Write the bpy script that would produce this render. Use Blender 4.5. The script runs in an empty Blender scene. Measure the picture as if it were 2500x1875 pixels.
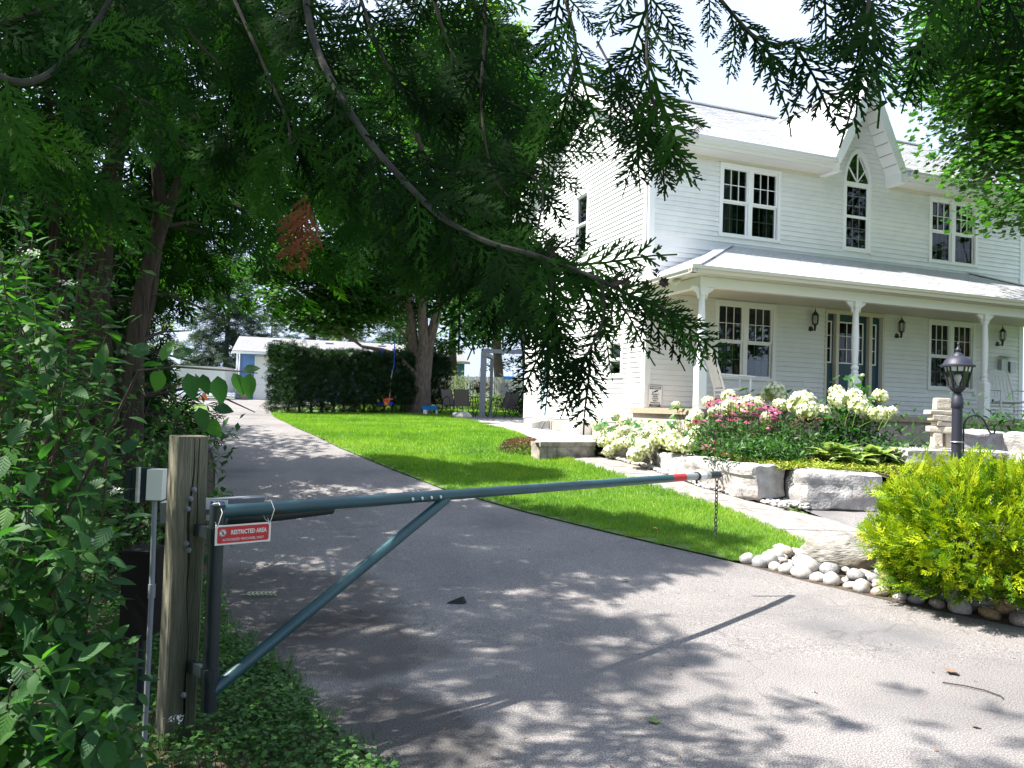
import bpy, bmesh, math, random
import numpy as np
from mathutils import Vector, Matrix, noise as mnoise

S = bpy.context.scene
COL = S.collection
R = math.radians

# ------------------------------------------------------------------ camera
CAM_H, CAM_PITCH, CAM_ROLL, CAM_F = 1.55, 1.805, 1.922, 1890.8 / 2500
cam_d = bpy.data.cameras.new('camera')
cam_d.sensor_width = 36
cam_d.lens = 36 * CAM_F
cam_d.clip_start = 0.05
cam_d.clip_end = 2000
cam = bpy.data.objects.new('camera', cam_d)
COL.objects.link(cam)
CAM_ROT = Matrix.Rotation(R(90 + CAM_PITCH), 3, 'X') @ Matrix.Rotation(R(CAM_ROLL), 3, 'Z')
cam.matrix_world = Matrix.Translation((0, 0, CAM_H)) @ CAM_ROT.to_4x4()
S.camera = cam

# ------------------------------------------------------------------ sky, sun, exposure
SUN_AZ, SUN_EL = -97.0, 56.0        # degrees clockwise from +Y, and above the horizon
W = bpy.data.worlds.new('World')
S.world = W
W.use_nodes = True
wn = W.node_tree
wn.nodes.clear()
sky = wn.nodes.new('ShaderNodeTexSky')
sky.sky_type = 'NISHITA'
sky.sun_disc = False
sky.sun_elevation = R(SUN_EL)
sky.sun_rotation = R(SUN_AZ)
sky.air_density = 1.0
sky.dust_density = 3.5
sky.ozone_density = 1.0
bgn = wn.nodes.new('ShaderNodeBackground')
bgn.inputs['Strength'].default_value = 0.075
out = wn.nodes.new('ShaderNodeOutputWorld')
# thin bright summer haze cloud over the blue
tc = wn.nodes.new('ShaderNodeTexCoord')
nz = wn.nodes.new('ShaderNodeTexNoise')
nz.inputs['Scale'].default_value = 2.2
nz.inputs['Detail'].default_value = 5
rmp = wn.nodes.new('ShaderNodeValToRGB')
rmp.color_ramp.elements[0].position = 0.30
rmp.color_ramp.elements[0].color = (0.55, 0.55, 0.55, 1)
rmp.color_ramp.elements[1].position = 0.62
rmp.color_ramp.elements[1].color = (0.95, 0.95, 0.95, 1)
mixc = wn.nodes.new('ShaderNodeMix')
mixc.data_type = 'RGBA'
mixc.inputs[7].default_value = (4.6, 5.5, 7.3, 1)
wn.links.new(tc.outputs['Generated'], nz.inputs['Vector'])
wn.links.new(nz.outputs['Fac'], rmp.inputs['Fac'])
wn.links.new(rmp.outputs['Color'], mixc.inputs[0])
wn.links.new(sky.outputs['Color'], mixc.inputs[6])
wn.links.new(mixc.outputs[2], bgn.inputs['Color'])
wn.links.new(bgn.outputs['Background'], out.inputs['Surface'])

sl = bpy.data.lights.new('sun', 'SUN')
sl.energy = 5.0
sl.angle = R(0.53)
sl.color = (1.0, 0.95, 0.87)
so = bpy.data.objects.new('sun', sl)
COL.objects.link(so)
SUN_DIR = Vector((math.sin(R(SUN_AZ)) * math.cos(R(SUN_EL)), math.cos(R(SUN_AZ)) * math.cos(R(SUN_EL)), math.sin(R(SUN_EL))))
so.rotation_euler = SUN_DIR.to_track_quat('Z', 'Y').to_euler()
so.location = SUN_DIR * 60

S.view_settings.view_transform = 'Standard'
S.view_settings.look = 'None'
S.view_settings.exposure = 1.68
S.view_settings.gamma = 1
S.view_settings.use_curve_mapping = False
S.render.engine = 'CYCLES'
S.cycles.use_denoising = True
S.cycles.max_bounces = 7
S.cycles.transparent_max_bounces = 12

# ------------------------------------------------------------------ helpers
rnd = random.Random(7)
rng = np.random.default_rng(11)


def at(px, py, y):
    """Place point seen at (px, py) of a 2212-wide view of the photo, y metres in front of the camera."""
    k = 2500 / 2212
    d = CAM_ROT @ Vector(((px * k - 1250) / 1890.8, -(py * k - 937.5) / 1890.8, -1))
    return Vector((0, 0, CAM_H)) + d * (y / d.y)


def g(y):
    """ground height"""
    if y < 5: return 0.0
    if y < 8: return .11 / 6 * (y - 5) ** 2
    if y < 13: return .165 + .11 * (y - 8)
    if y < 18:
        t = y - 13
        return .715 + .11 * t - .009 * t * t
    return 1.04 + .018 * (y - 18)


gv = np.vectorize(g)


def tag(o, label=None, cat=None, group=None, kind=None):
    if label: o['label'] = label
    if cat: o['category'] = cat
    if group: o['group'] = group
    if kind: o['kind'] = kind
    return o


def thing(name, label, cat, loc=(0, 0, 0), rotz=0, group=None):
    o = bpy.data.objects.new(name, None)
    COL.objects.link(o)
    o.location = loc
    o.rotation_euler = (0, 0, rotz)
    return tag(o, label, cat, group)


def link(name, me, parent=None, loc=None):
    o = bpy.data.objects.new(name, me)
    COL.objects.link(o)
    if parent: o.parent = parent
    if loc is not None: o.location = loc
    return o


def dup(root, loc, rotz=None, label=None, group=None, scale=None):
    r = root.copy()
    COL.objects.link(r)
    r.location = loc
    if rotz is not None: r.rotation_euler = (0, 0, rotz)
    if scale: r.scale = scale if hasattr(scale, '__len__') else (scale,) * 3
    if label: r['label'] = label
    if group: r['group'] = group
    for ch in list(root.children):
        c = ch.copy()
        COL.objects.link(c)
        c.parent = r
        for gch in list(ch.children):
            d = gch.copy()
            COL.objects.link(d)
            d.parent = c
    return r


# ---- materials
def newmat(name):
    m = bpy.data.materials.new(name)
    m.use_nodes = True
    nt = m.node_tree
    return m, nt, nt.nodes['Principled BSDF']


def rgb(c): return (c[0], c[1], c[2], 1)


def pmat(name, c, rough=.6, c2=None, scale=8, lo=.35, hi=.65, bump=0, bscale=40, metal=0, spec=.5, stretch=None, detail=5,
         c3=None, s3=1.2, lo3=.5, hi3=.7):
    m, nt, b = newmat(name)
    b.inputs['Roughness'].default_value = rough
    b.inputs['Metallic'].default_value = metal
    b.inputs['Specular IOR Level'].default_value = spec
    b.inputs['Base Color'].default_value = rgb(c)
    tco = nt.nodes.new('ShaderNodeTexCoord')
    vec = tco.outputs['Object']
    if stretch:
        mp = nt.nodes.new('ShaderNodeMapping')
        mp.inputs['Scale'].default_value = stretch
        nt.links.new(vec, mp.inputs['Vector'])
        vec = mp.outputs['Vector']
    if c2:
        n = nt.nodes.new('ShaderNodeTexNoise')
        n.inputs['Scale'].default_value = scale
        n.inputs['Detail'].default_value = detail
        r = nt.nodes.new('ShaderNodeValToRGB')
        r.color_ramp.elements[0].position = lo
        r.color_ramp.elements[0].color = rgb(c)
        r.color_ramp.elements[1].position = hi
        r.color_ramp.elements[1].color = rgb(c2)
        nt.links.new(vec, n.inputs['Vector'])
        nt.links.new(n.outputs['Fac'], r.inputs['Fac'])
        colour = r.outputs['Color']
        if c3:
            n3 = nt.nodes.new('ShaderNodeTexNoise')
            n3.inputs['Scale'].default_value = s3
            n3.inputs['Detail'].default_value = 4
            nt.links.new(vec, n3.inputs['Vector'])
            r3 = nt.nodes.new('ShaderNodeValToRGB')
            r3.color_ramp.elements[0].position = lo3
            r3.color_ramp.elements[0].color = (0, 0, 0, 1)
            r3.color_ramp.elements[1].position = hi3
            r3.color_ramp.elements[1].color = (1, 1, 1, 1)
            nt.links.new(n3.outputs['Fac'], r3.inputs['Fac'])
            mx = nt.nodes.new('ShaderNodeMix')
            mx.data_type = 'RGBA'
            nt.links.new(r3.outputs['Color'], mx.inputs[0])
            nt.links.new(colour, mx.inputs[6])
            mx.inputs[7].default_value = rgb(c3)
            colour = mx.outputs[2]
        nt.links.new(colour, b.inputs['Base Color'])
    if bump:
        n2 = nt.nodes.new('ShaderNodeTexNoise')
        n2.inputs['Scale'].default_value = bscale
        n2.inputs['Detail'].default_value = 6
        bp = nt.nodes.new('ShaderNodeBump')
        bp.inputs['Strength'].default_value = bump
        bp.inputs['Distance'].default_value = .02
        nt.links.new(vec, n2.inputs['Vector'])
        nt.links.new(n2.outputs['Fac'], bp.inputs['Height'])
        nt.links.new(bp.outputs['Normal'], b.inputs['Normal'])
    return m


def leafmat(name, cols, trans=.4, rough=.45, tcol=None, spec=.35, by_object=False):
    """Leaf: reflecting and letting light through; colour varies leaf by leaf."""
    m, nt, b = newmat(name)
    b.inputs['Roughness'].default_value = rough
    b.inputs['Specular IOR Level'].default_value = spec
    if by_object:
        a = nt.nodes.new('ShaderNodeObjectInfo')
        f = a.outputs['Random']
    else:
        a = nt.nodes.new('ShaderNodeAttribute')
        a.attribute_name = 'tint'
        f = a.outputs['Fac']
    r = nt.nodes.new('ShaderNodeValToRGB')
    el = r.color_ramp.elements
    n = len(cols)
    el[0].color = rgb(cols[0])
    el[1].color = rgb(cols[-1])
    for i in range(1, n - 1):
        e = el.new(i / (n - 1))
        e.color = rgb(cols[i])
    nt.links.new(f, r.inputs['Fac'])
    nt.links.new(r.outputs['Color'], b.inputs['Base Color'])
    tr = nt.nodes.new('ShaderNodeBsdfTranslucent')
    mx = nt.nodes.new('ShaderNodeMix')
    mx.data_type = 'RGBA'
    mx.blend_type = 'MULTIPLY'
    mx.inputs[0].default_value = 1
    nt.links.new(r.outputs['Color'], mx.inputs[6])
    mx.inputs[7].default_value = rgb(tcol or (1.5, 1.9, .7))
    nt.links.new(mx.outputs[2], tr.inputs['Color'])
    ms = nt.nodes.new('ShaderNodeMixShader')
    ms.inputs[0].default_value = trans
    nt.links.new(b.outputs['BSDF'], ms.inputs[1])
    nt.links.new(tr.outputs['BSDF'], ms.inputs[2])
    nt.links.new(ms.outputs['Shader'], nt.nodes['Material Output'].inputs['Surface'])
    return m


# ---- mesh builders
class MB:
    def __init__(s): s.v, s.f = [], []

    def add(s, vs, fs):
        o = len(s.v)
        s.v += [tuple(p) for p in vs]
        s.f += [tuple(i + o for i in f) for f in fs]
        return s

    def box(s, x0, x1, y0, y1, z0, z1):
        if x0 > x1: x0, x1 = x1, x0
        if y0 > y1: y0, y1 = y1, y0
        if z0 > z1: z0, z1 = z1, z0
        return s.add([(x0, y0, z0), (x1, y0, z0), (x1, y1, z0), (x0, y1, z0), (x0, y0, z1), (x1, y0, z1), (x1, y1, z1), (x0, y1, z1)],
                     [(0, 3, 2, 1), (4, 5, 6, 7), (0, 1, 5, 4), (1, 2, 6, 5), (2, 3, 7, 6), (3, 0, 4, 7)])

    def hexa(s, lo, hi):
        """solid between a lower and an upper ring of points"""
        n = len(lo)
        return s.add(list(lo) + list(hi), [tuple(range(n))[::-1], tuple(range(n, 2 * n))] +
                     [(i, (i + 1) % n, n + (i + 1) % n, n + i) for i in range(n)])

    def slab(s, poly, dz):
        """polygon with thickness dz downwards"""
        return s.hexa([(p[0], p[1], p[2] - dz) for p in poly], poly)

    def bar(s, a, b, w, h=None, up=(0, 0, 1)):
        a, b = Vector(a), Vector(b)
        d = (b - a).normalized()
        u = Vector(up)
        if abs(d.dot(u)) > .98: u = Vector((1, 0, 0))
        x = d.cross(u).normalized()
        y = x.cross(d).normalized()
        h = w if h is None else h
        c = [x * -w / 2 + y * -h / 2, x * w / 2 + y * -h / 2, x * w / 2 + y * h / 2, x * -w / 2 + y * h / 2]
        return s.hexa([a + q for q in c], [b + q for q in c])

    def tube(s, pts, r, n=8, cap=True):
        pts = [Vector(p) for p in pts]
        m = len(pts)
        rr = r if hasattr(r, '__len__') else [r] * m
        t0 = (pts[1] - pts[0]).normalized()
        x = t0.orthogonal().normalized()
        rings = []
        for i, p in enumerate(pts):
            t = (pts[min(i + 1, m - 1)] - pts[max(i - 1, 0)]).normalized()
            x = (x - t * x.dot(t)).normalized()
            y = t.cross(x)
            rings.append([p + (x * math.cos(a) + y * math.sin(a)) * rr[i] for a in [2 * math.pi * k / n for k in range(n)]])
        o = len(s.v)
        for rg in rings: s.v += [tuple(p) for p in rg]
        for i in range(m - 1):
            for k in range(n):
                a, b2 = o + i * n + k, o + i * n + (k + 1) % n
                s.f.append((a, b2, b2 + n, a + n))
        if cap:
            s.f.append(tuple(o + k for k in range(n))[::-1])
            s.f.append(tuple(o + (m - 1) * n + k for k in range(n)))
        return s

    def lathe(s, prof, c=(0, 0, 0), n=16, sq=False):
        """profile [(r,z)] turned round z"""
        o = len(s.v)
        ph = math.pi / n if sq else 0
        for r, z in prof:
            for k in range(n):
                a = 2 * math.pi * k / n + ph
                s.v.append((c[0] + r * math.cos(a), c[1] + r * math.sin(a), c[2] + z))
        m = len(prof)
        for i in range(m - 1):
            for k in range(n):
                a, b = o + i * n + k, o + i * n + (k + 1) % n
                s.f.append((a, b, b + n, a + n))
        s.f.append(tuple(o + k for k in range(n))[::-1])
        s.f.append(tuple(o + (m - 1) * n + k for k in range(n)))
        return s

    def mesh(s, name, mat, smooth=False):
        me = bpy.data.meshes.new(name)
        me.from_pydata(s.v, [], s.f)
        if mat: me.materials.append(mat)
        if smooth:
            me.shade_smooth()
            try: me.set_sharp_from_angle(angle=R(40))
            except Exception: pass
        return me

    def build(s, name, mat, parent=None, smooth=False, loc=None):
        return link(name, s.mesh(name, mat, smooth), parent, loc)


def npmesh(name, V, F, mat, tint=None, smooth=False):
    V = np.ascontiguousarray(V, dtype=np.float32)
    F = np.ascontiguousarray(F, dtype=np.int32)
    me = bpy.data.meshes.new(name)
    me.vertices.add(len(V))
    me.vertices.foreach_set('co', V.ravel())
    me.loops.add(F.size)
    me.loops.foreach_set('vertex_index', F.ravel())
    me.polygons.add(len(F))
    me.polygons.foreach_set('loop_start', np.arange(0, F.size, F.shape[1], dtype=np.int32))
    if smooth: me.polygons.foreach_set('use_smooth', np.ones(len(F), dtype=bool))
    me.update(calc_edges=True)
    if tint is not None:
        a = me.attributes.new('tint', 'FLOAT', 'POINT')
        a.data.foreach_set('value', np.ascontiguousarray(tint, dtype=np.float32))
    me.materials.append(mat)
    return me


def nz_(a): return a / np.maximum(np.linalg.norm(a, axis=-1, keepdims=True), 1e-9)


def frames(fwd, up):
    """rotation matrices whose columns are (side, forward, normal)"""
    f = nz_(fwd)
    s = nz_(np.cross(f, up))
    n = np.cross(s, f)
    return np.stack([s, f, n], axis=-1)


def stamp(T, TF, M, pos, scale, tint=None):
    """copies of template T,TF -> one mesh's arrays"""
    n, k = len(pos), len(T)
    V = np.einsum('nij,kj->nki', M, T) * np.asarray(scale).reshape(-1, 1, 1) + pos[:, None, :]
    F = (TF[None, :, :] + (np.arange(n) * k)[:, None, None]).reshape(-1, TF.shape[1])
    t = np.repeat(rng.random(n) if tint is None else tint, k)
    return V.reshape(-1, 3), F, t


def merge(parts):
    Vs, Fs, Ts, o = [], [], [], 0
    for V, F, t in parts:
        Vs.append(V); Fs.append(F + o); Ts.append(t); o += len(V)
    return np.concatenate(Vs), np.concatenate(Fs), np.concatenate(Ts)


def rock_mesh(name, mat, seed, size=(1, 1, 1), sub=3, rough=.18, freq=1.4, fine=.03, flat=0):
    bm = bmesh.new()
    bmesh.ops.create_icosphere(bm, subdivisions=sub, radius=1)
    off = Vector((seed * 3.1, seed * 1.7, seed * .9))
    for v in bm.verts:
        d = v.co.normalized()
        k = 1 + rough * mnoise.noise(d * freq + off) + fine * mnoise.noise(d * freq * 5 + off)
        v.co = Vector((d.x * size[0], d.y * size[1], d.z * size[2])) * k
        if flat and v.co.z < -flat * size[2]: v.co.z = -flat * size[2]
    me = bpy.data.meshes.new(name)
    bm.to_mesh(me)
    bm.free()
    me.materials.append(mat)
    me.shade_smooth()
    return me


def block_mesh(name, mat, sx, sy, sz, seed, amp=.05, cuts=9, taper=0):
    """quarried block: base at z=0, faces split rough"""
    bm = bmesh.new()
    bmesh.ops.create_cube(bm, size=1)
    bmesh.ops.subdivide_edges(bm, edges=bm.edges[:], cuts=cuts, use_grid_fill=True)
    off = Vector((seed * 7.3, seed * 2.1, seed * 5.7))
    for v in bm.verts:
        c = v.co.copy()
        p = Vector((c.x * sx, c.y * sy, c.z * sz))
        e = sum(1 for q in c if abs(q) > .46)
        n = Vector((mnoise.noise(p * 2.2 + off), mnoise.noise(p * 2.2 + off + Vector((9, 0, 0))), mnoise.noise(p * 2.2 + off + Vector((0, 9, 0)))))
        n2 = Vector((mnoise.noise(p * 7 + off), mnoise.noise(p * 7 + off + Vector((9, 0, 0))), mnoise.noise(p * 7 + off + Vector((0, 9, 0)))))
        st = mnoise.cell(Vector((p.x * 1.5, p.y * 1.5, p.z * 9)) + off) * .5 - .25
        k = Vector((1, 1, .45))
        q = p + Vector((n.x * k.x, n.y * k.y, n.z * k.z)) * amp + n2 * amp * .4
        if abs(c.y) > .49: q.y += st * amp * .5
        if e >= 2: q -= Vector((math.copysign(1, p.x) * (abs(c.x) > .46), math.copysign(1, p.y) * (abs(c.y) > .46), math.copysign(.7, p.z) * (abs(c.z) > .46))) * amp * .45
        q.x *= 1 - taper * (c.z + .5)
        q.y *= 1 - taper * (c.z + .5)
        q.z += sz / 2
        v.co = q
    me = bpy.data.meshes.new(name)
    bm.to_mesh(me)
    bm.free()
    me.materials.append(mat)
    me.shade_smooth()
    try: me.set_sharp_from_angle(angle=R(28))
    except Exception: pass
    return me


def text(name, body, mat, size, parent, loc, rot=(R(90), 0, 0), align='CENTER', sx=1, bold=0):
    c = bpy.data.curves.new(name, 'FONT')
    c.body = body
    c.size = size
    c.align_x = align
    c.align_y = 'CENTER'
    c.extrude = .0006
    c.offset = bold
    c.resolution_u = 2
    c.materials.append(mat)
    tmp = bpy.data.objects.new(name, c)
    me = bpy.data.meshes.new_from_object(tmp)
    bpy.data.objects.remove(tmp)
    o = bpy.data.objects.new(name, me)
    COL.objects.link(o)
    o.parent = parent
    o.location = loc
    o.rotation_euler = rot
    o.scale = (sx, 1, 1)
    return o


# ---- leaf and frond templates (x = side, y = along, z = face normal)
def leaf_template(w=.5, n=5, fold=.12, curl=.12):
    """pointed oval leaf of length 1, midrib folded"""
    V, F = [], []
    for i in range(n + 1):
        t = i / n
        hw = w * .5 * (math.sin(math.pi * min(1, t * .96 + .04) ** .8) ** .9) if 0 < i < n else .004
        z = -curl * t * t
        V += [(-hw, t, z + fold * hw * 2), (0, t, z), (hw, t, z + fold * hw * 2)]
    for i in range(n):
        a = i * 3
        F += [(a, a + 1, a + 4, a + 3), (a + 1, a + 2, a + 5, a + 4)]
    return np.array(V, float), np.array(F, int)


def quad_leaf(w=.6):
    return np.array([(0, -.5, 0), (w / 2, 0, .06), (0, .5, 0), (-w / 2, 0, .06)], float), np.array([(0, 1, 2, 3)], int)


def maple_leaf():
    """five-lobed leaf, six quads"""
    V = [(0, -.5, 0)]
    ang = [-95, -62, -38, -12, 0, 12, 38, 62, 95]
    rad = [.42, .34, .62, .40, .72, .40, .62, .34, .42]
    for a, r_ in zip(ang, rad):
        V.append((math.sin(R(a)) * r_, -.25 + math.cos(R(a)) * r_, .05 * math.cos(a)))
    F = [(0, 1, 2, 3), (0, 3, 4, 5), (0, 5, 6, 7), (0, 7, 8, 9)]
    return np.array(V, float), np.array(F, int)[:, ::-1]


def frond_template(seed, pairs=11, sub=5, width=.011, L=1.0, fine=True):
    """flat cedar spray of length 1: stem, alternate side shoots, shoots on those"""
    r_ = random.Random(seed)
    V, F = [], []

    def strip(p, d, ln, w, segs=2):
        d = Vector(d).normalized()
        s_ = Vector((-d.y, d.x, 0))
        o = len(V)
        for i in range(segs + 1):
            t = i / segs
            q = Vector(p) + d * ln * t + Vector((0, 0, -.10 * (ln * t) ** 2))
            ww = w * (1 - .55 * t) * (1.15 if i % 2 else .9)
            V.append(tuple(q - s_ * ww)); V.append(tuple(q + s_ * ww))
        for i in range(segs):
            a = o + i * 2
            F.append((a, a + 1, a + 3, a + 2))

    def zz(x, y): return -.12 * (x * x + y * y) + .03 * math.sin(x * 9 + seed) + .02 * math.sin(y * 11 + seed * 2)

    strip((0, 0, 0), (0, 1, 0), 1, width * 1.25, 5)
    for i in range(pairs):
        t = .06 + .88 * i / pairs
        for sd in (-1, 1):
            tt = t + (0.03 if sd > 0 else 0) + r_.uniform(-.01, .01)
            a = R(r_.uniform(34, 52)) * sd
            if r_.random() < .08: continue
            ln = (.50 * (1 - tt) ** .8 * (.6 + .4 * min(1, tt * 4)) + .05) * r_.uniform(.6, 1.15)
            d = (math.sin(a), math.cos(a), 0)
            p = (0, tt, 0)
            strip(p, d, ln, width, 3 if fine else 1)
            ns = max(2, int(sub * ln / .30 + .5))
            for j in range(ns):
                u = .12 + .80 * j / ns
                for s2 in (-1, 1):
                    inner = s2 * sd < 0
                    if inner and j % 2 == 0: continue
                    b = a + R(r_.uniform(24, 34)) * s2
                    l2 = (ln * (1 - u) * .38 + .030) * (.8 if inner else 1)
                    q = (p[0] + d[0] * ln * u, p[1] + d[1] * ln * u, 0)
                    strip(q, (math.sin(b), math.cos(b), 0), min(l2, .11) * r_.uniform(.75, 1.1), width * .9, 2 if fine else 1)
    V = np.array(V, float)
    V[:, 2] += -.10 * (V[:, 0] ** 2) * 2 + .02 * np.sin(V[:, 1] * 9 + seed)
    return V, np.array(F, int)


def spray_template(seed, n=5):
    """coarse cedar spray for trees further off: tapering blades"""
    r_ = random.Random(seed)
    V, F = [], []

    def blade(p, a, ln, w):
        d = Vector((math.sin(a), math.cos(a), r_.uniform(-.12, .05)))
        s_ = Vector((d.y, -d.x, 0)).normalized()
        o = len(V)
        q = Vector(p)
        V.extend([tuple(q - s_ * w * .5), tuple(q + d * ln * .5 - s_ * w), tuple(q + d * ln), tuple(q + d * ln * .5 + s_ * w)])
        F.append((o, o + 1, o + 2, o + 3))
    blade((0, 0, 0), 0, 1, .05)
    for i in range(n):
        t = .05 + .8 * i / n
        for sd in (-1, 1):
            blade((0, t, -.1 * t * t), sd * R(r_.uniform(28, 52)), (.5 * (1 - t) + .16) * r_.uniform(.8, 1.2), .045)
    return np.array(V, float), np.array(F, int)

# ------------------------------------------------------------------ materials
M = {}
M['asphalt'] = pmat('asphalt', (.080, .075, .076), .88, (.30, .280, .270), 120, .38, .66, bump=.35, bscale=160, detail=8, c3=(.10, .098, .104), s3=.55, lo3=.56, hi3=.72)
def wear(m):
    nt = m.node_tree
    b = nt.nodes['Principled BSDF']
    base = b.inputs['Base Color'].links[0].from_socket
    co = nt.nodes.new('ShaderNodeTexCoord').outputs['Object']

    def node(t, **kw):
        n = nt.nodes.new(t)
        for k_, v_ in kw.items(): n.inputs[k_].default_value = v_
        return n

    def ramp(src, p0, c0, p1, c1):
        r = nt.nodes.new('ShaderNodeValToRGB')
        r.color_ramp.elements[0].position = p0; r.color_ramp.elements[0].color = (c0,) * 3 + (1,)
        r.color_ramp.elements[1].position = p1; r.color_ramp.elements[1].color = (c1,) * 3 + (1,)
        nt.links.new(src, r.inputs['Fac'])
        return r.outputs['Color']

    def mul(a_, f_):
        x = nt.nodes.new('ShaderNodeMix'); x.data_type = 'RGBA'; x.blend_type = 'MULTIPLY'; x.inputs[0].default_value = 1
        nt.links.new(a_, x.inputs[6]); nt.links.new(f_, x.inputs[7])
        return x.outputs[2]
    # distorted coordinates
    n1 = node('ShaderNodeTexNoise', Scale=1.6, Detail=4.0)
    nt.links.new(co, n1.inputs['Vector'])
    add = nt.nodes.new('ShaderNodeVectorMath'); add.operation = 'MULTIPLY_ADD'
    nt.links.new(n1.outputs['Color'], add.inputs[0]); add.inputs[1].default_value = (.9, .9, 0); nt.links.new(co, add.inputs[2])
    # cracks
    vo = nt.nodes.new('ShaderNodeTexVoronoi'); vo.feature = 'DISTANCE_TO_EDGE'; vo.inputs['Scale'].default_value = .42
    nt.links.new(add.outputs[0], vo.inputs['Vector'])
    col = mul(base, ramp(vo.outputs['Distance'], .001, .72, .004, 1))
    # wide worn bands and blotches
    n2 = node('ShaderNodeTexNoise', Scale=.8, Detail=6.0, Roughness=.6)
    nt.links.new(co, n2.inputs['Vector'])
    col = mul(col, ramp(n2.outputs['Fac'], .34, .80, .66, 1.10))
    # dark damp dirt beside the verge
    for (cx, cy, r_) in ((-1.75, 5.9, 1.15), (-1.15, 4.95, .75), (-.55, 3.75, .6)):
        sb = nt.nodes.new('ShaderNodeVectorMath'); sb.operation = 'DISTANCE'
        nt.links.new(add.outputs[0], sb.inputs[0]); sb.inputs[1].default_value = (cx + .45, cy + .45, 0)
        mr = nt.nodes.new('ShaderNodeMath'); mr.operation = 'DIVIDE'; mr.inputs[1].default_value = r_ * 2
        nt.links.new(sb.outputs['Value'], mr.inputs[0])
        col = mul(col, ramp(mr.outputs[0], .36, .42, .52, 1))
    nt.links.new(col, b.inputs['Base Color'])


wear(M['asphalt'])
M['concrete'] = pmat('concrete', (.25, .235, .225), .85, (.34, .32, .31), 5, bump=.25, bscale=70)
M['paver'] = pmat('paver', (.18, .165, .155), .85, (.27, .25, .235), 9, bump=.3, bscale=60)
M['block'] = pmat('block', (.20, .17, .145), .9, (.38, .34, .29), 7, bump=.5, bscale=40, c3=(.09, .085, .08), s3=3)
M['soil'] = pmat('soil', (.035, .025, .018), .95, (.09, .065, .045), 20, bump=.8, bscale=50)
M['turf'] = pmat('turf', (.045, .095, .012), .9, (.09, .17, .025), 9, bump=.5, bscale=120)
M['armor'] = pmat('armor', (.24, .23, .225), .9, (.40, .385, .375), 7, bump=.9, bscale=26, c3=(.27, .22, .19), s3=2.2, lo3=.56, hi3=.74)
M['rock'] = pmat('rock', (.31, .295, .28), .7, (.47, .45, .43), 4, bump=.2, bscale=30, c3=(.36, .29, .23), s3=2.5, lo3=.55, hi3=.75)
M['rock_pink'] = pmat('rock_pink', (.22, .165, .14), .7, (.36, .30, .265), 5, bump=.2, bscale=30)
M['rock_grey'] = pmat('rock_grey', (.16, .16, .17), .7, (.30, .295, .295), 5, bump=.2, bscale=30)
M['rock_ochre'] = pmat('rock_ochre', (.20, .125, .06), .7, (.32, .225, .13), 5, bump=.2, bscale=30)
M['boulder'] = pmat('boulder', (.15, .14, .12), .8, (.29, .28, .26), 9, bump=1.0, bscale=22, stretch=(1, 1, 3.5), c3=(.10, .08, .045), s3=1.3, lo3=.5, hi3=.7)
M['sandstone'] = pmat('sandstone', (.40, .34, .27), .85, (.52, .46, .38), 8, bump=.4, bscale=40)
M['siding'] = pmat('siding', (.75, .75, .75), .45, (.80, .80, .80), 3, bump=.03, bscale=60)
_nt = M['siding'].node_tree
_b = _nt.nodes['Principled BSDF']
_s = _b.inputs['Base Color'].links[0].from_socket
_oi = _nt.nodes.new('ShaderNodeObjectInfo'); _r = _nt.nodes.new('ShaderNodeValToRGB')
_r.color_ramp.elements[0].color = (.94, .94, .95, 1)
_mx = _nt.nodes.new('ShaderNodeMix'); _mx.data_type = 'RGBA'; _mx.blend_type = 'MULTIPLY'; _mx.inputs[0].default_value = 1
_nt.links.new(_oi.outputs['Random'], _r.inputs['Fac']); _nt.links.new(_s, _mx.inputs[6]); _nt.links.new(_r.outputs['Color'], _mx.inputs[7]); _nt.links.new(_mx.outputs[2], _b.inputs['Base Color'])
M['screened'] = pmat('screened', (.30, .31, .33), .6)
M['trim'] = pmat('trim', (.80, .80, .80), .4)
M['beige_trim'] = pmat('beige_trim', (.62, .575, .48), .5)
M['shingle'] = pmat('shingle', (.42, .425, .45), .9, (.58, .585, .60), 30, bump=.4, bscale=180, c3=(.50, .50, .52), s3=2)
M['shed_shingle'] = pmat('shed_shingle', (.20, .20, .215), .9, (.31, .31, .32), 20, bump=.5, bscale=120)
M['gutter'] = pmat('gutter', (.66, .65, .64), .35)
M['soffit'] = pmat('soffit', (.66, .65, .63), .5)
M['deck'] = pmat('deck', (.27, .215, .15), .8, (.36, .29, .21), 12, bump=.2, stretch=(1, 8, 1))
M['foundation'] = pmat('foundation', (.34, .28, .24), .85, (.43, .36, .31), 6, bump=.3, bscale=40)
M['door_teal'] = pmat('door_teal', (.018, .06, .095), .4)
M['door_blue'] = pmat('door_blue', (.48, .62, .74), .4)
M['dark'] = pmat('dark', (.012, .012, .014), .7)
M['room'] = pmat('room', (.05, .05, .055), .9)
M['curtain'] = pmat('curtain', (.26, .25, .23), .9, (.36, .35, .33), 18, stretch=(3, 3, .2))
M['blackmetal'] = pmat('blackmetal', (.02, .02, .024), .45)
M['lampmetal'] = pmat('lampmetal', (.014, .015, .030), .55)
M['gatepipe'] = pmat('gatepipe', (.012, .055, .068), .36, (.020, .075, .088), 5, spec=.55, bump=.04, bscale=90, c3=(.05, .035, .022), s3=7, lo3=.66, hi3=.72)
M['gatedark'] = pmat('gatedark', (.010, .018, .022), .45)
M['steel'] = pmat('steel', (.55, .56, .57), .35, metal=.9)
M['galv'] = pmat('galv', (.36, .37, .38), .45, (.46, .47, .48), 30, metal=.7)
M['greypipe'] = pmat('greypipe', (.21, .23, .26), .5)
M['red'] = pmat('red', (.50, .015, .02), .4)
M['orange_red'] = pmat('orange_red', (.62, .06, .02), .4)
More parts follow.
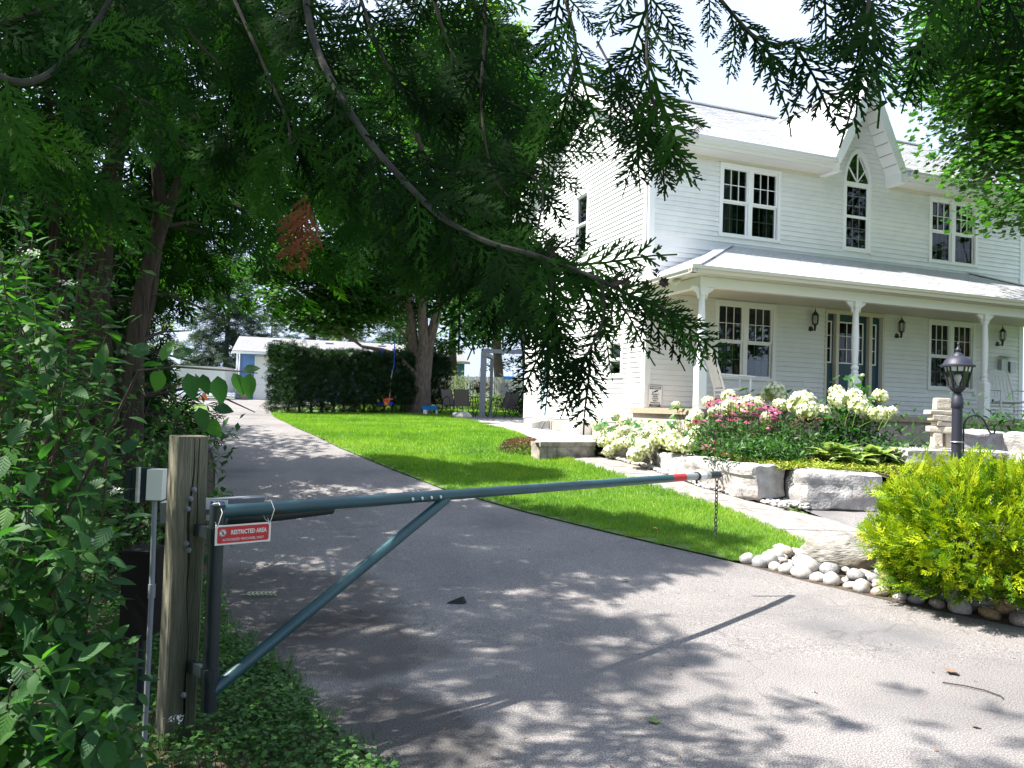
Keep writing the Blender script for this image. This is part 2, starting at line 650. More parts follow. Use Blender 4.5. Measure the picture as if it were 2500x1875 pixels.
M['white'] = pmat('white', (.80, .80, .80), .45)
M['offwhite'] = pmat('offwhite', (.72, .72, .68), .5)
M['black'] = pmat('black', (.004, .004, .005), .7, spec=.2)
M['blue'] = pmat('blue', (.01, .06, .55), .4)
M['skyblue'] = pmat('skyblue', (.02, .22, .62), .45)
M['yellow'] = pmat('yellow', (.90, .72, .06), .45)
M['orange'] = pmat('orange', (.80, .16, .03), .5)
M['shedblue'] = pmat('shedblue', (.10, .22, .46), .6, (.13, .26, .52), 4)
M['rope'] = pmat('rope', (.45, .36, .28), .9)
M['fence'] = pmat('fence', (.40, .37, .33), .85, (.52, .49, .45), 4, stretch=(6, 6, .6))
M['post_wood'] = pmat('post_wood', (.12, .115, .08), .85, (.24, .225, .16), 14, .3, .7, bump=.7, bscale=30, stretch=(6, 6, .4), c3=(.05, .058, .032), s3=.7, lo3=.50, hi3=.64)
M['bark'] = pmat('bark', (.075, .055, .045), .95, (.17, .135, .11), 9, bump=.9, bscale=16, stretch=(3, 3, .5))
M['bark_red'] = pmat('bark_red', (.024, .016, .012), .95, (.062, .044, .033), 12, bump=.8, bscale=18, stretch=(5, 5, .35))
M['bark_grey'] = pmat('bark_grey', (.016, .014, .013), .95, (.042, .039, .036), 14, bump=.5, bscale=30)
M['twig'] = pmat('twig', (.034, .025, .019), .9)
M['stem_red'] = pmat('stem_red', (.05, .030, .018), .8)
M['sling'] = pmat('sling', (.12, .10, .09), .9)
M['slate'] = pmat('slate', (.20, .21, .24), .5)

def veins(m):
    nt = m.node_tree
    b = nt.nodes['Principled BSDF']
    src = b.inputs['Base Color'].links[0].from_socket
    sx = nt.nodes.new('ShaderNodeSeparateXYZ')
    nt.links.new(nt.nodes.new('ShaderNodeTexCoord').outputs['Object'], sx.inputs[0])

    def mt(op, a_, b_=0.0):
        n = nt.nodes.new('ShaderNodeMath'); n.operation = op
        for i_, v_ in enumerate((a_, b_)):
            if hasattr(v_, 'is_linked'): nt.links.new(v_, n.inputs[i_])
            else: n.inputs[i_].default_value = v_
        return n.outputs[0]
    ax = mt('ABSOLUTE', sx.outputs[0])
    d_ = mt('SUBTRACT', sx.outputs[1], mt('MULTIPLY', mt('POWER', ax, .8), .9))
    side = mt('PINGPONG', mt('MULTIPLY', d_, 7.0), .5)
    v = mt('MAXIMUM', mt('LESS_THAN', side, .06), mt('LESS_THAN', ax, .012))
    sh_ = mt('ADD', mt('MULTIPLY', side, .22), .90)
    mx = nt.nodes.new('ShaderNodeMix'); mx.data_type = 'RGBA'; mx.blend_type = 'MULTIPLY'; mx.inputs[0].default_value = 1
    cmb = nt.nodes.new('ShaderNodeCombineXYZ')
    for i_ in range(3): nt.links.new(mt('ADD', sh_, mt('MULTIPLY', v, .18)), cmb.inputs[i_])
    nt.links.new(src, mx.inputs[6]); nt.links.new(cmb.outputs[0], mx.inputs[7])
    nt.links.new(mx.outputs[2], b.inputs['Base Color'])
    bp = nt.nodes.new('ShaderNodeBump'); bp.inputs['Strength'].default_value = .22; bp.inputs['Distance'].default_value = .02
    nt.links.new(side, bp.inputs['Height']); nt.links.new(bp.outputs['Normal'], b.inputs['Normal'])


GREEN_D = [(.018, .055, .010), (.030, .085, .014), (.045, .115, .020), (.060, .145, .026)]
M['cedar'] = leafmat('cedar', [(.007, .022, .007), (.012, .038, .010), (.020, .060, .014), (.036, .095, .014)], .34, .8, (1.4, 1.9, .35), spec=.05)
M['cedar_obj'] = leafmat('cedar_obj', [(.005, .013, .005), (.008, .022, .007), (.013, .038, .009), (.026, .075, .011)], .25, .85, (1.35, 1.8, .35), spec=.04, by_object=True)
M['cedar_dead'] = leafmat('cedar_dead', [(.09, .024, .011), (.15, .042, .017)], .25, .7, (1.3, .9, .6), by_object=True)
M['hedge'] = leafmat('hedge', [(.006, .018, .007), (.011, .034, .010), (.019, .054, .014)], .22, .55, (1.2, 1.6, .5))
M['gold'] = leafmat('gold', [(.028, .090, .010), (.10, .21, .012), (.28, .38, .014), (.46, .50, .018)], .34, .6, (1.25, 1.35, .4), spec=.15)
M['spruce'] = leafmat('spruce', [(.030, .060, .040), (.050, .085, .055), (.085, .12, .080)], .12, .6, (1, 1.3, .7))
M['pale_conifer'] = leafmat('pale_conifer', [(.09, .12, .05), (.14, .17, .08), (.19, .21, .11)], .15, .6, (1, 1.2, .7))
M['maple'] = leafmat('maple', [(.018, .060, .010), (.028, .085, .014), (.045, .12, .018), (.06, .15, .022)], .42, .45, (1.4, 1.9, .5))
M['maple_l'] = leafmat('maple_l', [(.05, .13, .015), (.09, .18, .02), (.16, .24, .03), (.22, .26, .035)], .42, .45, (1.4, 1.6, .5))
M['dogwood'] = leafmat('dogwood', [(.016, .052, .018), (.026, .078, .022), (.038, .108, .026), (.065, .15, .028)], .38, .55, (1.4, 2.0, .5), spec=.22)
M['dogwood_obj'] = leafmat('dogwood_obj', [(.020, .062, .026), (.028, .085, .028), (.040, .115, .030), (.065, .155, .030)], .38, .55, (1.4, 2.0, .5), spec=.22, by_object=True)
M['hyd_leaf'] = leafmat('hyd_leaf', [(.035, .11, .03), (.05, .15, .04), (.08, .20, .05)], .35, .4, (1.4, 1.9, .5), by_object=True)
veins(M['dogwood_obj']); veins(M['hyd_leaf'])
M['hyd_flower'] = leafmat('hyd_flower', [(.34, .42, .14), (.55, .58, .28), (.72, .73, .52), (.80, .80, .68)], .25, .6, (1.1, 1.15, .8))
M['perennial'] = leafmat('perennial', [(.025, .075, .018), (.04, .11, .025), (.065, .15, .03)], .35, .45, (1.4, 1.8, .5))
M['hosta'] = leafmat('hosta', [(.10, .20, .05), (.30, .38, .16), (.52, .56, .32)], .3, .4, (1.3, 1.5, .6), by_object=True)
M['sedum'] = leafmat('sedum', [(.14, .22, .02), (.22, .30, .03), (.30, .36, .04), (.30, .16, .05)], .25, .6, (1.2, 1.3, .5))
M['grass'] = leafmat('grass', [(.07, .17, .012), (.12, .26, .018), (.19, .34, .024), (.30, .40, .04)], .38, .5, (1.3, 1.5, .4))
M['weeds'] = leafmat('weeds', [(.025, .085, .016), (.04, .12, .02), (.06, .16, .03)], .35, .5, (1.3, 1.8, .5))
M['mound'] = leafmat('mound', [(.06, .10, .04), (.14, .10, .05), (.22, .08, .06)], .25, .6, (1.2, 1.2, .7))
M['pink'] = leafmat('pink', [(.50, .08, .18), (.62, .16, .30), (.70, .28, .42)], .3, .6, (1.2, 1, 1.1), by_object=True)
M['petal_white'] = leafmat('petal_white', [(.74, .74, .70), (.80, .80, .76)], .3, .6, (1, 1, 1), by_object=True)
M['cone_brown'] = pmat('cone_brown', (.07, .028, .015), .9)
M['hanging'] = leafmat('hanging', [(.06, .10, .02), (.12, .14, .03), (.30, .22, .03)], .3, .6, (1.2, 1.2, .6))
M['deadleaf'] = pmat('deadleaf', (.16, .085, .05), .8, (.24, .14, .08), 20)
M['paleleaf'] = pmat('paleleaf', (.42, .45, .28), .6)
M['greenleaf'] = pmat('greenleaf', (.10, .17, .03), .6)


def glassmat(name, tint=(.85, .9, .92), clear=.75):
    m, nt, b = newmat(name)
    gl = nt.nodes.new('ShaderNodeBsdfGlossy')
    gl.inputs['Roughness'].default_value = .02
    tr = nt.nodes.new('ShaderNodeBsdfTransparent')
    tr.inputs['Color'].default_value = rgb([q * clear for q in tint])
    fr = nt.nodes.new('ShaderNodeFresnel')
    fr.inputs['IOR'].default_value = 1.55
    ms = nt.nodes.new('ShaderNodeMixShader')
    nt.links.new(fr.outputs['Fac'], ms.inputs[0])
    nt.links.new(tr.outputs['BSDF'], ms.inputs[1])
    nt.links.new(gl.outputs['BSDF'], ms.inputs[2])
    nt.links.new(ms.outputs['Shader'], nt.nodes['Material Output'].inputs['Surface'])
    return m


M['glass'] = glassmat('glass')
M['clearglass'] = glassmat('clearglass', (1, 1, 1), .92)

# ------------------------------------------------------------------ the ground and what is laid on it
from mathutils.geometry import delaunay_2d_cdt


def sheet(name, poly, zf, mat, cell=.5, kind='structure', skirt=0, jitter=0):
    """flat-lying sheet with an exact outline, following zf(x,y)"""
    pts = [Vector((p[0], p[1])) for p in poly]
    # outline points every cell
    ol = []
    for i, p in enumerate(pts):
        q = pts[(i + 1) % len(pts)]
        n = max(1, int((q - p).length / cell))
        ol += [p + (q - p) * (k / n) for k in range(n)]
    if jitter:
        ol = [p + Vector((mnoise.noise(Vector((p.x * 3, p.y * 3, 0))), mnoise.noise(Vector((p.x * 3, p.y * 3, 7))))) * jitter for p in ol]
    xs = [p.x for p in ol]; ys = [p.y for p in ol]
    verts = list(ol)
    x = min(xs) + cell * .37
    while x < max(xs):
        y = min(ys) + cell * .41
        while y < max(ys):
            verts.append(Vector((x, y)))
            y += cell
        x += cell
    n = len(ol)
    edges = [(i, (i + 1) % n) for i in range(n)]
    vo, eo, fo, *_ = delaunay_2d_cdt(verts, edges, [list(range(n))], 1, 1e-5)
    V = [(v.x, v.y, zf(v.x, v.y)) for v in vo]
    F = [tuple(f) for f in fo]
    if F:
        a, b, c = [Vector(V[i]) for i in F[0][:3]]
        if (b - a).cross(c - a).z < 0: F = [f[::-1] for f in F]
    me = bpy.data.meshes.new(name)
    me.from_pydata(V, [], F)
    me.materials.append(mat)
    me.shade_smooth()
    o = link(name, me)
    return tag(o, kind=kind)


def interp(pts):
    ys = [p[0] for p in pts]; xs = [p[1] for p in pts]
    return lambda y: float(np.interp(y, ys, xs))


XR = [(-8, 22), (0, 13.5), (3, 8.2), (4.6, 5.6), (5.91, 3.95), (6.5, 3.27), (7.02, 2.74), (7.57, 2.26), (8.55, 1.09), (9.3, .24), (10.42, -.86), (11.67, -1.74),
      (13.45, -2.94), (16.33, -4.5), (20, -6.0), (25.2, -7.84), (30, -9.3), (40, -9.8), (52, -10)]
XL = [(-8, .5), (0, .35), (2, .1), (3.35, -.47), (3.8, -.86), (4.5, -1.24), (4.9, -1.64), (5.36, -1.93), (8.5, -3.2), (11.7, -4.45), (13.9, -5.4), (23.4, -9.1), (34, -13.5), (40, -24), (52, -26)]
xr, xl = interp(XR), interp(XL)

# one sheet to the horizon
bm = MB()
ysamp = [-400, -60, -20, -8, -4, 0, 2, 4, 5, 5.5, 6, 6.5, 7, 7.5, 8, 9, 10, 11, 12, 13, 14, 15, 16, 17, 18, 22, 30, 45, 60, 100, 250, 700]
xsamp = [-600, -100, -40, -20, -10, -6, -3, 0, 3, 6, 10, 20, 40, 100, 600]
for y in ysamp:
    for x in xsamp:
        bm.v.append((x, y, (g(y) if y < 60 else g(60)) - .035))
nxs = len(xsamp)
for j in range(len(ysamp) - 1):
    for i in range(nxs - 1):
        a = j * nxs + i
        bm.f.append((a, a + 1, a + 1 + nxs, a + nxs))
ground = tag(bm.build('ground', M['turf'], smooth=True), kind='structure')

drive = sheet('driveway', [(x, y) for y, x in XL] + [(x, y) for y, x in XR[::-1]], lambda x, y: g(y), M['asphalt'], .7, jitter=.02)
sheet('soil_verge', [(-.6, 2.0), (-.47, 3.35), (-.86, 3.8), (-1.24, 4.5), (-1.64, 4.9), (-1.93, 5.36), (-3.2, 8.5), (-4.45, 11.7), (-5.4, 13.9), (-9.1, 23.4), (-13, 23.4), (-9, 8), (-5, 2)],
      lambda x, y: g(y) - .012, M['soil'], .6)

LAWN_R = [(7.62, 2.5), (7.9, 2.95), (8.35, 3.2), (9.83, 2.72), (11.1, 2.0), (12.4, 1.33), (13.3, .8), (14.3, .5), (16, .3), (18, -.12), (21, -.88), (21.6, -.9), (22.3, -1.0), (24.2, -1.75), (27, -2.0), (30, -2.0)]
LAWN_L = [(7.62, 2.24), (8.55, 1.11), (9.3, .26), (10.42, -.84), (11.67, -1.72), (13.45, -2.92), (16.33, -4.48), (20, -5.98), (23, -7.0), (25.5, -6), (30, -4.5)]
LAWN_L = [(y, x - .035) for y, x in LAWN_L]
lawn = sheet('lawn', [(x, y) for y, x in LAWN_L] + [(x, y) for y, x in LAWN_R[::-1]], lambda x, y: g(y) + .015, M['turf'], .5)
sheet('back_lawn', [(-8, 31), (-2.6, 28.6), (0, 28.8), (6, 29.5), (9, 40), (-9, 40)], lambda x, y: g(y) + .01, M['turf'], 1.5)


def pz(y): return 1.0 if y < 16.6 else g(y) + .004 + max(0, 1.0 - g(16.6)) * max(0, 1 - (y - 16.6) / 4)


sheet('patio', [(.40, 12.78), (1.44, 13.58), (2.2, 14.2), (2.55, 15.0), (.3, 21.2), (6, 23.5), (6, 29.2), (0, 28.7), (-2.5, 28.4), (-1.95, 26.5), (-1.72, 24.3), (-1.0, 22.35), (-.12, 22.25), (-.86, 21.02), (-.1, 18), (.32, 16), (.5, 14.4)],
      lambda x, y: pz(y), M['concrete'], .6)
sheet('side_driveway', [(3.75, 10.1), (4.1, 8.8), (3.75, 7.9), (4.6, 6.9), (10, 5), (10, 9.2), (5, 10.0)], lambda x, y: g(y) - .004, M['asphalt'], .5)
sheet('stone_bed', [(2.26, 7.57), (2.74, 7.02), (3.27, 6.5), (3.95, 5.91), (5.6, 4.6), (7, 3.9), (8, 5.5), (4.6, 6.95), (3.8, 7.9), (3.3, 8.05), (2.9, 7.75)],
      lambda x, y: g(y) + .002, M['soil'], .25)
BED = [(1.5, 13.75), (1.75, 13.35), (2.2, 12.75), (2.66, 12.45), (3.05, 11.4), (3.5, 10.4), (3.85, 10.2), (4.8, 10.2), (6.6, 9.9), (10, 9.4), (16, 9), (16, 17.2), (12.6, 16.25), (3.35, 12.98), (2.62, 14.95), (2.3, 14.3)]


def bz(x, y):
    z = min(1.12, .84 + .105 * (y - 10.1)) if y > 10.1 else .80
    if x > 4.85:
        f = max(0, min(1, (y - 9.35) / 1.0))
        z = g(y) + (z - g(y)) * f
    return z


sheet('garden_bed', BED, bz, M['soil'], .3)

# the walk: slabs laid in two rows, joints open
walk = sheet('walkway', [(3.25, 8.3), (2.75, 9.83), (2.03, 11.1), (1.36, 12.4), (.82, 13.3), (1.5, 13.66), (1.78, 13.2), (2.3, 12.3), (2.75, 11.1), (3.3, 10.2), (3.95, 9.5), (4.15, 8.8), (3.9, 7.9), (3.35, 7.95)],
             lambda x, y: g(y) - .012, M['soil'], .4)
WL = [(7.95, 3.3), (8.3, 3.24), (9.83, 2.74), (11.1, 2.02), (12.4, 1.35), (13.3, .82)]
WR = [(7.95, 3.9), (8.3, 4.06), (8.8, 4.13), (9.5, 3.92), (10.2, 3.3), (11.1, 2.76), (12.3, 2.3), (13.2, 1.77), (13.4, 1.62)]
wl, wr = interp(WL), interp(WR)
yy = 7.95
k = 0
while yy < 13.2:
    y2 = min(yy + rnd.choice([.42, .55, .62]), 13.3)
    cuts = [0, .48 + .12 * ((k % 3) - 1), 1]
    for a, b in zip(cuts[:-1], cuts[1:]):
        def px_(t, y): return wl(y) + (wr(y) - wl(y)) * t
        e = .006
        dz = rnd.uniform(-.003, .003)
        ring = [(px_(a, yy + e) + e, yy + e), (px_(b, yy + e) - e, yy + e), (px_(b, y2 - e) - e, y2 - e), (px_(a, y2 - e) + e, y2 - e)]
        MB().hexa([(x, y, g(y) - .03) for x, y in ring], [(x, y, g(y) + .006 + dz) for x, y in ring]).build('paver', M['paver'], walk)
    yy = y2
    k += 1

# block step between walk and patio
t = thing('block_step', 'low tan block step with darker riser blocks between walk and patio', 'step', (.42, 12.8, .72))
p0, p1 = Vector((.42, 12.78)), Vector((1.46, 13.60))
dr = (p1 - p0).normalized(); nr = Vector((dr.y, -dr.x))


def stepbox(a, b, o0, o1, z0, z1, nm):
    L = (p1 - p0).length
    A, B = p0 + dr * a * L, p0 + dr * b * L
    ring = [A + nr * o1, B + nr * o1, B + nr * o0, A + nr * o0]
    MB().hexa([(q.x - .42, q.y - 12.8, z0 - .72) for q in ring], [(q.x - .42, q.y - 12.8, z1 - .72) for q in ring]).build(nm, M['block'], t)


for a, b in [(.06, .54), (.545, 1.02)]: stepbox(a, b, -.22, .035, .935, 1.012, 'coping_stone')
for a, b in [(.06, .19), (.195, .35), (.355, .52), (.525, .80), (.805, 1.02)]: stepbox(a, b, -.2, .012 + rnd.uniform(0, .01), .70, .932, 'block')


# ---- grass: real blades
def blades(name, poly_l, poly_r, y0, y1, dens, h, w, mat, zoff=.01, seedkeep=1.0):
    fl, fr = interp(poly_l), interp(poly_r)
    N = 0
    out = []
    y = y0
    P = []
    while y < y1:
        dy = .25
        a, b = fl(y), fr(y)
        if b > a:
            d = dens(y)
            n = int(d * dy * (b - a))
            P.append(np.stack([rng.uniform(a - .01, b + .02, n), rng.uniform(y, y + dy, n)], 1))
            ne = int(26 if d > 1000 else 0)
            P.append(np.stack([a - np.abs(rng.normal(0, .035, ne)), rng.uniform(y, y + dy, ne)], 1))
        y += dy
    P = np.concatenate(P)
    n = len(P)
    z = gv(P[:, 1]) + zoff
    hh = h * rng.uniform(.55, 1.25, n) * (1 + np.clip((P[:, 1] - 10) / 25, 0, .6))
    ww = w * rng.uniform(.7, 1.3, n) * (1 + np.clip((P[:, 1] - 8) / 7, 0, 3))
    a = rng.uniform(0, 2 * np.pi, n)
    la = rng.uniform(0, 2 * np.pi, n)
    lean = rng.uniform(.1, .75, n) * hh
    V = np.zeros((n, 3, 3))
    V[:, 0, 0] = P[:, 0] - np.cos(a) * ww / 2; V[:, 0, 1] = P[:, 1] - np.sin(a) * ww / 2; V[:, 0, 2] = z
    V[:, 1, 0] = P[:, 0] + np.cos(a) * ww / 2; V[:, 1, 1] = P[:, 1] + np.sin(a) * ww / 2; V[:, 1, 2] = z
    V[:, 2, 0] = P[:, 0] + np.cos(la) * lean; V[:, 2, 1] = P[:, 1] + np.sin(la) * lean; V[:, 2, 2] = z + hh
    pat = np.sin(P[:, 0] * 1.9 + 1) * np.sin(P[:, 1] * 1.3) * .15 + np.sin(P[:, 0] * 5.1) * np.sin(P[:, 1] * 4.7 + 2) * .1
    nzp = np.array([mnoise.noise(Vector((x_ * .9, y_ * .9, 0))) + .6 * mnoise.noise(Vector((x_ * 2.7, y_ * 2.7, 5))) for x_, y_ in P])
    tint = np.clip(rng.random(n) * .55 + .22 + nzp * .42, 0, 1)
    return tag(link(name, npmesh(name, V.reshape(-1, 3), np.arange(n * 3).reshape(-1, 3), mat, np.repeat(tint, 3))), kind='stuff')


blades('grass', LAWN_L, LAWN_R, 7.6, 29, lambda y: 5200 if y < 10 else 3600 if y < 13 else 2200 if y < 17 else 1100, .045, .006, M['grass'], .012)
blades('far_grass', [(29, -6), (40, -8)], [(29, 5), (40, 8)], 29.3, 39, lambda y: 300, .05, .012, M['grass'])

# ------------------------------------------------------------------ the white house
H0 = Vector((2.574, 15.002, 0))
HROT = R(90 - 70.45)
HU = Vector((math.cos(HROT), math.sin(HROT), 0)); HV = Vector((-math.sin(HROT), math.cos(HROT), 0))


def hw(u, v, z): return H0 + HU * u + HV * v + Vector((0, 0, z))


HS = thing('house', 'two-storey white clapboard house with front porch and steep pointed gable', 'house', (H0.x, H0.y, 1.0), HROT)


def hpart(mb, name, mat, parent=None, label=None, smooth=False):
    o = mb.build(name, mat, parent or HS, smooth, (0, 0, -1.0) if parent is None else None)
    if label: o['label'] = label
    return o


def pb(mb, pl, a0, a1, o0, o1, z0, z1):
    """box on a wall plane: along a, outward o, height z"""
    if pl == 'front': mb.box(a0, a1, -o1, -o0, z0, z1)
    else: mb.box(-o1, -o0, a0, a1, z0, z1)
    return mb


DEPTH = 6.6
WID = 10.08
RZ, RSL, RV = 9.30, .62, 3.3          # ridge height, slope, ridge position


def roof_z(v): return RZ - RSL * abs(v - RV)


DU, DZ, DS = 5.02, 8.94, 2.03         # wall dormer: centre, ridge, slope
OPEN_F = [(1.568, 3.057, 5.165, 6.67), (7.13, 8.60, 5.165, 6.67), (1.537, 3.012, 2.285, 3.87), (7.155, 8.575, 2.285, 3.87), (4.28, 5.89, 1.648, 3.886), (4.70, 5.44, 5.187, 6.70)]
OPEN_S = [(2.766, 3.531, 5.18, 6.66), (.89, 1.63, 2.26, 3.05), (4.80, 5.48, 1.30, 3.33)]


def wall_cells(pl, a0, a1, z0, z1, opens, inset=.06):
    mb = MB()
    ops = [(o[0] + inset, o[1] - inset, o[2] + inset * (o[2] > z0 + .02), o[3] - inset) for o in opens]
    As = sorted({a0, a1, *[o[0] for o in ops], *[o[1] for o in ops]})
    for A, B in zip(As[:-1], As[1:]):
        m = (A + B) / 2
        cuts = [(o[2], o[3]) for o in ops if o[0] < m < o[1]]
        z = z0
        for c0, c1 in sorted(cuts):
            if c0 > z: pb(mb, pl, A, B, -.12, 0, z, c0)
            z = c1
        if z1 > z: pb(mb, pl, A, B, -.12, 0, z, z1)
    return mb


# front wall with the gable above it
fw = wall_cells('front', 0, WID, 1.0, 6.9, OPEN_F[:5] + [(4.70, 5.44, 5.187, 6.66)])
hgt = 8.94 - .2
fw.hexa([(DU - (hgt - 6.9) / DS, 0, 6.9), (DU + (hgt - 6.9) / DS, 0, 6.9), (DU, 0, hgt)], [(DU - (hgt - 6.9) / DS, .12, 6.9), (DU + (hgt - 6.9) / DS, .12, 6.9), (DU, .12, hgt)])
front_wall = hpart(fw, 'wall', M['siding'])
swm = wall_cells('side', 0, DEPTH, 1.2, 7.1, OPEN_S)
swm.hexa([(0, 0, 7.1), (0, DEPTH, 7.1), (0, RV, 9.12)], [(.12, 0, 7.1), (.12, DEPTH, 7.1), (.12, RV, 9.12)])
side_wall = hpart(swm, 'wall', M['siding'])
hpart(MB().box(WID - .12, WID, .12, DEPTH, 1, 7.1).hexa([(WID - .12, 0, 7.1), (WID - .12, DEPTH, 7.1), (WID - .12, RV, 9.12)], [(WID, 0, 7.1), (WID, DEPTH, 7.1), (WID, RV, 9.12)])
      .box(.12, WID - .12, DEPTH - .12, DEPTH, 1, 7.1), 'rear_wall', M['siding'])
hpart(MB().box(-.012, 0, .1, DEPTH, .9, 1.335), 'foundation', M['foundation'])

PITCH = .1016


def board_mesh(pl, a0b, a1b, a0t, a1t, z0):
    mb = MB()
    z1 = z0 + PITCH - .008

    def q(a, o, z): return (a, -o, z) if pl == 'front' else (-o, a, z)
    ring0 = [q(a0b, .001, z0), q(a0b, .028, z0), q(a0t, .004, z1), q(a0t, .001, z1)]
    ring1 = [q(a1b, .001, z0), q(a1b, .028, z0), q(a1t, .004, z1), q(a1t, .001, z1)]
    return mb.hexa(ring0, ring1)


def courses(pl, z0, z1, a_lo, a_hi, opens, parent, joined=False):
    n = 0
    acc = MB()
    z = z0
    while z < z1 - .03:
        zb, zt = z, z + PITCH
        segs = [(a_lo(zb), a_lo(zt), a_hi(zb), a_hi(zt))]
        for o in opens:
            if callable(o):
                r_ = o(zb + .05)
                if not r_: continue
                o0, o1 = r_
            else:
                if not (o[2] - .05 < zb + .05 < o[3] + .05): continue
                o0, o1 = o[0], o[1]
            new = []
            for s in segs:
                if o0 >= s[2] or o1 <= s[0]: new.append(s); continue
                if o0 - s[0] > .03: new.append((s[0], s[1], o0, o0))
                if s[2] - o1 > .03: new.append((o1, o1, s[2], s[3]))
            segs = new
        for s in segs:
            if s[2] - s[0] < .04: continue
            mb = board_mesh(pl, s[0], s[2], s[1], max(s[3], s[1] + .004), zb)
            if joined: acc.add(mb.v, mb.f)
            else: mb.build('siding_board', M['siding'], parent)
            n += 1
        z += PITCH
    if joined and acc.v: tag(acc.build('siding', M['siding'], parent), kind='stuff')
    return n


def arch_hw(z, add=.0):
    """half width of the pointed window at height z"""
    if z < 6.70: return .305 + add
    h = (z - 6.70) / (.63 + add * 1.5)
    if h >= 1: return None
    return (.305 + add) * math.sqrt(max(0, 1 - h ** 1.7)) ** 1.15


def arch_open(z):
    if z < 5.187 or z > 7.46: return None
    w_ = arch_hw(z, .075)
    return (5.07 - w_, 5.07 + w_) if w_ and w_ > .03 else None


C = lambda x: (lambda z: x)
nb = 0
nb += courses('front', 1.70, 2.95, C(.10), C(WID - .10), OPEN_F, front_wall)
courses('front', 1.70 + PITCH * 13, 3.93, C(.10), C(WID - .10), OPEN_F, front_wall, True)
nb += courses('front', 1.70 + PITCH * 23, 4.98, C(.10), C(1.95), [], front_wall)
zf = 1.70 + PITCH * 33
nb += courses('front', zf, 6.62, C(.10), C(WID - .10), OPEN_F[:2] + [arch_open], front_wall)
zg = zf + PITCH * 16
nb += courses('front', zg, 8.6, lambda z: max(DU - (hgt - z) / DS, 4.12), lambda z: min(DU + (hgt - z) / DS, 5.92), [arch_open], front_wall)
nb += courses('side', 1.34, 9.0, lambda z: .10 if z < 7.2 else RV - (9.10 - z) / RSL, lambda z: DEPTH - .1 if z < 7.2 else RV + (9.10 - z) / RSL, OPEN_S, side_wall)

# corner boards, frieze
hpart(pb(MB(), 'front', -.030, .10, 0, .030, 1.655, 6.74).box(-.0305, -.0005, .001, .10, 1.30, 7.2), 'corner_board', M['trim'])
hpart(pb(MB(), 'front', WID - .10, WID + .030, 0, .030, 1.655, 6.74), 'corner_board', M['trim'])
hpart(MB().box(-.0305, -.0005, DEPTH - .1, DEPTH, 1.30, 7.2), 'corner_board', M['trim'])
hpart(pb(MB(), 'front', .10, 4.05, .001, .03, 6.68, 6.745), 'frieze', M['beige_trim'])
hpart(pb(MB(), 'front', 5.98, WID - .1, .001, .03, 6.68, 6.745), 'frieze', M['beige_trim'])


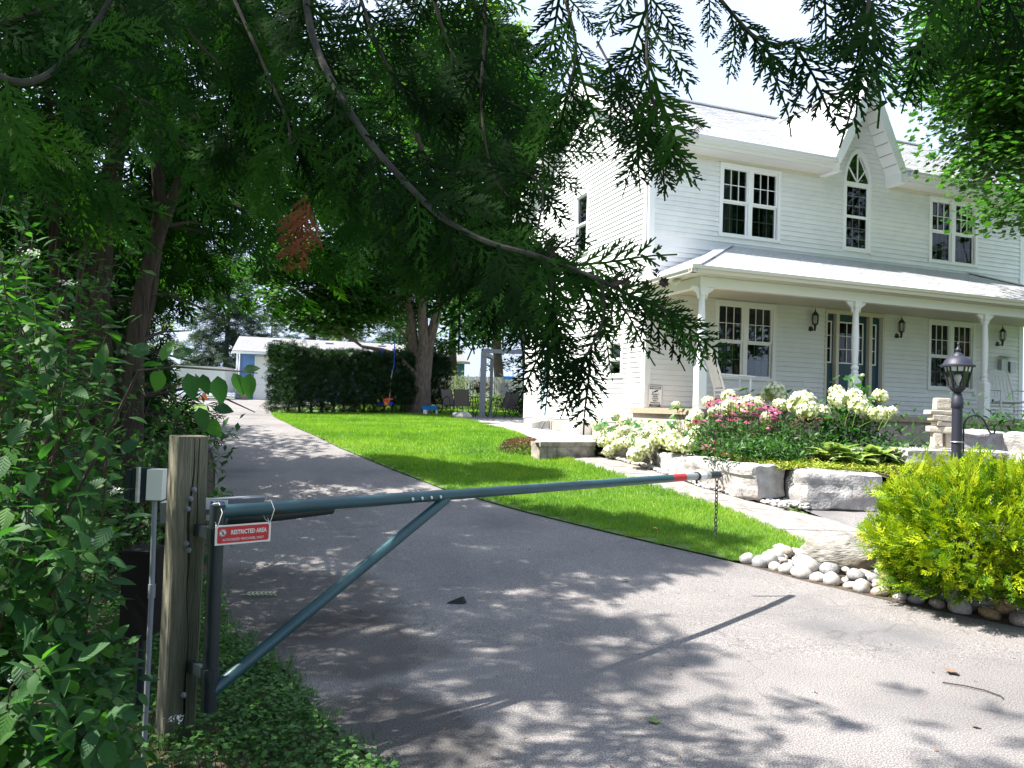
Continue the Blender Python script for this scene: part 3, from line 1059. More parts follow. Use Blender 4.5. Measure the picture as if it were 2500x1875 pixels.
# ---- windows
def window(pl, a0, a1, z0, z1, lights=2, grid=(3, 2), trim=.075, curtains=(1, 1), beige=False, label=None):
    tm = M['trim']
    mb = MB()
    T = trim
    pb(mb, pl, a0, a1, .001, .045, z1 - T, z1); pb(mb, pl, a0 - .01, a1 + .01, .001, .055, z0, z0 + T * .8)
    pb(mb, pl, a0, a0 + T, .001, .044, z0 + T * .8, z1 - T); pb(mb, pl, a1 - T, a1, .001, .044, z0 + T * .8, z1 - T)
    fr = hpart(mb, 'window', tm, label=label)
    A0, A1, Z0, Z1 = a0 + T, a1 - T, z0 + T * .8, z1 - T
    mw = .10 if lights == 2 else 0
    wl_ = (A1 - A0 - mw) / lights
    if mw: hpart(pb(MB(), pl, A0 + wl_, A0 + wl_ + mw, -.06, .030, Z0, Z1), 'mullion', tm, fr)
    for i in range(lights):
        b0 = A0 + i * (wl_ + mw); b1 = b0 + wl_
        zm = Z0 + (Z1 - Z0) * .49
        s = .035
        for (y0, y1, off) in ((zm, Z1, 0.0), (Z0, zm, -.03)):
            mb = MB()
            pb(mb, pl, b0, b1, off - .03, off + .012, y1 - s, y1); pb(mb, pl, b0, b1, off - .03, off + .012, y0, y0 + s)
            pb(mb, pl, b0, b0 + s, off - .03, off + .011, y0 + s, y1 - s); pb(mb, pl, b1 - s, b1, off - .03, off + .011, y0 + s, y1 - s)
            hpart(mb, 'sash', tm, fr)
            mb = MB()
            for k in range(1, grid[0]):
                x = b0 + s + (b1 - b0 - 2 * s) * k / grid[0]
                pb(mb, pl, x - .0055, x + .0055, off - .024, off - .004, y0 + s, y1 - s)
            for k in range(1, grid[1]):
                z = y0 + s + (y1 - y0 - 2 * s) * k / grid[1]
                pb(mb, pl, b0 + s, b1 - s, off - .0235, off - .0045, z - .0055, z + .0055)
            if grid[0] * grid[1] > 1: hpart(mb, 'muntin_grid', tm if y0 == zm else M['screened'], fr)
            o_ = off - .002 if y0 == Z0 else off - .027
            hpart(pb(MB(), pl, b0 + s, b1 - s, o_ - .003, o_ + .001, y0 + s, y1 - s), 'pane', M['glass'], fr)
    # what is seen behind the glass
    mb = MB()
    for i in range(2):
        if not curtains[i]: continue
        w_ = (A1 - A0) * .20 * curtains[i]
        x0, x1 = (A0, A0 + w_) if i == 0 else (A1 - w_, A1)
        n = 12
        pts = [(x0 + (x1 - x0) * k / n, -.20 - .03 * math.sin(k * 2.1)) for k in range(n + 1)]
        for (xa, oa), (xb, ob) in zip(pts[:-1], pts[1:]):
            q = lambda a, o, z: (a, -o, z) if pl == 'front' else (-o, a, z)
            mb.add([q(xa, oa, Z0), q(xb, ob, Z0), q(xb, ob, Z1), q(xa, oa, Z1)], [(0, 1, 2, 3)])
    if mb.v: hpart(mb, 'curtain', M['curtain'], fr)
    mb = MB()
    pb(mb, pl, a0 - .2, a1 + .2, -.95, -.9, z0 - .2, z1 + .2)
    pb(mb, pl, a0 - .25, a0 - .2, -.95, -.125, z0 - .2, z1 + .2); pb(mb, pl, a1 + .2, a1 + .25, -.95, -.125, z0 - .2, z1 + .2)
    pb(mb, pl, a0 - .25, a1 + .25, -.95, -.125, z1 + .2, z1 + .25); pb(mb, pl, a0 - .25, a1 + .25, -.95, -.125, z0 - .25, z0 - .2)
    hpart(mb, 'room', M['room'], fr)
    return fr


window('front', *OPEN_F[0], label='upper twin window with pale curtains, nearest the house corner', curtains=(1.5, .7))
window('front', *OPEN_F[1], label='upper twin window beyond the pointed gable', curtains=(0, 0))
window('front', *OPEN_F[2], label='porch twin window behind the white rocking chair', curtains=(.6, .9))
window('front', *OPEN_F[3], label='porch twin window behind the lamp post', curtains=(0, 0))
window('side', *OPEN_S[0], lights=1, grid=(1, 1), label='single upper window in the gable end', curtains=(1.8, 1.2))
window('side', *OPEN_S[1], lights=1, grid=(1, 1), label='small low window in the gable end', curtains=(0, 0))

# pointed window
AC = 5.07


def arch_ring(add, n=22):
    L_ = []
    top = 6.70 + .63 + add * 1.5
    zs = [6.70 + (top - 6.70) * (1 - (1 - k / n) ** 1.6) for k in range(n + 1)]
    for z in zs[:-1]: L_.append((AC - arch_hw(z, add), z))
    L_.append((AC, top))
    for z in zs[:-1][::-1]: L_.append((AC + arch_hw(z, add), z))
    return L_


mb = MB()
o_, i_ = arch_ring(.075), arch_ring(0.012)
for k in range(len(o_) - 1):
    a, b, c, d = o_[k], o_[k + 1], i_[k + 1], i_[k]
    mb.hexa([(p[0], -.044, p[1]) for p in (a, b, c, d)], [(p[0], -.001, p[1]) for p in (a, b, c, d)])
pb(mb, 'front', AC - .38, AC - .305, .001, .044, 5.25, 6.70); pb(mb, 'front', AC + .305, AC + .38, .001, .034, 5.25, 6.70)
pb(mb, 'front', AC - .39, AC + .39, .001, .045, 5.187, 5.25); pb(mb, 'front', AC - .305, AC + .305, -.04, .03, 6.63, 6.70)
awn = hpart(mb, 'window', M['trim'], label='tall pointed gothic window in the gable')
mb = MB()
for (xa, za, xb, zb) in [(AC, 6.7, AC, 7.3), (AC, 6.7, AC - .235, 7.02), (AC, 6.7, AC + .235, 7.02)]:
    mb.bar((xa, -.022, za), (xb, -.022, zb), .018, .012, (0, 1, 0))
for z0_, z1_ in ((5.25, 5.93), (5.97, 6.63)):
    for k in (1, 2): pb(mb, 'front', AC - .27 + .54 * k / 3 - .008, AC - .27 + .54 * k / 3 + .008, -.03, -.006, z0_, z1_)
    for k in ([1, 2] if z1_ > 6 else [1, 2]):
        z = z0_ + (z1_ - z0_) * k / 3
        pb(mb, 'front', AC - .28, AC + .28, -.029, -.007, z - .008, z + .008)
hpart(mb, 'muntin_grid', M['trim'], awn)
mb = MB()
for z0_, z1_ in ((5.25, 5.95), (5.95, 6.63)):
    pb(mb, 'front', AC - .305, AC - .27, -.03, .012, z0_, z1_); pb(mb, 'front', AC + .27, AC + .305, -.03, .012, z0_, z1_)
pb(mb, 'front', AC - .27, AC + .27, -.03, .013, 5.92, 5.98); pb(mb, 'front', AC - .27, AC + .27, -.03, .012, 5.25, 5.285)
hpart(mb, 'sash', M['trim'], awn)
mb = MB()
ring = arch_ring(0.0)
mb.add([(x, -.014, z) for x, z in ring], [tuple(range(len(ring)))])
mb.box(AC - .27, AC + .27, .004, .008, 5.285, 5.92).box(AC - .27, AC + .27, .004, .008, 5.98, 6.63)
hpart(MB().add([(x, -.006, z) for x, z in ring], [tuple(range(len(ring)))]), 'dark_inside', M['room'], awn)
hpart(mb, 'pane', M['glass'], awn)
hpart(MB().box(AC - .6, AC + .6, .7, .75, 5, 7.8).box(AC - .6, AC - .55, .13, .7, 5, 7.8).box(AC + .55, AC + .6, .13, .7, 5, 7.8).box(AC - .6, AC + .6, .13, .7, 4.95, 5), 'room', M['room'], awn)

# ---- roofs
def shingles(name, origin, eu, es, inside, W_, L_, expo=.145, tab=.30, parent=None, individual=False, mat=None):
    """courses of tabs on a plane: eu along the eave, es up the slope"""
    origin, eu, es = Vector(origin), Vector(eu).normalized(), Vector(es).normalized()
    nn = eu.cross(es).normalized()
    if nn.z < 0: nn = -nn
    acc = MB()
    rows = int(L_ / expo) + 1
    for r_ in range(rows):
        s0 = r_ * expo
        off = (r_ % 2) * tab * .5 + rnd.uniform(-.02, .02)
        c = -off
        while c < W_:
            e_ = .008 if individual else .003
            a, b = c + e_, c + tab - e_
            s1 = s0 + expo + (-.016 if individual else .012)
            if inside((a + b) / 2, s0 + expo * .5):
                # trim the ends by stepping inwards
                while a < b - .04 and not inside(a + .005, s0 + expo * .5): a += .02
                while b > a + .04 and not inside(b - .005, s0 + expo * .5): b -= .02
                j = rnd.uniform(-.004, .004)
                p = [origin + eu * a + es * (s0 + j), origin + eu * b + es * (s0 + j), origin + eu * b + es * s1, origin + eu * a + es * s1]
                h0, h1 = .016 + rnd.uniform(0, .004), .004
                top = [p[0] + nn * h0, p[1] + nn * h0, p[2] + nn * h1, p[3] + nn * h1]
                m_ = MB().hexa(p, top)
                if individual: m_.build('shingle', mat or M['shingle'], parent)
                else: acc.add(m_.v, m_.f)
            c += tab
    if not individual: tag(acc.build(name, mat or M['shingle'], parent), kind='stuff')


VE = -.45
ZE = roof_z(VE)
U0, U1 = -.35, WID + .35
PL = [(U0, VE), (4.05, VE), (DU, 2.72), (DU, RV), (U0, RV)]
PR = [(5.99, VE), (U1, VE), (U1, RV), (DU, RV), (DU, 2.72)]


def inpoly(poly):
    def f(x, y):
        c = False
        n = len(poly)
        for i in range(n):
            x0, y0 = poly[i]; x1, y1 = poly[(i + 1) % n]
            if (y0 > y) != (y1 > y) and x < (x1 - x0) * (y - y0) / (y1 - y0) + x0: c = not c
        return c
    return f


mb = MB()
for P_ in (PL, PR): mb.slab([(u, v, roof_z(v)) for u, v in P_], .14)
mb.slab([(U0, RV, RZ), (U1, RV, RZ), (U1, DEPTH + .45, roof_z(DEPTH + .45)), (U0, DEPTH + .45, roof_z(DEPTH + .45))], .14)
roof = hpart(mb, 'roof', M['shingle'])
ks = math.sqrt(1 + RSL ** 2)
for P_ in (PL, PR):
    f = inpoly(P_)
    x0 = min(p[0] for p in P_); x1 = max(p[0] for p in P_)
    shingles('shingle_courses', (x0, VE, ZE), (1, 0, 0), (0, 1, RSL), lambda a, s, f=f, x0=x0: f(x0 + a, VE + s / ks), x1 - x0, (RV - VE) * ks, parent=roof)
hpart(MB().bar((U0, RV, RZ + .01), (U1, RV, RZ + .01), .22, .03), 'ridge_cap', M['shingle'], roof)
# white metal valley beside the dormer
for sgn, ue in ((-1, 4.05), (1, 5.99)):
    a, b = Vector((ue, VE, ZE)), Vector((DU, 2.72, roof_z(2.72)))
    w_ = Vector((sgn * .17, 0, 0))
    up = Vector((0, 0, .022))
    hpart(MB().hexa([a, a + w_, b + w_, b], [a + up, a + w_ + up, b + w_ + up, b + up]), 'valley_flashing', M['trim'], roof)
# dormer roof
mb = MB()
for sgn, ue in ((-1, 4.05), (1, 5.99)):
    zt = DZ - DS * abs(ue - DU)
    tri = [(ue, VE, zt), (DU, VE, DZ), (DU, 2.74, DZ)]
    if sgn < 0: tri = tri[::-1]
    mb.hexa([(p[0] - sgn * .10, p[1], p[2] - .08) for p in tri], tri)
droof = hpart(mb, 'gable_roof', M['slate'], label='steep little roof over the pointed gable')
L_ = math.hypot(.97, .97 * DS)
for sgn, ue in ((-1, 4.05), (1, 5.99)):
    es = Vector((-sgn * .97, 0, .97 * DS))
    zt = DZ - DS * abs(ue - DU)

    def ins(a, s, L_=L_): return 0 <= a <= 3.17 * s / L_ + .05 and s < L_
    shingles('shingle_courses', (ue, VE, zt), (0, 1, 0), es, ins, 3.3, L_, expo=.15, tab=.30, parent=droof, individual=(sgn < 0))
# rake boards and sloped soffits of the dormer
for sgn, ue in ((-1, 4.05), (1, 5.99)):
    zt = DZ - DS * abs(ue - DU)
    a, b = Vector((ue, VE - .012, zt)), Vector((DU, VE - .012, DZ))
    dn = Vector((-sgn * .20 * DS / math.hypot(1, DS), 0, -.20 / math.hypot(1, DS)))
    dn = Vector((-sgn * .165, 0, -.08))
    hpart(MB().hexa([a + dn, b + dn + Vector((0, 0, -.16)), b, a], [p + Vector((0, .024, 0)) for p in (a + dn, b + dn + Vector((0, 0, -.16)), b, a)]), 'rake_board', M['trim'], droof)
    n = 8
    for k in range(n):
        t0, t1 = k / n, (k + 1) / n - .008
        q = lambda t: Vector((ue - sgn * .13, 0, zt - .09)).lerp(Vector((DU - sgn * .02, 0, DZ - .26)), t)
        A, B = q(t0), q(t1)
        ring = [(A.x, VE + .02, A.z), (B.x, VE + .02, B.z), (B.x, -.02, B.z), (A.x, -.02, A.z)]
        hpart(MB().hexa(ring, [(p[0] + sgn * .015, p[1], p[2] + .012) for p in ring]), 'soffit_panel', M['trim'], droof)
for sgn, ue in ((-1, 4.05), (1, 5.99)):
    x0_, x1_ = sorted((ue - sgn * .15, ue + sgn * .012))
    hpart(MB().box(x0_, x1_, VE + .004, -.003, 6.70, 6.93), 'eave_return', M['trim'], droof)
# main eaves: fascia, soffit panels, gutters
ew = hpart(MB().box(U0, 4.06, VE - .002, VE + .02, 6.76, ZE - .02).box(5.98, U1, VE - .002, VE + .02, 6.76, ZE - .02), 'eave', M['trim'])
pm = MB().box(0, .183, VE + .02, -.002, 6.745, 6.757).mesh('soffit_panel', M['soffit'])
for u0_, n in ((U0, 24), (6.0, 24)):
    for k in range(n):
        link('soffit_panel', pm, ew, (u0_ + k * .185, 0, 0))


def gutter(a, b, nm='gutter', parent=None, mat=None):
    a, b = Vector(a), Vector(b)
    d = (b - a).normalized()
    o_ = Vector((d.y, -d.x, 0))
    prof = [(0, 0), (0, .12), (.008, .12), (.008, .012), (.075, .012), (.088, .06), (.11, .075), (.11, .12), (.122, .12), (.122, .065), (.098, .05), (.085, 0)]
    mb = MB()
    mb.hexa([a + o_ * x + Vector((0, 0, z)) for x, z in prof], [b + o_ * x + Vector((0, 0, z)) for x, z in prof])
    return hpart(mb, nm, mat or M['gutter'], parent)


gutter((U0 - .02, VE - .005, ZE - .155), (4.04, VE - .005, ZE - .155))
gutter((6.02, VE - .005, ZE - .155), (U1, VE - .005, ZE - .155))
# gable-end rakes
mb = MB()
for v0, v1 in ((VE - .02, RV), (DEPTH + .47, RV)):
    a = Vector((U0 - .012, v0, roof_z(v0) + .01)); b = Vector((U0 - .012, v1, RZ + .01))
    mb.hexa([a + Vector((0, 0, -.22)), b + Vector((0, 0, -.22)), b, a], [p + Vector((.03, 0, 0)) for p in (a + Vector((0, 0, -.22)), b + Vector((0, 0, -.22)), b, a)])
rk = hpart(mb, 'rake_board', M['trim'])
for v0, v1 in ((VE, RV), (DEPTH + .45, RV)):
    n = 10
    for k in range(n):
        t0, t1 = k / n, (k + 1) / n - .006
        va, vb = v0 + (v1 - v0) * t0, v0 + (v1 - v0) * t1
        ring = [(U0 + .02, va, roof_z(va) - .175), (-.003, va, roof_z(va) - .175), (-.003, vb, roof_z(vb) - .175), (U0 + .02, vb, roof_z(vb) - .175)]
        hpart(MB().slab([(p[0], p[1], p[2] + .012) for p in ring], .012), 'soffit_panel', M['trim'], rk)
# downspout beside the corner
hpart(MB().tube([(-.07, VE + .30, 6.86), (-.07, VE + .35, 6.72), (-.065, .06, 6.55), (-.065, .06, 4.62), (-.075, .15, 4.45), (-.075, .42, 4.32), (-.075, .45, 4.2)], .035, 8), 'downspout', M['trim'], smooth=True)

# ---- porch
PO = 2.35
PZ0, PZ1 = 5.0, 4.0
pu0, pu1 = -.45, WID + .45
mb = MB()
mb.slab([(pu0, -PO, PZ1), (pu1, -PO, PZ1), (8.36, -.006, PZ1 + 1.0), (1.83, -.006, PZ1 + 1.0)], .07)
mb.slab([(pu0, -PO, PZ1), (1.83, -.006, PZ0), (pu0, -.006, PZ1)], .07)
mb.slab([(pu1, -PO, PZ1), (pu1, -.006, PZ1), (8.36, -.006, PZ0)], .07)
proof = hpart(mb, 'porch_roof', M['shingle'])
kp = math.hypot(PO, 1.0)


def insf(a, s):
    v = s / kp
    return 0 <= v < 1 and pu0 + v * (1.83 - pu0) <= pu0 + a <= pu1 - v * (pu1 - 8.36)


shingles('shingle_courses', (pu0, -PO, PZ1), (1, 0, 0), (0, PO, 1.0), insf, pu1 - pu0, kp, expo=.135, tab=.30, parent=proof)
kh = math.hypot(1.83 - pu0, 1.0)


def insh(a, s):
    t = s / kh
    return 0 <= t < 1 and a >= PO * t and a <= PO


shingles('shingle_courses', (pu0, -PO, PZ1), (0, 1, 0), (1.83 - pu0, 0, 1.0), insh, PO, kh, expo=.135, tab=.30, parent=proof)
hpart(MB().bar((pu0, -PO, PZ1 + .015), (1.83, -.01, PZ0 + .015), .2, .022), 'hip_cap', M['shingle'], proof)
hpart(MB().bar((pu1, -PO, PZ1 + .015), (8.36, -.01, PZ0 + .015), .2, .022), 'hip_cap', M['shingle'], proof)
mb = MB()
mb.box(pu0 + .02, pu1 - .02, -PO + .02, -.02, 3.90, 3.92)
ceil = hpart(mb, 'porch_ceiling', M['beige_trim'])
mb = MB()
for u in np.arange(pu0 + .05, pu1 - .1, .3):
    mb.box(u, u + .285, -PO + .03, -PO + .42, 3.893, 3.8995)
hpart(mb, 'soffit_strip', M['soffit'], ceil)
mb = MB().box(pu0 + .005, pu1 - .005, -PO - .002, -PO + .018, 3.89, PZ1 - .02).box(pu0 - .002, pu0 + .018, -PO + .02, -.01, 3.89, PZ1 - .02).box(pu1 - .018, pu1 + .002, -PO + .02, -.01, 3.89, PZ1 - .02)
hpart(mb, 'porch_fascia', M['trim'])
gutter((pu0 - .12, -PO - .003, PZ1 - .13), (pu1 + .1, -PO - .003, PZ1 - .13), mat=M['beige_trim'])
gutter((pu0 - .003, .12, PZ1 - .13), (pu0 - .003, -PO - .12, PZ1 - .13))
PB = 2.0
hpart(MB().box(-.16, WID + .16, -PB - .07, -PB + .07, 3.72, 3.889).box(-.155, -.015, -PB + .071, -.03, 3.72, 3.889), 'porch_beam', M['trim'])
hpart(MB().box(-.3, WID + .3, -2.25, -.02, 1.555, 1.647).box(-.32, WID + .32, -2.275, -2.251, 1.545, 1.645).box(-.32, -.301, -2.25, -.02, 1.545, 1.645), 'porch_floor', M['deck'])
mb = MB().box(-.26, WID + .26, -2.2, -.03, .8, 1.554)
hpart(mb, 'porch_foundation', M['foundation'])
prof = [(.053, 0), (.053, .30), (.064, .32), (.064, .35), (.050, .37), (.068, .40), (.068, .44), (.047, .47), (.052, .50), (.058, .53), (.055, .56), (.063, .75), (.066, .95), (.060, 1.15), (.052, 1.4), (.050, 1.45), (.062, 1.47), (.062, 1.49), (.050, 1.51)]
mb = MB().box(-.078, .078, -.078, .078, 0, .70)
mb.hexa([(-.078, -.078, .70), (.078, -.078, .70), (.078, .078, .70), (-.078, .078, .70)], [(-.05, -.05, .745), (.05, -.05, .745), (.05, .05, .745), (-.05, .05, .745)])
mb.lathe([(r_, .742 + (z - .30) * .985) for r_, z in prof[1:]], n=18)
mb.hexa([(-.05, -.05, 1.93), (.05, -.05, 1.93), (.05, .05, 1.93), (-.05, .05, 1.93)], [(-.075, -.075, 1.98), (.075, -.075, 1.98), (.075, .075, 1.98), (-.075, .075, 1.98)])
mb.box(-.075, .075, -.075, .075, 1.98, 2.073)
for s in (-1, 1):
    mb.hexa([(s * .076, -.02, 1.86), (s * .076, -.02, 2.072), (s * .22, -.02, 2.072), (s * .20, -.02, 2.03), (s * .11, -.02, 1.97)],
            [(s * .076, .02, 1.86), (s * .076, .02, 2.072), (s * .22, .02, 2.072), (s * .20, .02, 2.03), (s * .11, .02, 1.97)])
pmesh = mb.mesh('porch_post', M['trim'], True)
for u in (-.07, 3.22, 6.44, 9.72):
    link('porch_post', pmesh, HS, (u, -PB, .647))

# ---- front door set
mb = MB()
pb(mb, 'front', 4.28, 5.89, .001, .035, 3.80, 3.886)
for a, b in ((4.28, 4.335), (5.835, 5.89)): pb(mb, 'front', a, b, .001, .034, 1.648, 3.80)
for a, b in ((4.575, 4.655), (5.475, 5.555)): pb(mb, 'front', a, b, -.10, .030, 1.648, 3.80)
pb(mb, 'front', 4.335, 5.835, -.10, -.099, 3.79, 3.80)
dfr = hpart(mb, 'door_frame', M['beige_trim'])


def leafdoor(a0, a1, g0, g1, gz0, gz1, cols, rows, nm, lab=None, depth=-.07):
    mb = MB()
    pb(mb, 'front', a0, g0, depth - .04, depth, 1.66, 3.79); pb(mb, 'front', g1, a1, depth - .04, depth, 1.66, 3.79)
    pb(mb, 'front', g0, g1, depth - .04, depth, 1.66, gz0); pb(mb, 'front', g0, g1, depth - .04, depth, gz1, 3.79)
    d = hpart(mb, nm, M['door_teal'], label=lab)
    mb = MB()
    e = .028
    pb(mb, 'front', g0 - e, g1 + e, depth, depth + .014, gz1, gz1 + e); pb(mb, 'front', g0 - e, g1 + e, depth, depth + .014, gz0 - e, gz0)
    pb(mb, 'front', g0 - e, g0, depth, depth + .013, gz0, gz1); pb(mb, 'front', g1, g1 + e, depth, depth + .013, gz0, gz1)
    for k in range(1, cols): x = g0 + (g1 - g0) * k / cols; pb(mb, 'front', x - .008, x + .008, depth - .006, depth + .008, gz0, gz1)
    for k in range(1, rows): z = gz0 + (gz1 - gz0) * k / rows; pb(mb, 'front', g0, g1, depth - .0055, depth + .0075, z - .008, z + .008)
    hpart(mb, 'glazing_bars', M['trim'], d)
    hpart(pb(MB(), 'front', g0, g1, depth - .02, depth - .016, gz0, gz1), 'pane', M['glass'], d)
    return d


fd = leafdoor(4.66, 5.47, 4.73, 5.26 + .1, 2.78, 3.63, 3, 3, 'front_door', 'teal front door with nine panes and a dark wreath')
hpart(MB().tube([(5.43, .055, 2.55), (5.43, .02, 2.55), (5.43, .0, 2.5)], .014, 8), 'handle', M['steel'], fd)
pts = [(5.02 + .17 * math.cos(a), -.0 - .02, 3.05 + .19 * math.sin(a)) for a in np.linspace(0, 2 * math.pi, 22)]
leafdoor(4.34, 4.57, 4.385, 4.50, 2.78, 3.63, 1, 3, 'sidelight')
leafdoor(5.56, 5.83, 5.60, 5.72, 2.78, 3.63, 1, 3, 'sidelight')
hpart(MB().box(4.2, 6.0, .6, .65, 1.6, 4.0).box(4.2, 4.25, .13, .6, 1.6, 4.0).box(5.95, 6.0, .13, .6, 1.6, 4.0), 'hallway', M['room'])
# side door
mb = MB()
pb(mb, 'side', 4.80, 5.48, .001, .03, 3.24, 3.33); pb(mb, 'side', 4.80, 4.88, .001, .029, 1.30, 3.24); pb(mb, 'side', 5.40, 5.48, .001, .029, 1.30, 3.24)
hpart(mb, 'door_frame', M['trim'])
mb = MB()
pb(mb, 'side', 4.88, 5.40, -.06, -.02, 1.30, 2.2); pb(mb, 'side', 4.88, 4.96, -.06, -.02, 2.2, 3.24); pb(mb, 'side', 5.32, 5.40, -.06, -.02, 2.2, 3.24); pb(mb, 'side', 4.96, 5.32, -.06, -.02, 3.1, 3.24)
pb(mb, 'side', 4.96, 5.32, -.02, -.012, 1.45, 2.05)
sd = hpart(mb, 'side_door', M['door_blue'], label='pale blue side door')
hpart(pb(MB(), 'side', 4.96, 5.32, -.05, -.045, 2.2, 3.1), 'pane', M['glass'], sd)
hpart(pb(MB(), 'side', 4.7, 5.6, -.5, -.45, 1.2, 3.4), 'room', M['room'], sd)
hpart(pb(MB(), 'side', 4.72, 5.56, .013, .26, 1.0, 1.27), 'door_step', M['concrete'])

# ---- fittings that can be lifted away
def wall_lantern(loc, rz, label, group='carriage lanterns on the house wall', first=[None]):
    if first[0] is None:
        t = thing('wall_lantern', label, 'lantern', (0, 0, 0), 0, group)
        MB().lathe([(.055, 0), (.055, .03)], n=8).build('back_plate', M['blackmetal'], t, loc=(0, 0, 0)).rotation_euler = (R(90), 0, 0)
        MB().tube([(0, -.02, 0), (0, -.07, -.04), (0, -.12, -.03), (0, -.15, .02), (0, -.15, .06)], .012, 6).build('arm', M['blackmetal'], t, True)
        mb = MB().lathe([(.03, .06), (.055, .075), (.06, .09)], (0, -.15, 0), 8).lathe([(.075, .27), (.06, .30), (.03, .34), (.012, .36), (.012, .38), (.004, .42)], (0, -.15, 0), 8)
        mb.lathe([(.012, -.06), (.02, -.02), (.03, .06)], (0, -.15, 0), 8)
        for k in range(6):
            a = k * math.pi / 3
            c_, s_ = math.cos(a), math.sin(a)
            mb.tube([(.058 * c_, -.15 + .058 * s_, .088), (.072 * c_, -.15 + .072 * s_, .18), (.068 * c_, -.15 + .068 * s_, .275)], .005, 4)
        mb.build('cage', M['blackmetal'], t)
        MB().lathe([(.045, .09), (.058, .18), (.052, .27)], (0, -.15, 0), 12).build('glass_shade', M['clearglass'], t, True)
        MB().lathe([(.012, .09), (.014, .14), (.010, .19), (.004, .21)], (0, -.15, 0), 8).build('candle_bulb', M['offwhite'], t, True)
        first[0] = t
        t.location = loc; t.rotation_euler = (0, 0, rz)
        return t
    return dup(first[0], loc, rz, label, group)


wall_lantern(hw(3.90, -.005, 3.44), HROT, 'black carriage lantern between the porch twin window and the front door')
wall_lantern(hw(6.24, -.005, 3.44), HROT, 'black carriage lantern on the far side of the front door, before the lamp post window')
wall_lantern(hw(9.28, -.005, 3.44), HROT, 'black carriage lantern above the wall mailbox')
wall_lantern(hw(-.005, 4.53, 2.93), HROT - R(90), 'dark carriage lantern beside the pale blue side door')

t = thing('warning_sign', 'white upright warning sign about video surveillance, standing at the house corner', 'sign', hw(.205, -.05, 1.65), HROT)
ring = []
for cx, cz, a0 in ((.13, .415, 0), (-.13, .415, 90), (-.13, .035, 180), (.13, .035, 270)):
    for k in range(5): ring.append((cx + .03 * math.cos(R(a0 + k * 22.5)), 0, cz + .03 * math.sin(R(a0 + k * 22.5))))
MB().hexa(ring, [(p[0], .006, p[2]) for p in ring]).build('plate', M['white'], t)
mb = MB()
ri = [(p[0] * .93, -.0012, (p[2] - .225) * .955 + .225) for p in ring]; ro = [(p[0] * .97, -.0012, (p[2] - .225) * .98 + .225) for p in ring]
for k in range(len(ring)):
    k2 = (k + 1) % len(ring)
    mb.add([ri[k], ri[k2], ro[k2], ro[k]], [(0, 1, 2, 3)])
mb.box(-.125, .125, -.0014, -.0006, .365, .42).box(-.125, .125, -.0014, -.0006, .025, .075)
mb.bar((-.02, -.001, .315), (.06, -.001, .345), .028, .001, (0, 1, 0)).bar((-.05, -.001, .30), (-.022, -.001, .315), .012, .001, (0, 1, 0)).box(-.06, -.045, -.0014, -.0006, .285, .32)
mb.build('print', M['black'], t)
text('lettering', 'WARNING', M['white'], .055, t, (0, -.0022, .392), sx=.85, bold=.0012)
for s_, z, k in (('PROPERTY', .262, .85), ('UNDER', .222, .85), ('24 HOUR', .182, .85), ('VIDEO', .142, .85), ('SURVEILLANCE', .102, .78)):
    text('lettering', s_, M['black'], .040, t, (0, -.0022, z), sx=k, bold=.0008)
text('lettering', 'ALARMFORCE', M['white'], .036, t, (0, -.0022, .057), sx=.85)
text('lettering', 'SECURITY', M['white'], .018, t, (0, -.0022, .035), sx=1)

t = thing('wall_mailbox', 'grey metal mailbox with slanted lid on the porch wall below a lantern', 'mailbox', hw(9.5, -.03, 2.75), HROT)
MB().box(-.20, .0, -.10, 0, 0, .33).box(.03, .2, -.14, 0, .02, .28).build('box', M['galv'], t)
MB().hexa([(-.19, -.24, .36), (.24, -.24, .36), (.21, .0, .41), (-.16, .0, .41)], [(-.19, -.24, .37), (.24, -.24, .37), (.21, .0, .42), (-.16, .0, .42)]).build('lid', M['galv'], t)
t = thing('floodlight', 'white twin-head floodlight under the porch eave corner', 'light', hw(-.28, -1.55, 3.87), HROT)
for s in (-1, 1):
    o = MB().lathe([(.03, 0), (.045, .05), (.06, .11), (.055, .115)], n=12).build('lamp_head', M['offwhite'], t, True, (0, s * .08, 0))
    o.rotation_euler = (R(35 * s), R(-125), 0)
MB().box(-.05, .05, -.05, .05, -.02, .03).build('mount', M['offwhite'], t)
t = thing('hose_tap', 'small outdoor tap on the white gable wall beside the blue door', 'tap', hw(-.02, 4.41, 1.88), HROT)
MB().tube([(.02, 0, 0), (-.06, 0, 0), (-.08, 0, -.05)], .014, 6).lathe([(.03, .02), (.03, .03)], (-.05, 0, 0), 8).build('spout', M['galv'], t)
t = thing('utility_vents', 'louvred vent covers and boxes along the foot of the gable wall', 'vent', hw(-.02, 3.9, 1.0), HROT)
MB().box(-.42, -.10, 1.0, 1.04, 0, .22).build('side_panel', M['offwhite'], t)
mb = MB()
for k in range(9): mb.box(-.30, -.26, .15, .98, .03 + k * .028, .04 + k * .028)
mb.bar((-.31, .75, .01), (-.31, .35, .27), .02)
mb.build('louvre_panel', M['galv'], t)
mb = MB().box(-.26, -.23, -.65, .12, .01, .03).box(-.26, -.23, -.65, .12, .27, .29).box(-.26, -.23, -.65, -.63, .03, .27).box(-.26, -.23, .10, .12, .03, .27)
for k in range(8): mb.box(-.25, -.24, -.63, .10, .05 + k * .028, .058 + k * .028)
mb.build('grille', M['galv'], t)
MB().box(-.30, 0, -1.6, -.70, .0, .30).build('box', M['offwhite'], t)


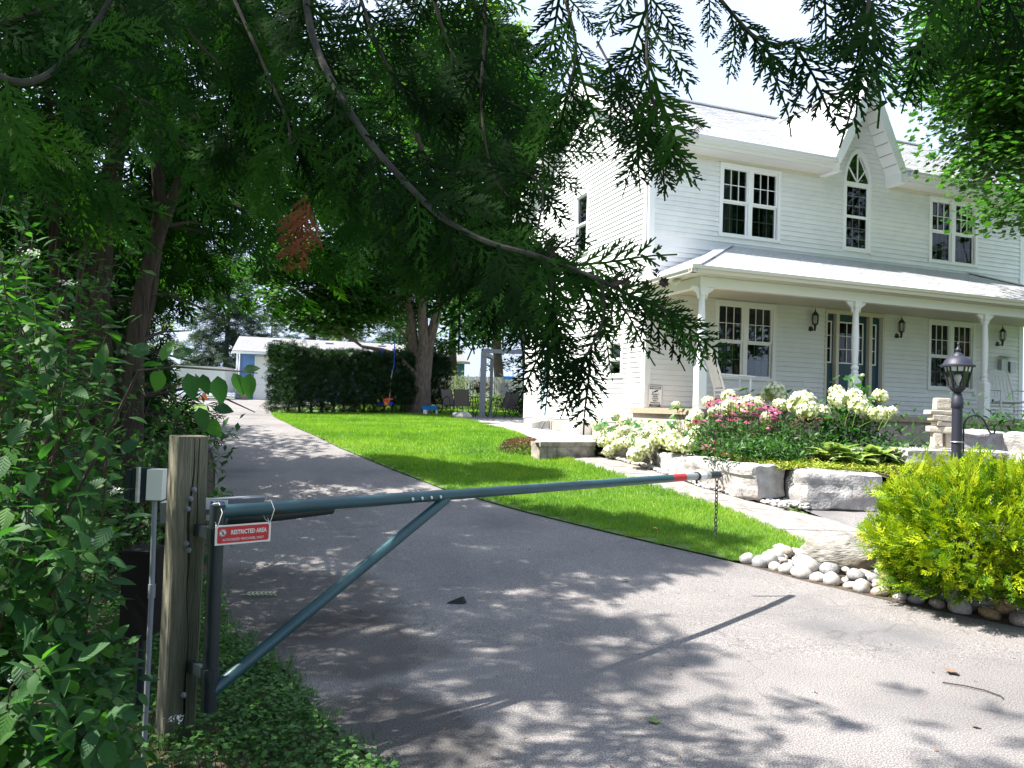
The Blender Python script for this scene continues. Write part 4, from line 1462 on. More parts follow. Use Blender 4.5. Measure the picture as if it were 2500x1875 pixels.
# ---- rocking chairs
def rocking_chair(loc, rz, label):
    t = thing('rocking_chair', label, 'rocking chair', loc, rz, 'white rocking chairs on the porch')
    w_ = M['white']
    for s in (-.27, .27):
        MB().tube([(s, -.42, .06), (s, -.2, .02), (s, .05, .015), (s, .35, .05), (s, .55, .11)], .02, 6).build('rocker', w_, t, True)
        MB().tube([(s, -.25, .03), (s, -.25, .3), (s, -.25, .62)], .022, 8).build('leg', w_, t, True)
        MB().tube([(s * .95, .22, .03), (s * .95, .24, .40), (s * .9, .36, .80), (s * .85, .50, 1.12)], .021, 8).build('back_post', w_, t, True)
        MB().bar((s * 1.02, -.32, .635), (s, .32, .66), .075, .022).build('armrest', w_, t)
    MB().hexa([(-.28, -.27, .40), (.28, -.27, .40), (.25, .25, .36), (-.25, .25, .36)], [(-.28, -.27, .43), (.28, -.27, .43), (.25, .25, .39), (-.25, .25, .39)]).build('seat', w_, t)
    for k in range(6):
        x = -.19 + k * .076
        MB().bar((x, .27, .42), (x * .95, .455, 1.0), .03, .012, (0, 1, 0)).build('slat', w_, t)
    MB().hexa([(-.23, .45, 1.0), (.23, .45, 1.0), (.20, .50, 1.11), (0, .505, 1.14), (-.20, .50, 1.11)], [(-.23, .47, 1.0), (.23, .47, 1.0), (.20, .52, 1.11), (0, .525, 1.14), (-.20, .52, 1.11)]).build('top_rail', w_, t)
    mb = MB()
    for z in (.15, .30): mb.tube([(-.27, -.25, z), (.27, -.25, z)], .012, 6).tube([(-.26, .23, z), (.26, .23, z)], .012, 6)
    for s in (-.27, .27): mb.tube([(s, -.25, .22), (s * .95, .23, .22)], .012, 6)
    mb.build('stretcher', w_, t)
    return t


rocking_chair(hw(1.28, -1.0, 1.649), HROT + R(75), 'white wooden rocking chair in profile by the porch twin window nearest the corner')
rocking_chair(hw(8.45, -.95, 1.649), HROT - R(25), 'pale rocking chair under the mailbox at the far end of the porch')

# ------------------------------------------------------------------ the gate
PA = R(-141 + 180)     # yaw of the post: its front face looks a little right of the camera
t = thing('gate_post', 'weathered square timber gate post with a long crack and bolt heads', 'post', (-1.475, 3.56, 0), R(37))
PH = 1.375
mb = MB()
n = 40
hwid = .07
for i in range(n + 1):
    z = PH * i / n - .05 * (i == 0)
    cx = .008 + .010 * math.sin(z * 5) + .004 * math.sin(z * 17)
    cw = .0035 + .0025 * math.sin(z * 7 + 1) if z > .12 else .001
    cd = .05 if z > .12 else .004
    c2 = .028 + .004 * math.sin(z * 9)
    w2 = .0022 if z > .95 else .0006
    for x, y in [(-hwid, -hwid + .008), (-hwid + .008, -hwid), (cx - cw, -hwid), (cx, -hwid + cd), (cx + cw, -hwid), (c2 - w2 + .003, -hwid), (c2 + .003, -hwid + .03 * (z > .95) + .002), (c2 + w2 + .003, -hwid), (hwid - .008, -hwid), (hwid, -hwid + .008),
                 (hwid, hwid - .008), (hwid - .008, hwid), (-hwid + .008, hwid), (-hwid, hwid - .008)]:
        lean = .004 * math.sin(z * 2)
        mb.v.append((x + lean, y, z))
m_ = 14
for i in range(n):
    for k in range(m_):
        a, b = i * m_ + k, i * m_ + (k + 1) % m_
        mb.f.append((a, b, b + m_, a + m_))
mb.f.append(tuple(n * m_ + k for k in range(m_)))
mb.build('post', M['post_wood'], t)
bolt = MB().lathe([(.013, 0), (.013, .006), (.009, .008), (.009, .018), (.005, .02), (.005, .028)], n=8).mesh('bolt', M['slate'])
for z in (1.135, 1.095, 1.05, .895, .865, .22):
    o = link('bolt', bolt, t, (.004 + .012 * math.sin(z * 40), -hwid, z))
    o.rotation_euler = (R(90), 0, 0)
# hinge brackets of the post reach the gate's upright
UPX, UPY = -1.275, 3.42
gt = thing('barrier_gate', 'dark teal single-arm swing gate with diagonal brace across the driveway', 'gate', (UPX, UPY, 0))
A = Vector((1.74 - UPX, 6.5 - UPY, 0)).normalized()
GL = math.hypot(1.74 - UPX, 6.5 - UPY)
BZ = 1.052


def gp_(s, z=BZ, off=0): return A * s + Vector((0, 0, z)) + Vector((-A.y, A.x, 0)) * off


MB().tube([(0, 0, .19), (0, 0, 1.085)], .0325, 16).build('upright', M['gatedark'], gt, True)
MB().tube([gp_(.0), gp_(1.36)], .0305, 16).tube([gp_(1.30), gp_(3.62)], .0295, 16).build('arm', M['gatepipe'], gt, True)
MB().tube([gp_(.015, .27), gp_(.3, .27 + .3 * .56), gp_(1.33, BZ - .02)], .0285, 14).build('brace', M['gatepipe'], gt, True)
MB().tube([gp_(3.62), gp_(3.80)], .0300, 14).build('reflective_band', M['red'], gt, True)
MB().tube([gp_(3.80), gp_(4.18)], .0285, 14).build('arm_end', M['galv'], gt, True)
MB().tube([gp_(3.98), gp_(4.00)], .036, 14).tube([gp_(3.99, BZ - .03), gp_(3.99, BZ - .06)], .008, 6).build('collar', M['gatedark'], gt, True)
MB().tube([gp_(4.02), gp_(4.11)], .0295, 14).build('sticker', M['offwhite'], gt, True)
MB().tube([gp_(4.18), gp_(4.34)], .029, 14).build('end_cap', M['gatedark'], gt, True)
for k in range(4):
    o = link('bolt', MB().lathe([(.010, 0), (.010, .006), (.007, .010)], n=8).mesh('bolt', M['steel']), gt, gp_(1.06 + .065 * k, BZ - .004, -.029))
    o.rotation_euler = (R(90), 0, math.atan2(A.y, A.x))
MB().tube([gp_(.06, 1.012, .055), gp_(.34, 1.012, .055), gp_(.62, 1.015, .055)], [.034, .032, .024], 12).build('opener_motor', M['gatedark'], gt, True)
MB().tube([gp_(.62, 1.015, .055), gp_(1.16, 1.03, .04)], .011, 10).build('piston_rod', M['steel'], gt, True)
MB().tube([gp_(1.16, 1.03, .04), gp_(1.24, 1.035, .035)], .017, 10).build('rod_end', M['offwhite'], gt, True)
MB().bar((-.33, .20, 1.015), (.12, .30, 1.045), .10, .095).build('motor_housing', M['slate'], gt)
lb = MB().box(-.05, .05, -.001, .001, -.022, .022).build('label_plate', M['white'], gt, loc=(-.075, .188, 1.058))
lb.rotation_euler = (0, 0, R(10))
text('lettering', 'R 350', M['blue'], .030, lb, (.004, -.002, .004), sx=.9, bold=.0006)
MB().box(-.12, -.03, .185, .187, .985, 1.01).build('label_plate', M['offwhite'], gt)
for z in (.93, .32): MB().bar((-.13, .10, z + .025), (0, 0, z + .025), .024, .05).tube([(0, 0, z - .005), (0, 0, z + .055)], .039, 12).build('hinge', M['gatedark'], gt)

# chain hanging from the arm's free end
ce = Vector((UPX, UPY, 0)) + gp_(4.31, BZ - .025)
t = thing('chain', 'dark galvanised chain hanging from the free end of the gate arm', 'chain', ce)
lk = []
for k in range(9):
    a = 2 * math.pi * k / 8
    lk.append((.0125 * math.cos(a), 0, .0125 * math.sin(a) + (.009 if math.sin(a) > .01 else -.009 if math.sin(a) < -.01 else 0)))
lm = MB().tube(lk, .0045, 5, cap=False).mesh('link', M['blackmetal'], True)
for k in range(14):
    o = link('link', lm, t, (.0015 * math.sin(k * 1.7), 0, -.016 - k * .0335))
    o.rotation_euler = (0, R(3 * math.sin(k)), R(90 * (k % 2) + 20))

# restricted area sign
s0, s1 = Vector((-1.262, 3.372, .955)), Vector((-1.072, 3.535, .957))
d_ = (s1 - s0)
t = thing('restricted_sign', 'red and white RESTRICTED AREA sign tied under the gate arm', 'sign', (s0 + s1) / 2, math.atan2(d_.y, d_.x))
sw = d_.length / 2
MB().box(-sw, sw, 0, .0025, -.043, .043).build('plate', M['offwhite'], t)
ring = []
for cx, cz, a0 in ((sw - .017, .028, 0), (-sw + .017, .028, 90), (-sw + .017, -.028, 180), (sw - .017, -.028, 270)):
    for k in range(5): ring.append((cx + .008 * math.cos(R(a0 + k * 22.5)), -.0006, cz + .008 * math.sin(R(a0 + k * 22.5))))
MB().hexa(ring, [(p[0], -.0001, p[2]) for p in ring]).build('red_panel', M['red'], t)
text('lettering', 'RESTRICTED AREA', M['offwhite'], .0265, t, (.024, -.0012, .009), sx=.735, bold=.0007)
text('lettering', 'AUTHORIZED PERSONNEL ONLY', M['offwhite'], .0155, t, (0, -.0012, -.022), sx=.80)
mb = MB()
mb.v += [(-.093 + .0165 * math.cos(a), -.0012, .010 + .0165 * math.sin(a)) for a in np.linspace(0, 2 * math.pi, 25)[:-1]]
mb.f.append(tuple(range(24)))
sym = mb.build('symbol', M['offwhite'], t)
mb = MB()
c_ = (-.093, .010)
for k in range(24):
    a, b = 2 * math.pi * k / 24, 2 * math.pi * (k + 1) / 24
    mb.add([(c_[0] + r_ * math.cos(q), -.0018, c_[1] + r_ * math.sin(q)) for r_, q in ((.0135, a), (.0155, a), (.0155, b), (.0135, b))], [(0, 1, 2, 3)])
mb.bar((c_[0] - .010, -.0018, c_[1] + .010), (c_[0] + .010, -.0018, c_[1] - .010), .0022, .0004, (0, 1, 0))
mb.bar((c_[0], -.0018, c_[1] + .004), (c_[0], -.0018, c_[1] - .002), .0045, .0004, (0, 1, 0))
mb.bar((c_[0], -.0018, c_[1] - .002), (c_[0] - .005, -.0018, c_[1] - .010), .0024, .0004, (0, 1, 0)).bar((c_[0], -.0018, c_[1] - .002), (c_[0] + .004, -.0018, c_[1] - .010), .0024, .0004, (0, 1, 0))
mb.bar((c_[0], -.0018, c_[1] + .003), (c_[0] + .006, -.0018, c_[1] - .001), .002, .0004, (0, 1, 0)).box(c_[0] - .0018, c_[0] + .0018, -.002, -.0016, c_[1] + .006, c_[1] + .0095)
mb.build('pictogram', M['black'], sym)
for sx_ in (-sw + .007, sw - .007):
    base = Vector((sx_, -.001, .039))
    pts = [base, base + Vector((.004, -.008, .02)), base + Vector((.018, -.004, .06)), base + Vector((.016, .035, .098)), base + Vector((.004, .075, .09)), base + Vector((-.004, .085, .05)), base + Vector((-.002, .05, .012)), base]
    MB().tube(pts, .0016, 5).tube([base, base + Vector((-.012, -.004, .022))], .0013, 4).build('tie', M['offwhite'], t, True)

# control box on a pipe beside the post
t = thing('control_box', 'small pale electrical box on a grey pipe left of the gate post', 'electrical box', (-1.545, 3.37, 0), R(8))
MB().box(-.012, .052, -.035, .03, 1.105, 1.235).build('cover', M['offwhite'], t)
MB().box(-.075, -.012, -.03, .04, 1.10, 1.24).box(-.10, -.076, -.034, .045, 1.108, 1.232).build('housing', M['gatedark'], t)
MB().tube([(-.045, -.038, 1.095), (-.045, -.038, 1.245)], .010, 6).build('rail', M['galv'], t)
MB().tube([(.02, .0, -.02), (.02, .0, .70), (.015, 0, 1.1)], .011, 10).tube([(.02, 0, .68), (.02, 0, .74)], .015, 10).build('conduit', M['greypipe'], t, True)
t = thing('battery_box', 'black battery box hidden behind the gate post among the leaves', 'box', (-1.75, 3.78, .40))
MB().box(-.065, .065, -.09, .09, 0, .40).box(-.07, .07, -.095, .095, .40, .415).build('case', M['black'], t)
MB().tube([(0, 0, -.4), (0, 0, 0)], .02, 8).build('stake', M['gatedark'], t)

# ------------------------------------------------------------------ lamp post and hook
LX, LY = 4.145, 7.2
LG = g(LY)
t = thing('lamp_post', 'dark grey lamp post with domed lantern head rising behind the golden bush', 'lamp', (LX, LY, LG))
MB().tube([(0, 0, 0), (0, 0, 1.62)], .0445, 18).build('pole', M['lampmetal'], t, True)
MB().lathe([(.046, 1.60), (.052, 1.61), (.052, 1.66), (.048, 1.67), (.048, 1.70), (.04, 1.71), (.04, 1.735), (.03, 1.74)], n=18).build('sleeve', M['lampmetal'], t, True)
z0 = 1.74
hd = MB().lathe([(.03, z0), (.06, z0 + .03), (.076, z0 + .045), (.078, z0 + .065)], n=6).build('lantern_head', M['lampmetal'], t)
lo, hi = .078, .118
zb, zt = z0 + .065, z0 + .25
mb = MB()
for k in range(6):
    a = k * math.pi / 3 + R(28)
    c_, s_ = math.cos(a), math.sin(a)
    mb.bar((lo * c_, lo * s_, zb), (hi * c_, hi * s_, zt), .012, .012, (c_, s_, 0))
    b = a + math.pi / 3
    c2_, s2_ = math.cos(b), math.sin(b)
    for f_ in (.72, 1.0):
        r_ = lo + (hi - lo) * f_
        z = zb + (zt - zb) * f_
        mb.bar((r_ * c_, r_ * s_, z), (r_ * c2_, r_ * s2_, z), .010, .010)
    m1 = ((c_ + c2_) / 2, (s_ + s2_) / 2)
    r_ = lo + (hi - lo) * .72
    mb.bar((r_ * m1[0], r_ * m1[1], zb + (zt - zb) * .72), (hi * m1[0], hi * m1[1], zt), .009, .009)
mb.build('cage', M['lampmetal'], hd)
gring = lambda r_, z: [(r_ * math.cos(k * math.pi / 3 + R(28)), r_ * math.sin(k * math.pi / 3 + R(28)), z) for k in range(6)]
mb = MB()
q0, q1 = gring(lo * .96, zb), gring(hi * .96, zt)
for k in range(6): mb.add([q0[k], q0[(k + 1) % 6], q1[(k + 1) % 6], q1[k]], [(0, 1, 2, 3)])
mb.build('glass', M['clearglass'], hd)
mb = MB()
for k in range(6):
    f0, f1 = .75, .97
    a_, b_ = gring(lo + (hi - lo) * f0 - .004, zb + (zt - zb) * f0), gring(lo + (hi - lo) * f1 - .004, zb + (zt - zb) * f1)
    mb.add([a_[k], a_[(k + 1) % 6], b_[(k + 1) % 6], b_[k]], [(0, 1, 2, 3)])
mb.build('frosted_pane', M['offwhite'], hd)
MB().lathe([(.012, zb), (.014, zb + .03), (.022, zb + .05), (.033, zb + .08), (.028, zb + .105), (.01, zb + .118)], n=14).build('bulb', M['white'], hd, True)
MB().lathe([(.146, zt - .004), (.146, zt + .012), (.128, zt + .02), (.112, zt + .055), (.085, zt + .082), (.05, zt + .098), (.042, zt + .115), (.028, zt + .125), (.018, zt + .135), (.026, zt + .15), (.024, zt + .163), (.008, zt + .18), (.006, zt + .20), (.010, zt + .213), (.002, zt + .228)], n=20).build('domed_cap', M['lampmetal'], t, True)
t = thing('shepherd_hook', 'black iron shepherd hook strapped to the lamp post', 'garden hook', (LX + .062, LY, LG))
HKZ = 1.53
pts = [(0, 0, .3), (0, 0, HKZ - .25)] + [(.105 - .105 * math.cos(a), 0, HKZ - .10 + .11 * math.sin(a)) for a in np.linspace(0, 2.5, 12)]
pts += [(.235, 0, HKZ - .13), (.255, 0, HKZ - .155), (.285, 0, HKZ - .15), (.292, 0, HKZ - .12), (.275, 0, HKZ - .105)]
MB().tube(pts, .008, 8).build('rod', M['lampmetal'], t, True)
MB().tube([(-.062 + .053 * math.cos(a), .053 * math.sin(a), HKZ - .24) for a in np.linspace(0, 2 * math.pi, 18)], .004, 5).build('strap', M['galv'], t, True)

# ------------------------------------------------------------------ stones
STONES = [
    ('big squared pale armour stone with a rough split face, beside the golden bush', (4.28, 10.28, .37), (1.06, .62, .50), -2, 3, .06),
    ('long sloping pale armour stone running beside the walk', (3.05, 11.5, .44), (2.55, .60, .48), -70, 5, .07),
    ('pale armour stone under the hydrangea heads at the far end of the row', (2.52, 12.98, .66), (.48, .55, .40), -60, 9, .06),
    ('pale armour stone half hidden by hydrangeas, last before the patio', (1.98, 13.42, .72), (.50, .5, .30), -55, 14, .05),
    ('pale squared armour stone at the right edge beyond the golden bush', (7.05, 10.4, .98), (.60, .55, .48), 20, 21, .06),
    ('pale squared armour stone partly cut by the right edge of the view', (7.75, 10.6, .98), (.62, .55, .46), -10, 25, .06),
    ('flat pale stone slab step beyond the hosta', (5.35, 11.3, .98), (.9, .5, .16), 8, 31, .03),
    ('flat pale stone slab under the stacked stone figure', (6.05, 11.05, .96), (1.3, .8, .22), 5, 35, .035),
    ('shaded grey boulder block behind the lamp post', (7.1, 12.0, 1.1), (1.0, .6, .34), 15, 39, .07),
    ('tan flat step stone between lamp post and right edge stones', (6.75, 10.9, 1.0), (.55, .4, .18), 3, 43, .03),
]
for lab, loc, sz, rz, seed, amp in STONES:
    o = link('armour_stone', block_mesh('armour_stone', M['armor'], *sz, seed, amp, 12 if max(sz) > 1 else 8), None, loc)
    o.rotation_euler = (0, 0, R(rz))
    tag(o, lab, 'stone', 'pale quarried stones around the flower bed')

o = link('boulder', rock_mesh('boulder', M['boulder'], 4, (.36, .27, .24), 5, .26, 1.2, .05), None, (3.22, 7.52, .22))
o.rotation_euler = (R(4), R(-6), R(-6))
tag(o, 'large rounded brown-grey boulder among river stones at the lawn corner', 'boulder')
o = link('boulder', rock_mesh('boulder', M['rock_grey'], 8, (.30, .22, .17), 3, .22, 1.3, .03), None, (-1.52, 24.0, 1.24))
tag(o, 'grey-white boulder at the patio edge before the garden chairs', 'boulder')

# river stones along the asphalt: every one its own object
RM = []
for i, (mt, sz) in enumerate([('rock', (1, .78, .62)), ('rock', (1, .9, .75)), ('rock_pink', (1, .7, .58)), ('rock_grey', (1, .8, .6)), ('rock', (1, .6, .5)), ('rock_ochre', (1, .7, .55)), ('rock_grey', (.9, .9, .8)), ('rock', (.8, .95, .8))]):
    RM.append(rock_mesh('river_stone', M[mt], i * 5 + 2, sz, 2, .2, 1.3, .03))
xedge = lambda s: (float(np.interp(s, [0, 1, 2, 3, 4, 5, 6], [2.30, 2.76, 3.28, 3.96, 4.75, 5.6, 6.4])), float(np.interp(s, [0, 1, 2, 3, 4, 5, 6], [7.54, 7.04, 6.53, 5.93, 5.28, 4.62, 4.1])))
spots = []
s = 0.0
while s < 6:
    x, y = xedge(s)
    r_ = rnd.uniform(.058, .105)
    spots.append((x + .05, y + .075, r_, 0, 0, s))
    s += r_ * 1.7 / .72
for x, y, r_ in ((2.62, 7.62, .09), (2.74, 7.74, .11), (2.86, 7.45, .10), (2.80, 7.27, .12), (2.52, 7.48, .095), (2.97, 7.17, .11), (3.15, 7.02, .10), (3.42, 6.98, .09)):
    spots.append((x, y, r_, .04, 1, (x - 2.3) * 2))
for k in range(1600):
    s = rnd.uniform(.15, 5.8)
    x, y = xedge(s)
    d = rnd.uniform(.13, .72 if s < 2.6 else .30)
    px, py = x + d * .66, y + d * .75
    r_ = rnd.choice([.035, .045, .055, .065, .08, .095])
    if (px - 3.22) ** 2 / .12 + (py - 7.52) ** 2 / .07 < 1: continue
    if all((px - q[0]) ** 2 + (py - q[1]) ** 2 > (.68 * (r_ + q[2])) ** 2 for q in spots): spots.append((px, py, r_, rnd.uniform(.0, .05), 1, s))
where = lambda x, y: ('lawn corner' if x < 2.75 else 'large boulder' if x < 3.35 else 'golden bush' if x < 4.4 else 'right edge')
cname = ['cream', 'cream', 'pinkish', 'grey', 'oblong cream', 'ochre', 'round grey', 'round cream']
ORD = ['first', 'second', 'third', 'fourth', 'fifth', 'sixth', 'seventh', 'eighth', 'ninth', 'tenth', 'eleventh', 'twelfth', 'thirteenth', 'fourteenth', 'fifteenth', 'sixteenth', 'seventeenth', 'eighteenth', 'nineteenth', 'twentieth']
cnt = {}
for x, y, r_, dz, row, s in sorted(spots, key=lambda q: (q[4], q[5])):
    k = rnd.choice([0, 0, 1, 2, 3, 3, 4, 6, 7, 1, 2, 0, 7, 4, 5, 1])
    o = link('river_stone', RM[k], None, (x, y, g(y) + r_ * .36 + dz))
    o.scale = (r_,) * 3
    o.rotation_euler = (rnd.uniform(-.3, .3), rnd.uniform(-.3, .3), rnd.uniform(0, 6.28))
    sz = 'small' if r_ < .065 else 'fist-sized' if r_ < .09 else 'large'
    key = (where(x, y), row)
    cnt[key] = cnt.get(key, 0) + 1
    n = cnt[key]
    nm = ORD[n - 1] if n <= 20 else ('thirtieth', 'fortieth', 'fiftieth', 'sixtieth', 'seventieth')[n // 10 - 3] if n % 10 == 0 else ('twenty-', 'thirty-', 'forty-', 'fifty-', 'sixty-', 'seventy-')[n // 10 - 2] + ORD[n % 10 - 1]
    tag(o, f'{cname[k]} river stone, {nm} from the left, {"front" if not row else "back"} row by the {key[0]}', 'stone', f'river stones by the {key[0]}')

# pebbles along the armour stones: too many to count
T_, TF_ = [], []
pm_ = rock_mesh('pebble', M['rock'], 3, (1, .8, .6), 1, .15, 1.2, 0)
T_ = np.array([v.co[:] for v in pm_.vertices]); TF_ = np.array([p.vertices[:] for p in pm_.polygons])
P = []
for k in range(650):
    t_ = rnd.random()
    y = 10.1 + t_ * 3.6
    x = float(np.interp(y, [10.1, 10.4, 11.1, 12.3, 13.2, 13.7], [3.42, 3.25, 2.78, 2.32, 1.8, 1.6])) + abs(rnd.gauss(0, .09)) - .03
    P.append((x, y, max(g(y), .0) + .02 + rnd.uniform(0, .03)))
for k in range(120): P.append((rnd.uniform(3.45, 3.85), rnd.uniform(9.85, 10.5), g(10.2) + rnd.uniform(.0, .05)))
P = np.array(P)
th = rng.uniform(0, 6.28, len(P))
fr = frames(np.stack([np.cos(th), np.sin(th), 0 * th], 1), np.tile([[0, 0, 1.]], (len(P), 1)))
V, F, tt = stamp(T_, TF_, fr, P, rng.uniform(.022, .05, len(P)))
tag(link('pebbles', npmesh('pebbles', V, F, M['rock'], tt, True)), kind='stuff')

# stacked stone figure
t = thing('stacked_stone_figure', 'stacked sandstone figure with a square head stone beside the lamp post', 'stone figure', (6.12, 11.0, 1.20))
def sst(x0, x1, z0, z1, dy, seed, tp=0):
    me = block_mesh('stone', M['sandstone'], x1 - x0, dy, z1 - z0, seed, .016, 6, tp)
    o = link('stone', me, t, ((x0 + x1) / 2, 0, z0))
    o.rotation_euler = (0, 0, R((seed * 37) % 20 - 10))
sst(-.145, -.01, 0, .22, .14, 51); sst(.03, .16, 0, .21, .14, 52)
sst(-.19, .16, .215, .30, .18, 53); sst(-.13, .14, .30, .37, .16, 54); sst(-.18, .15, .37, .46, .17, 55); sst(-.22, .18, .46, .53, .18, 56); sst(-.115, .12, .53, .70, .15, 57, .12)
# white rounded stones beyond the lamp post
for k, (x, y, r_) in enumerate([(6.2, 9.7, .15), (6.55, 9.75, .17), (6.9, 9.8, .18), (5.85, 9.75, .12), (7.2, 9.9, .16)]):
    o = link('round_stone', rock_mesh('round_stone', M['rock'], k + 61, (1.2, .8, .7), 3, .15), None, (x, y, bz(x, y) + r_ * .45))
    o.scale = (r_,) * 3
    tag(o, ['whitish rounded bed stone right of the lamp post, glimpsed over the golden bush', 'larger whitish bed stone two to the right of the lamp post', 'largest whitish bed stone beyond the golden bush', 'smallest whitish bed stone, left of the lamp post', 'whitish bed stone nearest the right edge beyond the golden bush'][k], 'stone', 'round stones seen over the golden bush')

# ------------------------------------------------------------------ small litter on the asphalt
ml, mlf = maple_leaf()
def litter(nm, lab, loc, sc, mat, rz, curl=.3, cat='leaf'):
    V = ml.copy(); V[:, 2] += curl * (V[:, 0] ** 2 + .5 * np.abs(V[:, 1]))
    mb = MB().add([tuple(v) for v in V], [tuple(f) for f in mlf])
    o = mb.build(nm, mat)
    o.location = loc; o.scale = (sc,) * 3; o.rotation_euler = (.15, .1, rz)
    return tag(o, lab, cat)
litter('fallen_leaf', 'curled brown fallen maple leaf on the sunny asphalt', (2.766, 4.849, .012), .11, M['deadleaf'], 1.2)
litter('fallen_leaf', 'curled green fallen leaf near the bottom of the driveway', (.763, 3.94, .010), .075, M['greenleaf'], .4)
litter('fallen_leaf', 'small brown fallen leaf near the right edge of the asphalt', (2.42, 4.0, .008), .05, M['deadleaf'], 2.4)
litter('fallen_leaf', 'orange fallen leaf on the lawn by the hanging chain', (1.62, 8.55, .29), .07, M['orange'], .6)
litter('fallen_leaf', 'pale yellow fallen leaf in the middle of the driveway', (1.05, 6.85, .075), .06, M['greenleaf'], 1.8, .5)
o = MB().hexa([(-.075, -.02, 0), (.06, -.025, 0), (.085, .02, 0), (-.03, .03, 0)], [(-.06, -.01, .01), (.045, -.005, .055), (.06, .01, .05), (-.03, .015, .02)]).build('bark_piece', M['dark'])
o.location = (-.378, 6.07, g(6.07) + .002)
tag(o, 'small black piece of bark lying in the shaded driveway', 'bark')
o = MB().tube([(2.62, 4.66, .008), (2.72, 4.60, .012), (2.80, 4.54, .010), (2.84, 4.46, .008), (2.83, 4.42, .008)], .004, 5).build('fallen_twig', M['twig'])
tag(o, 'thin curved twig lying on the sunny asphalt', 'twig')
t = thing('compound_leaf', 'pale compound leaf lying on the dark asphalt below the gate sign', 'leaf', (-1.92, 6.10, g(6.1) + .012), R(12))
mb = MB().tube([(-.14, 0, 0), (.13, .02, .006)], .003, 5)
for k in range(7):
    x = -.09 + k * .032
    for s_ in (-1, 1): mb.add([(x, 0, .004), (x + .025, s_ * .035, .012), (x + .04, s_ * .075, .006), (x + .005, s_ * .04, .010)], [(0, 1, 2, 3)])
mb.build('leaflets', M['paleleaf'], t)

n = 130
P = np.stack([rng.uniform(-1.2, 4.5, n), rng.uniform(3.4, 9, n), np.zeros(n)], 1)
k = np.array([xl(y) + .05 < x < xr(y) - .05 for x, y, _ in P])
P = P[k]; P[:, 2] = gv(P[:, 1]) + .006
th = rng.uniform(0, 6.28, len(P))
V, F, tt = stamp(*leaf_template(.5, 2, .25, .3), frames(np.stack([np.cos(th), np.sin(th), 0 * th], 1), rng.normal(size=(len(P), 3)) * .25 + np.array([0, 0, 1.])), P, rng.uniform(.008, .032, len(P)))
tag(link('leaf_litter', npmesh('leaf_litter', V, F, M['deadleaf'], tt)), kind='stuff')

# ------------------------------------------------------------------ by the maple
HX = lambda s: (float(np.interp(s, [0, 1], [-6.95, -2.55])), float(np.interp(s, [0, 1], [22.6, 29.2])))
SX, SY = -4.33, 26.4
SG = 1.50
t = thing('swing', 'toddler swing in yellow, red and blue hanging from the maple', 'swing', (SX, SY, SG), R(18))
MB().hexa([(-.24, -.17, .0), (.24, -.17, .0), (.22, .18, .02), (-.22, .18, .02)], [(-.26, -.20, .13), (.26, -.20, .13), (.24, .20, .14), (-.24, .20, .14)]).build('seat', M['blue'], t)
MB().hexa([(-.25, .14, .12), (.17, .14, .12), (.17, .19, .12), (-.25, .19, .12)], [(-.23, .20, .52), (.08, .20, .52), (.08, .24, .52), (-.23, .24, .52)]).hexa([(-.26, -.17, .12), (-.21, -.17, .12), (-.21, .16, .12), (-.26, .16, .12)], [(-.245, -.15, .26), (-.21, -.15, .26), (-.21, .18, .40), (-.245, .18, .40)]).build('back_shell', M['yellow'], t)
mb = MB().hexa([(-.04, -.24, .0), (.10, -.24, .0), (.08, -.18, .0), (-.02, -.18, .0)], [(-.08, -.25, .20), (.16, -.25, .20), (.13, -.18, .22), (-.06, -.18, .22)]).bar((-.09, -.20, .215), (.24, -.18, .235), .06, .045).bar((.23, -.18, .23), (.21, .12, .23), .05, .05)
mb.build('guard', M['orange_red'], t)
MB().tube([(-.01, -.255, .04), (-.01, -.255, .12), (.05, -.255, .05)], .012, 6).build('buckle', M['yellow'], t)
TOP = 3.45 - SG
for s_, tp in ((-.17, -.12), (.19, .28)):
    mb = MB().tube([(s_, 0, .85), (tp * .5 + s_ * .5, 0, 1.22)], .02, 6)
    mb.tube([(s_ - .05, -.16, .10), (s_, 0, .85)], .014, 6).tube([(s_ + .05, .16, .30), (s_, 0, .85)], .014, 6)
    mb.build('rope', M['rope'], t, True)
    MB().tube([(tp * .5 + s_ * .5, 0, 1.2), (tp, 0, 1.38), (tp, 0, TOP + (.0 if s_ < 0 else .25))], .02, 6).build('strap', M['blue'], t, True)
t = thing('water_table', 'blue plastic water play table with white legs beside the maple trunk', 'play table', (-2.82, 26.9, g(26.9)))
MB().hexa([(-.24, -.2, .20), (.24, -.2, .20), (.24, .2, .20), (-.24, .2, .20)], [(-.28, -.24, .34), (.28, -.24, .34), (.28, .24, .34), (-.28, .24, .34)]).build('basin', M['skyblue'], t)
for x in (-.14, .25):
    for y in (-.2, .2): MB().box(x - (.06 if x < 0 else .015), x + (.06 if x < 0 else .015), y - .02, y + .02, 0, .20).build('leg', M['white'], t)
MB().lathe([(.06, .34), (.08, .37), (.03, .39)], (.1, 0, 0), 10).build('toy', M['offwhite'], t, True)

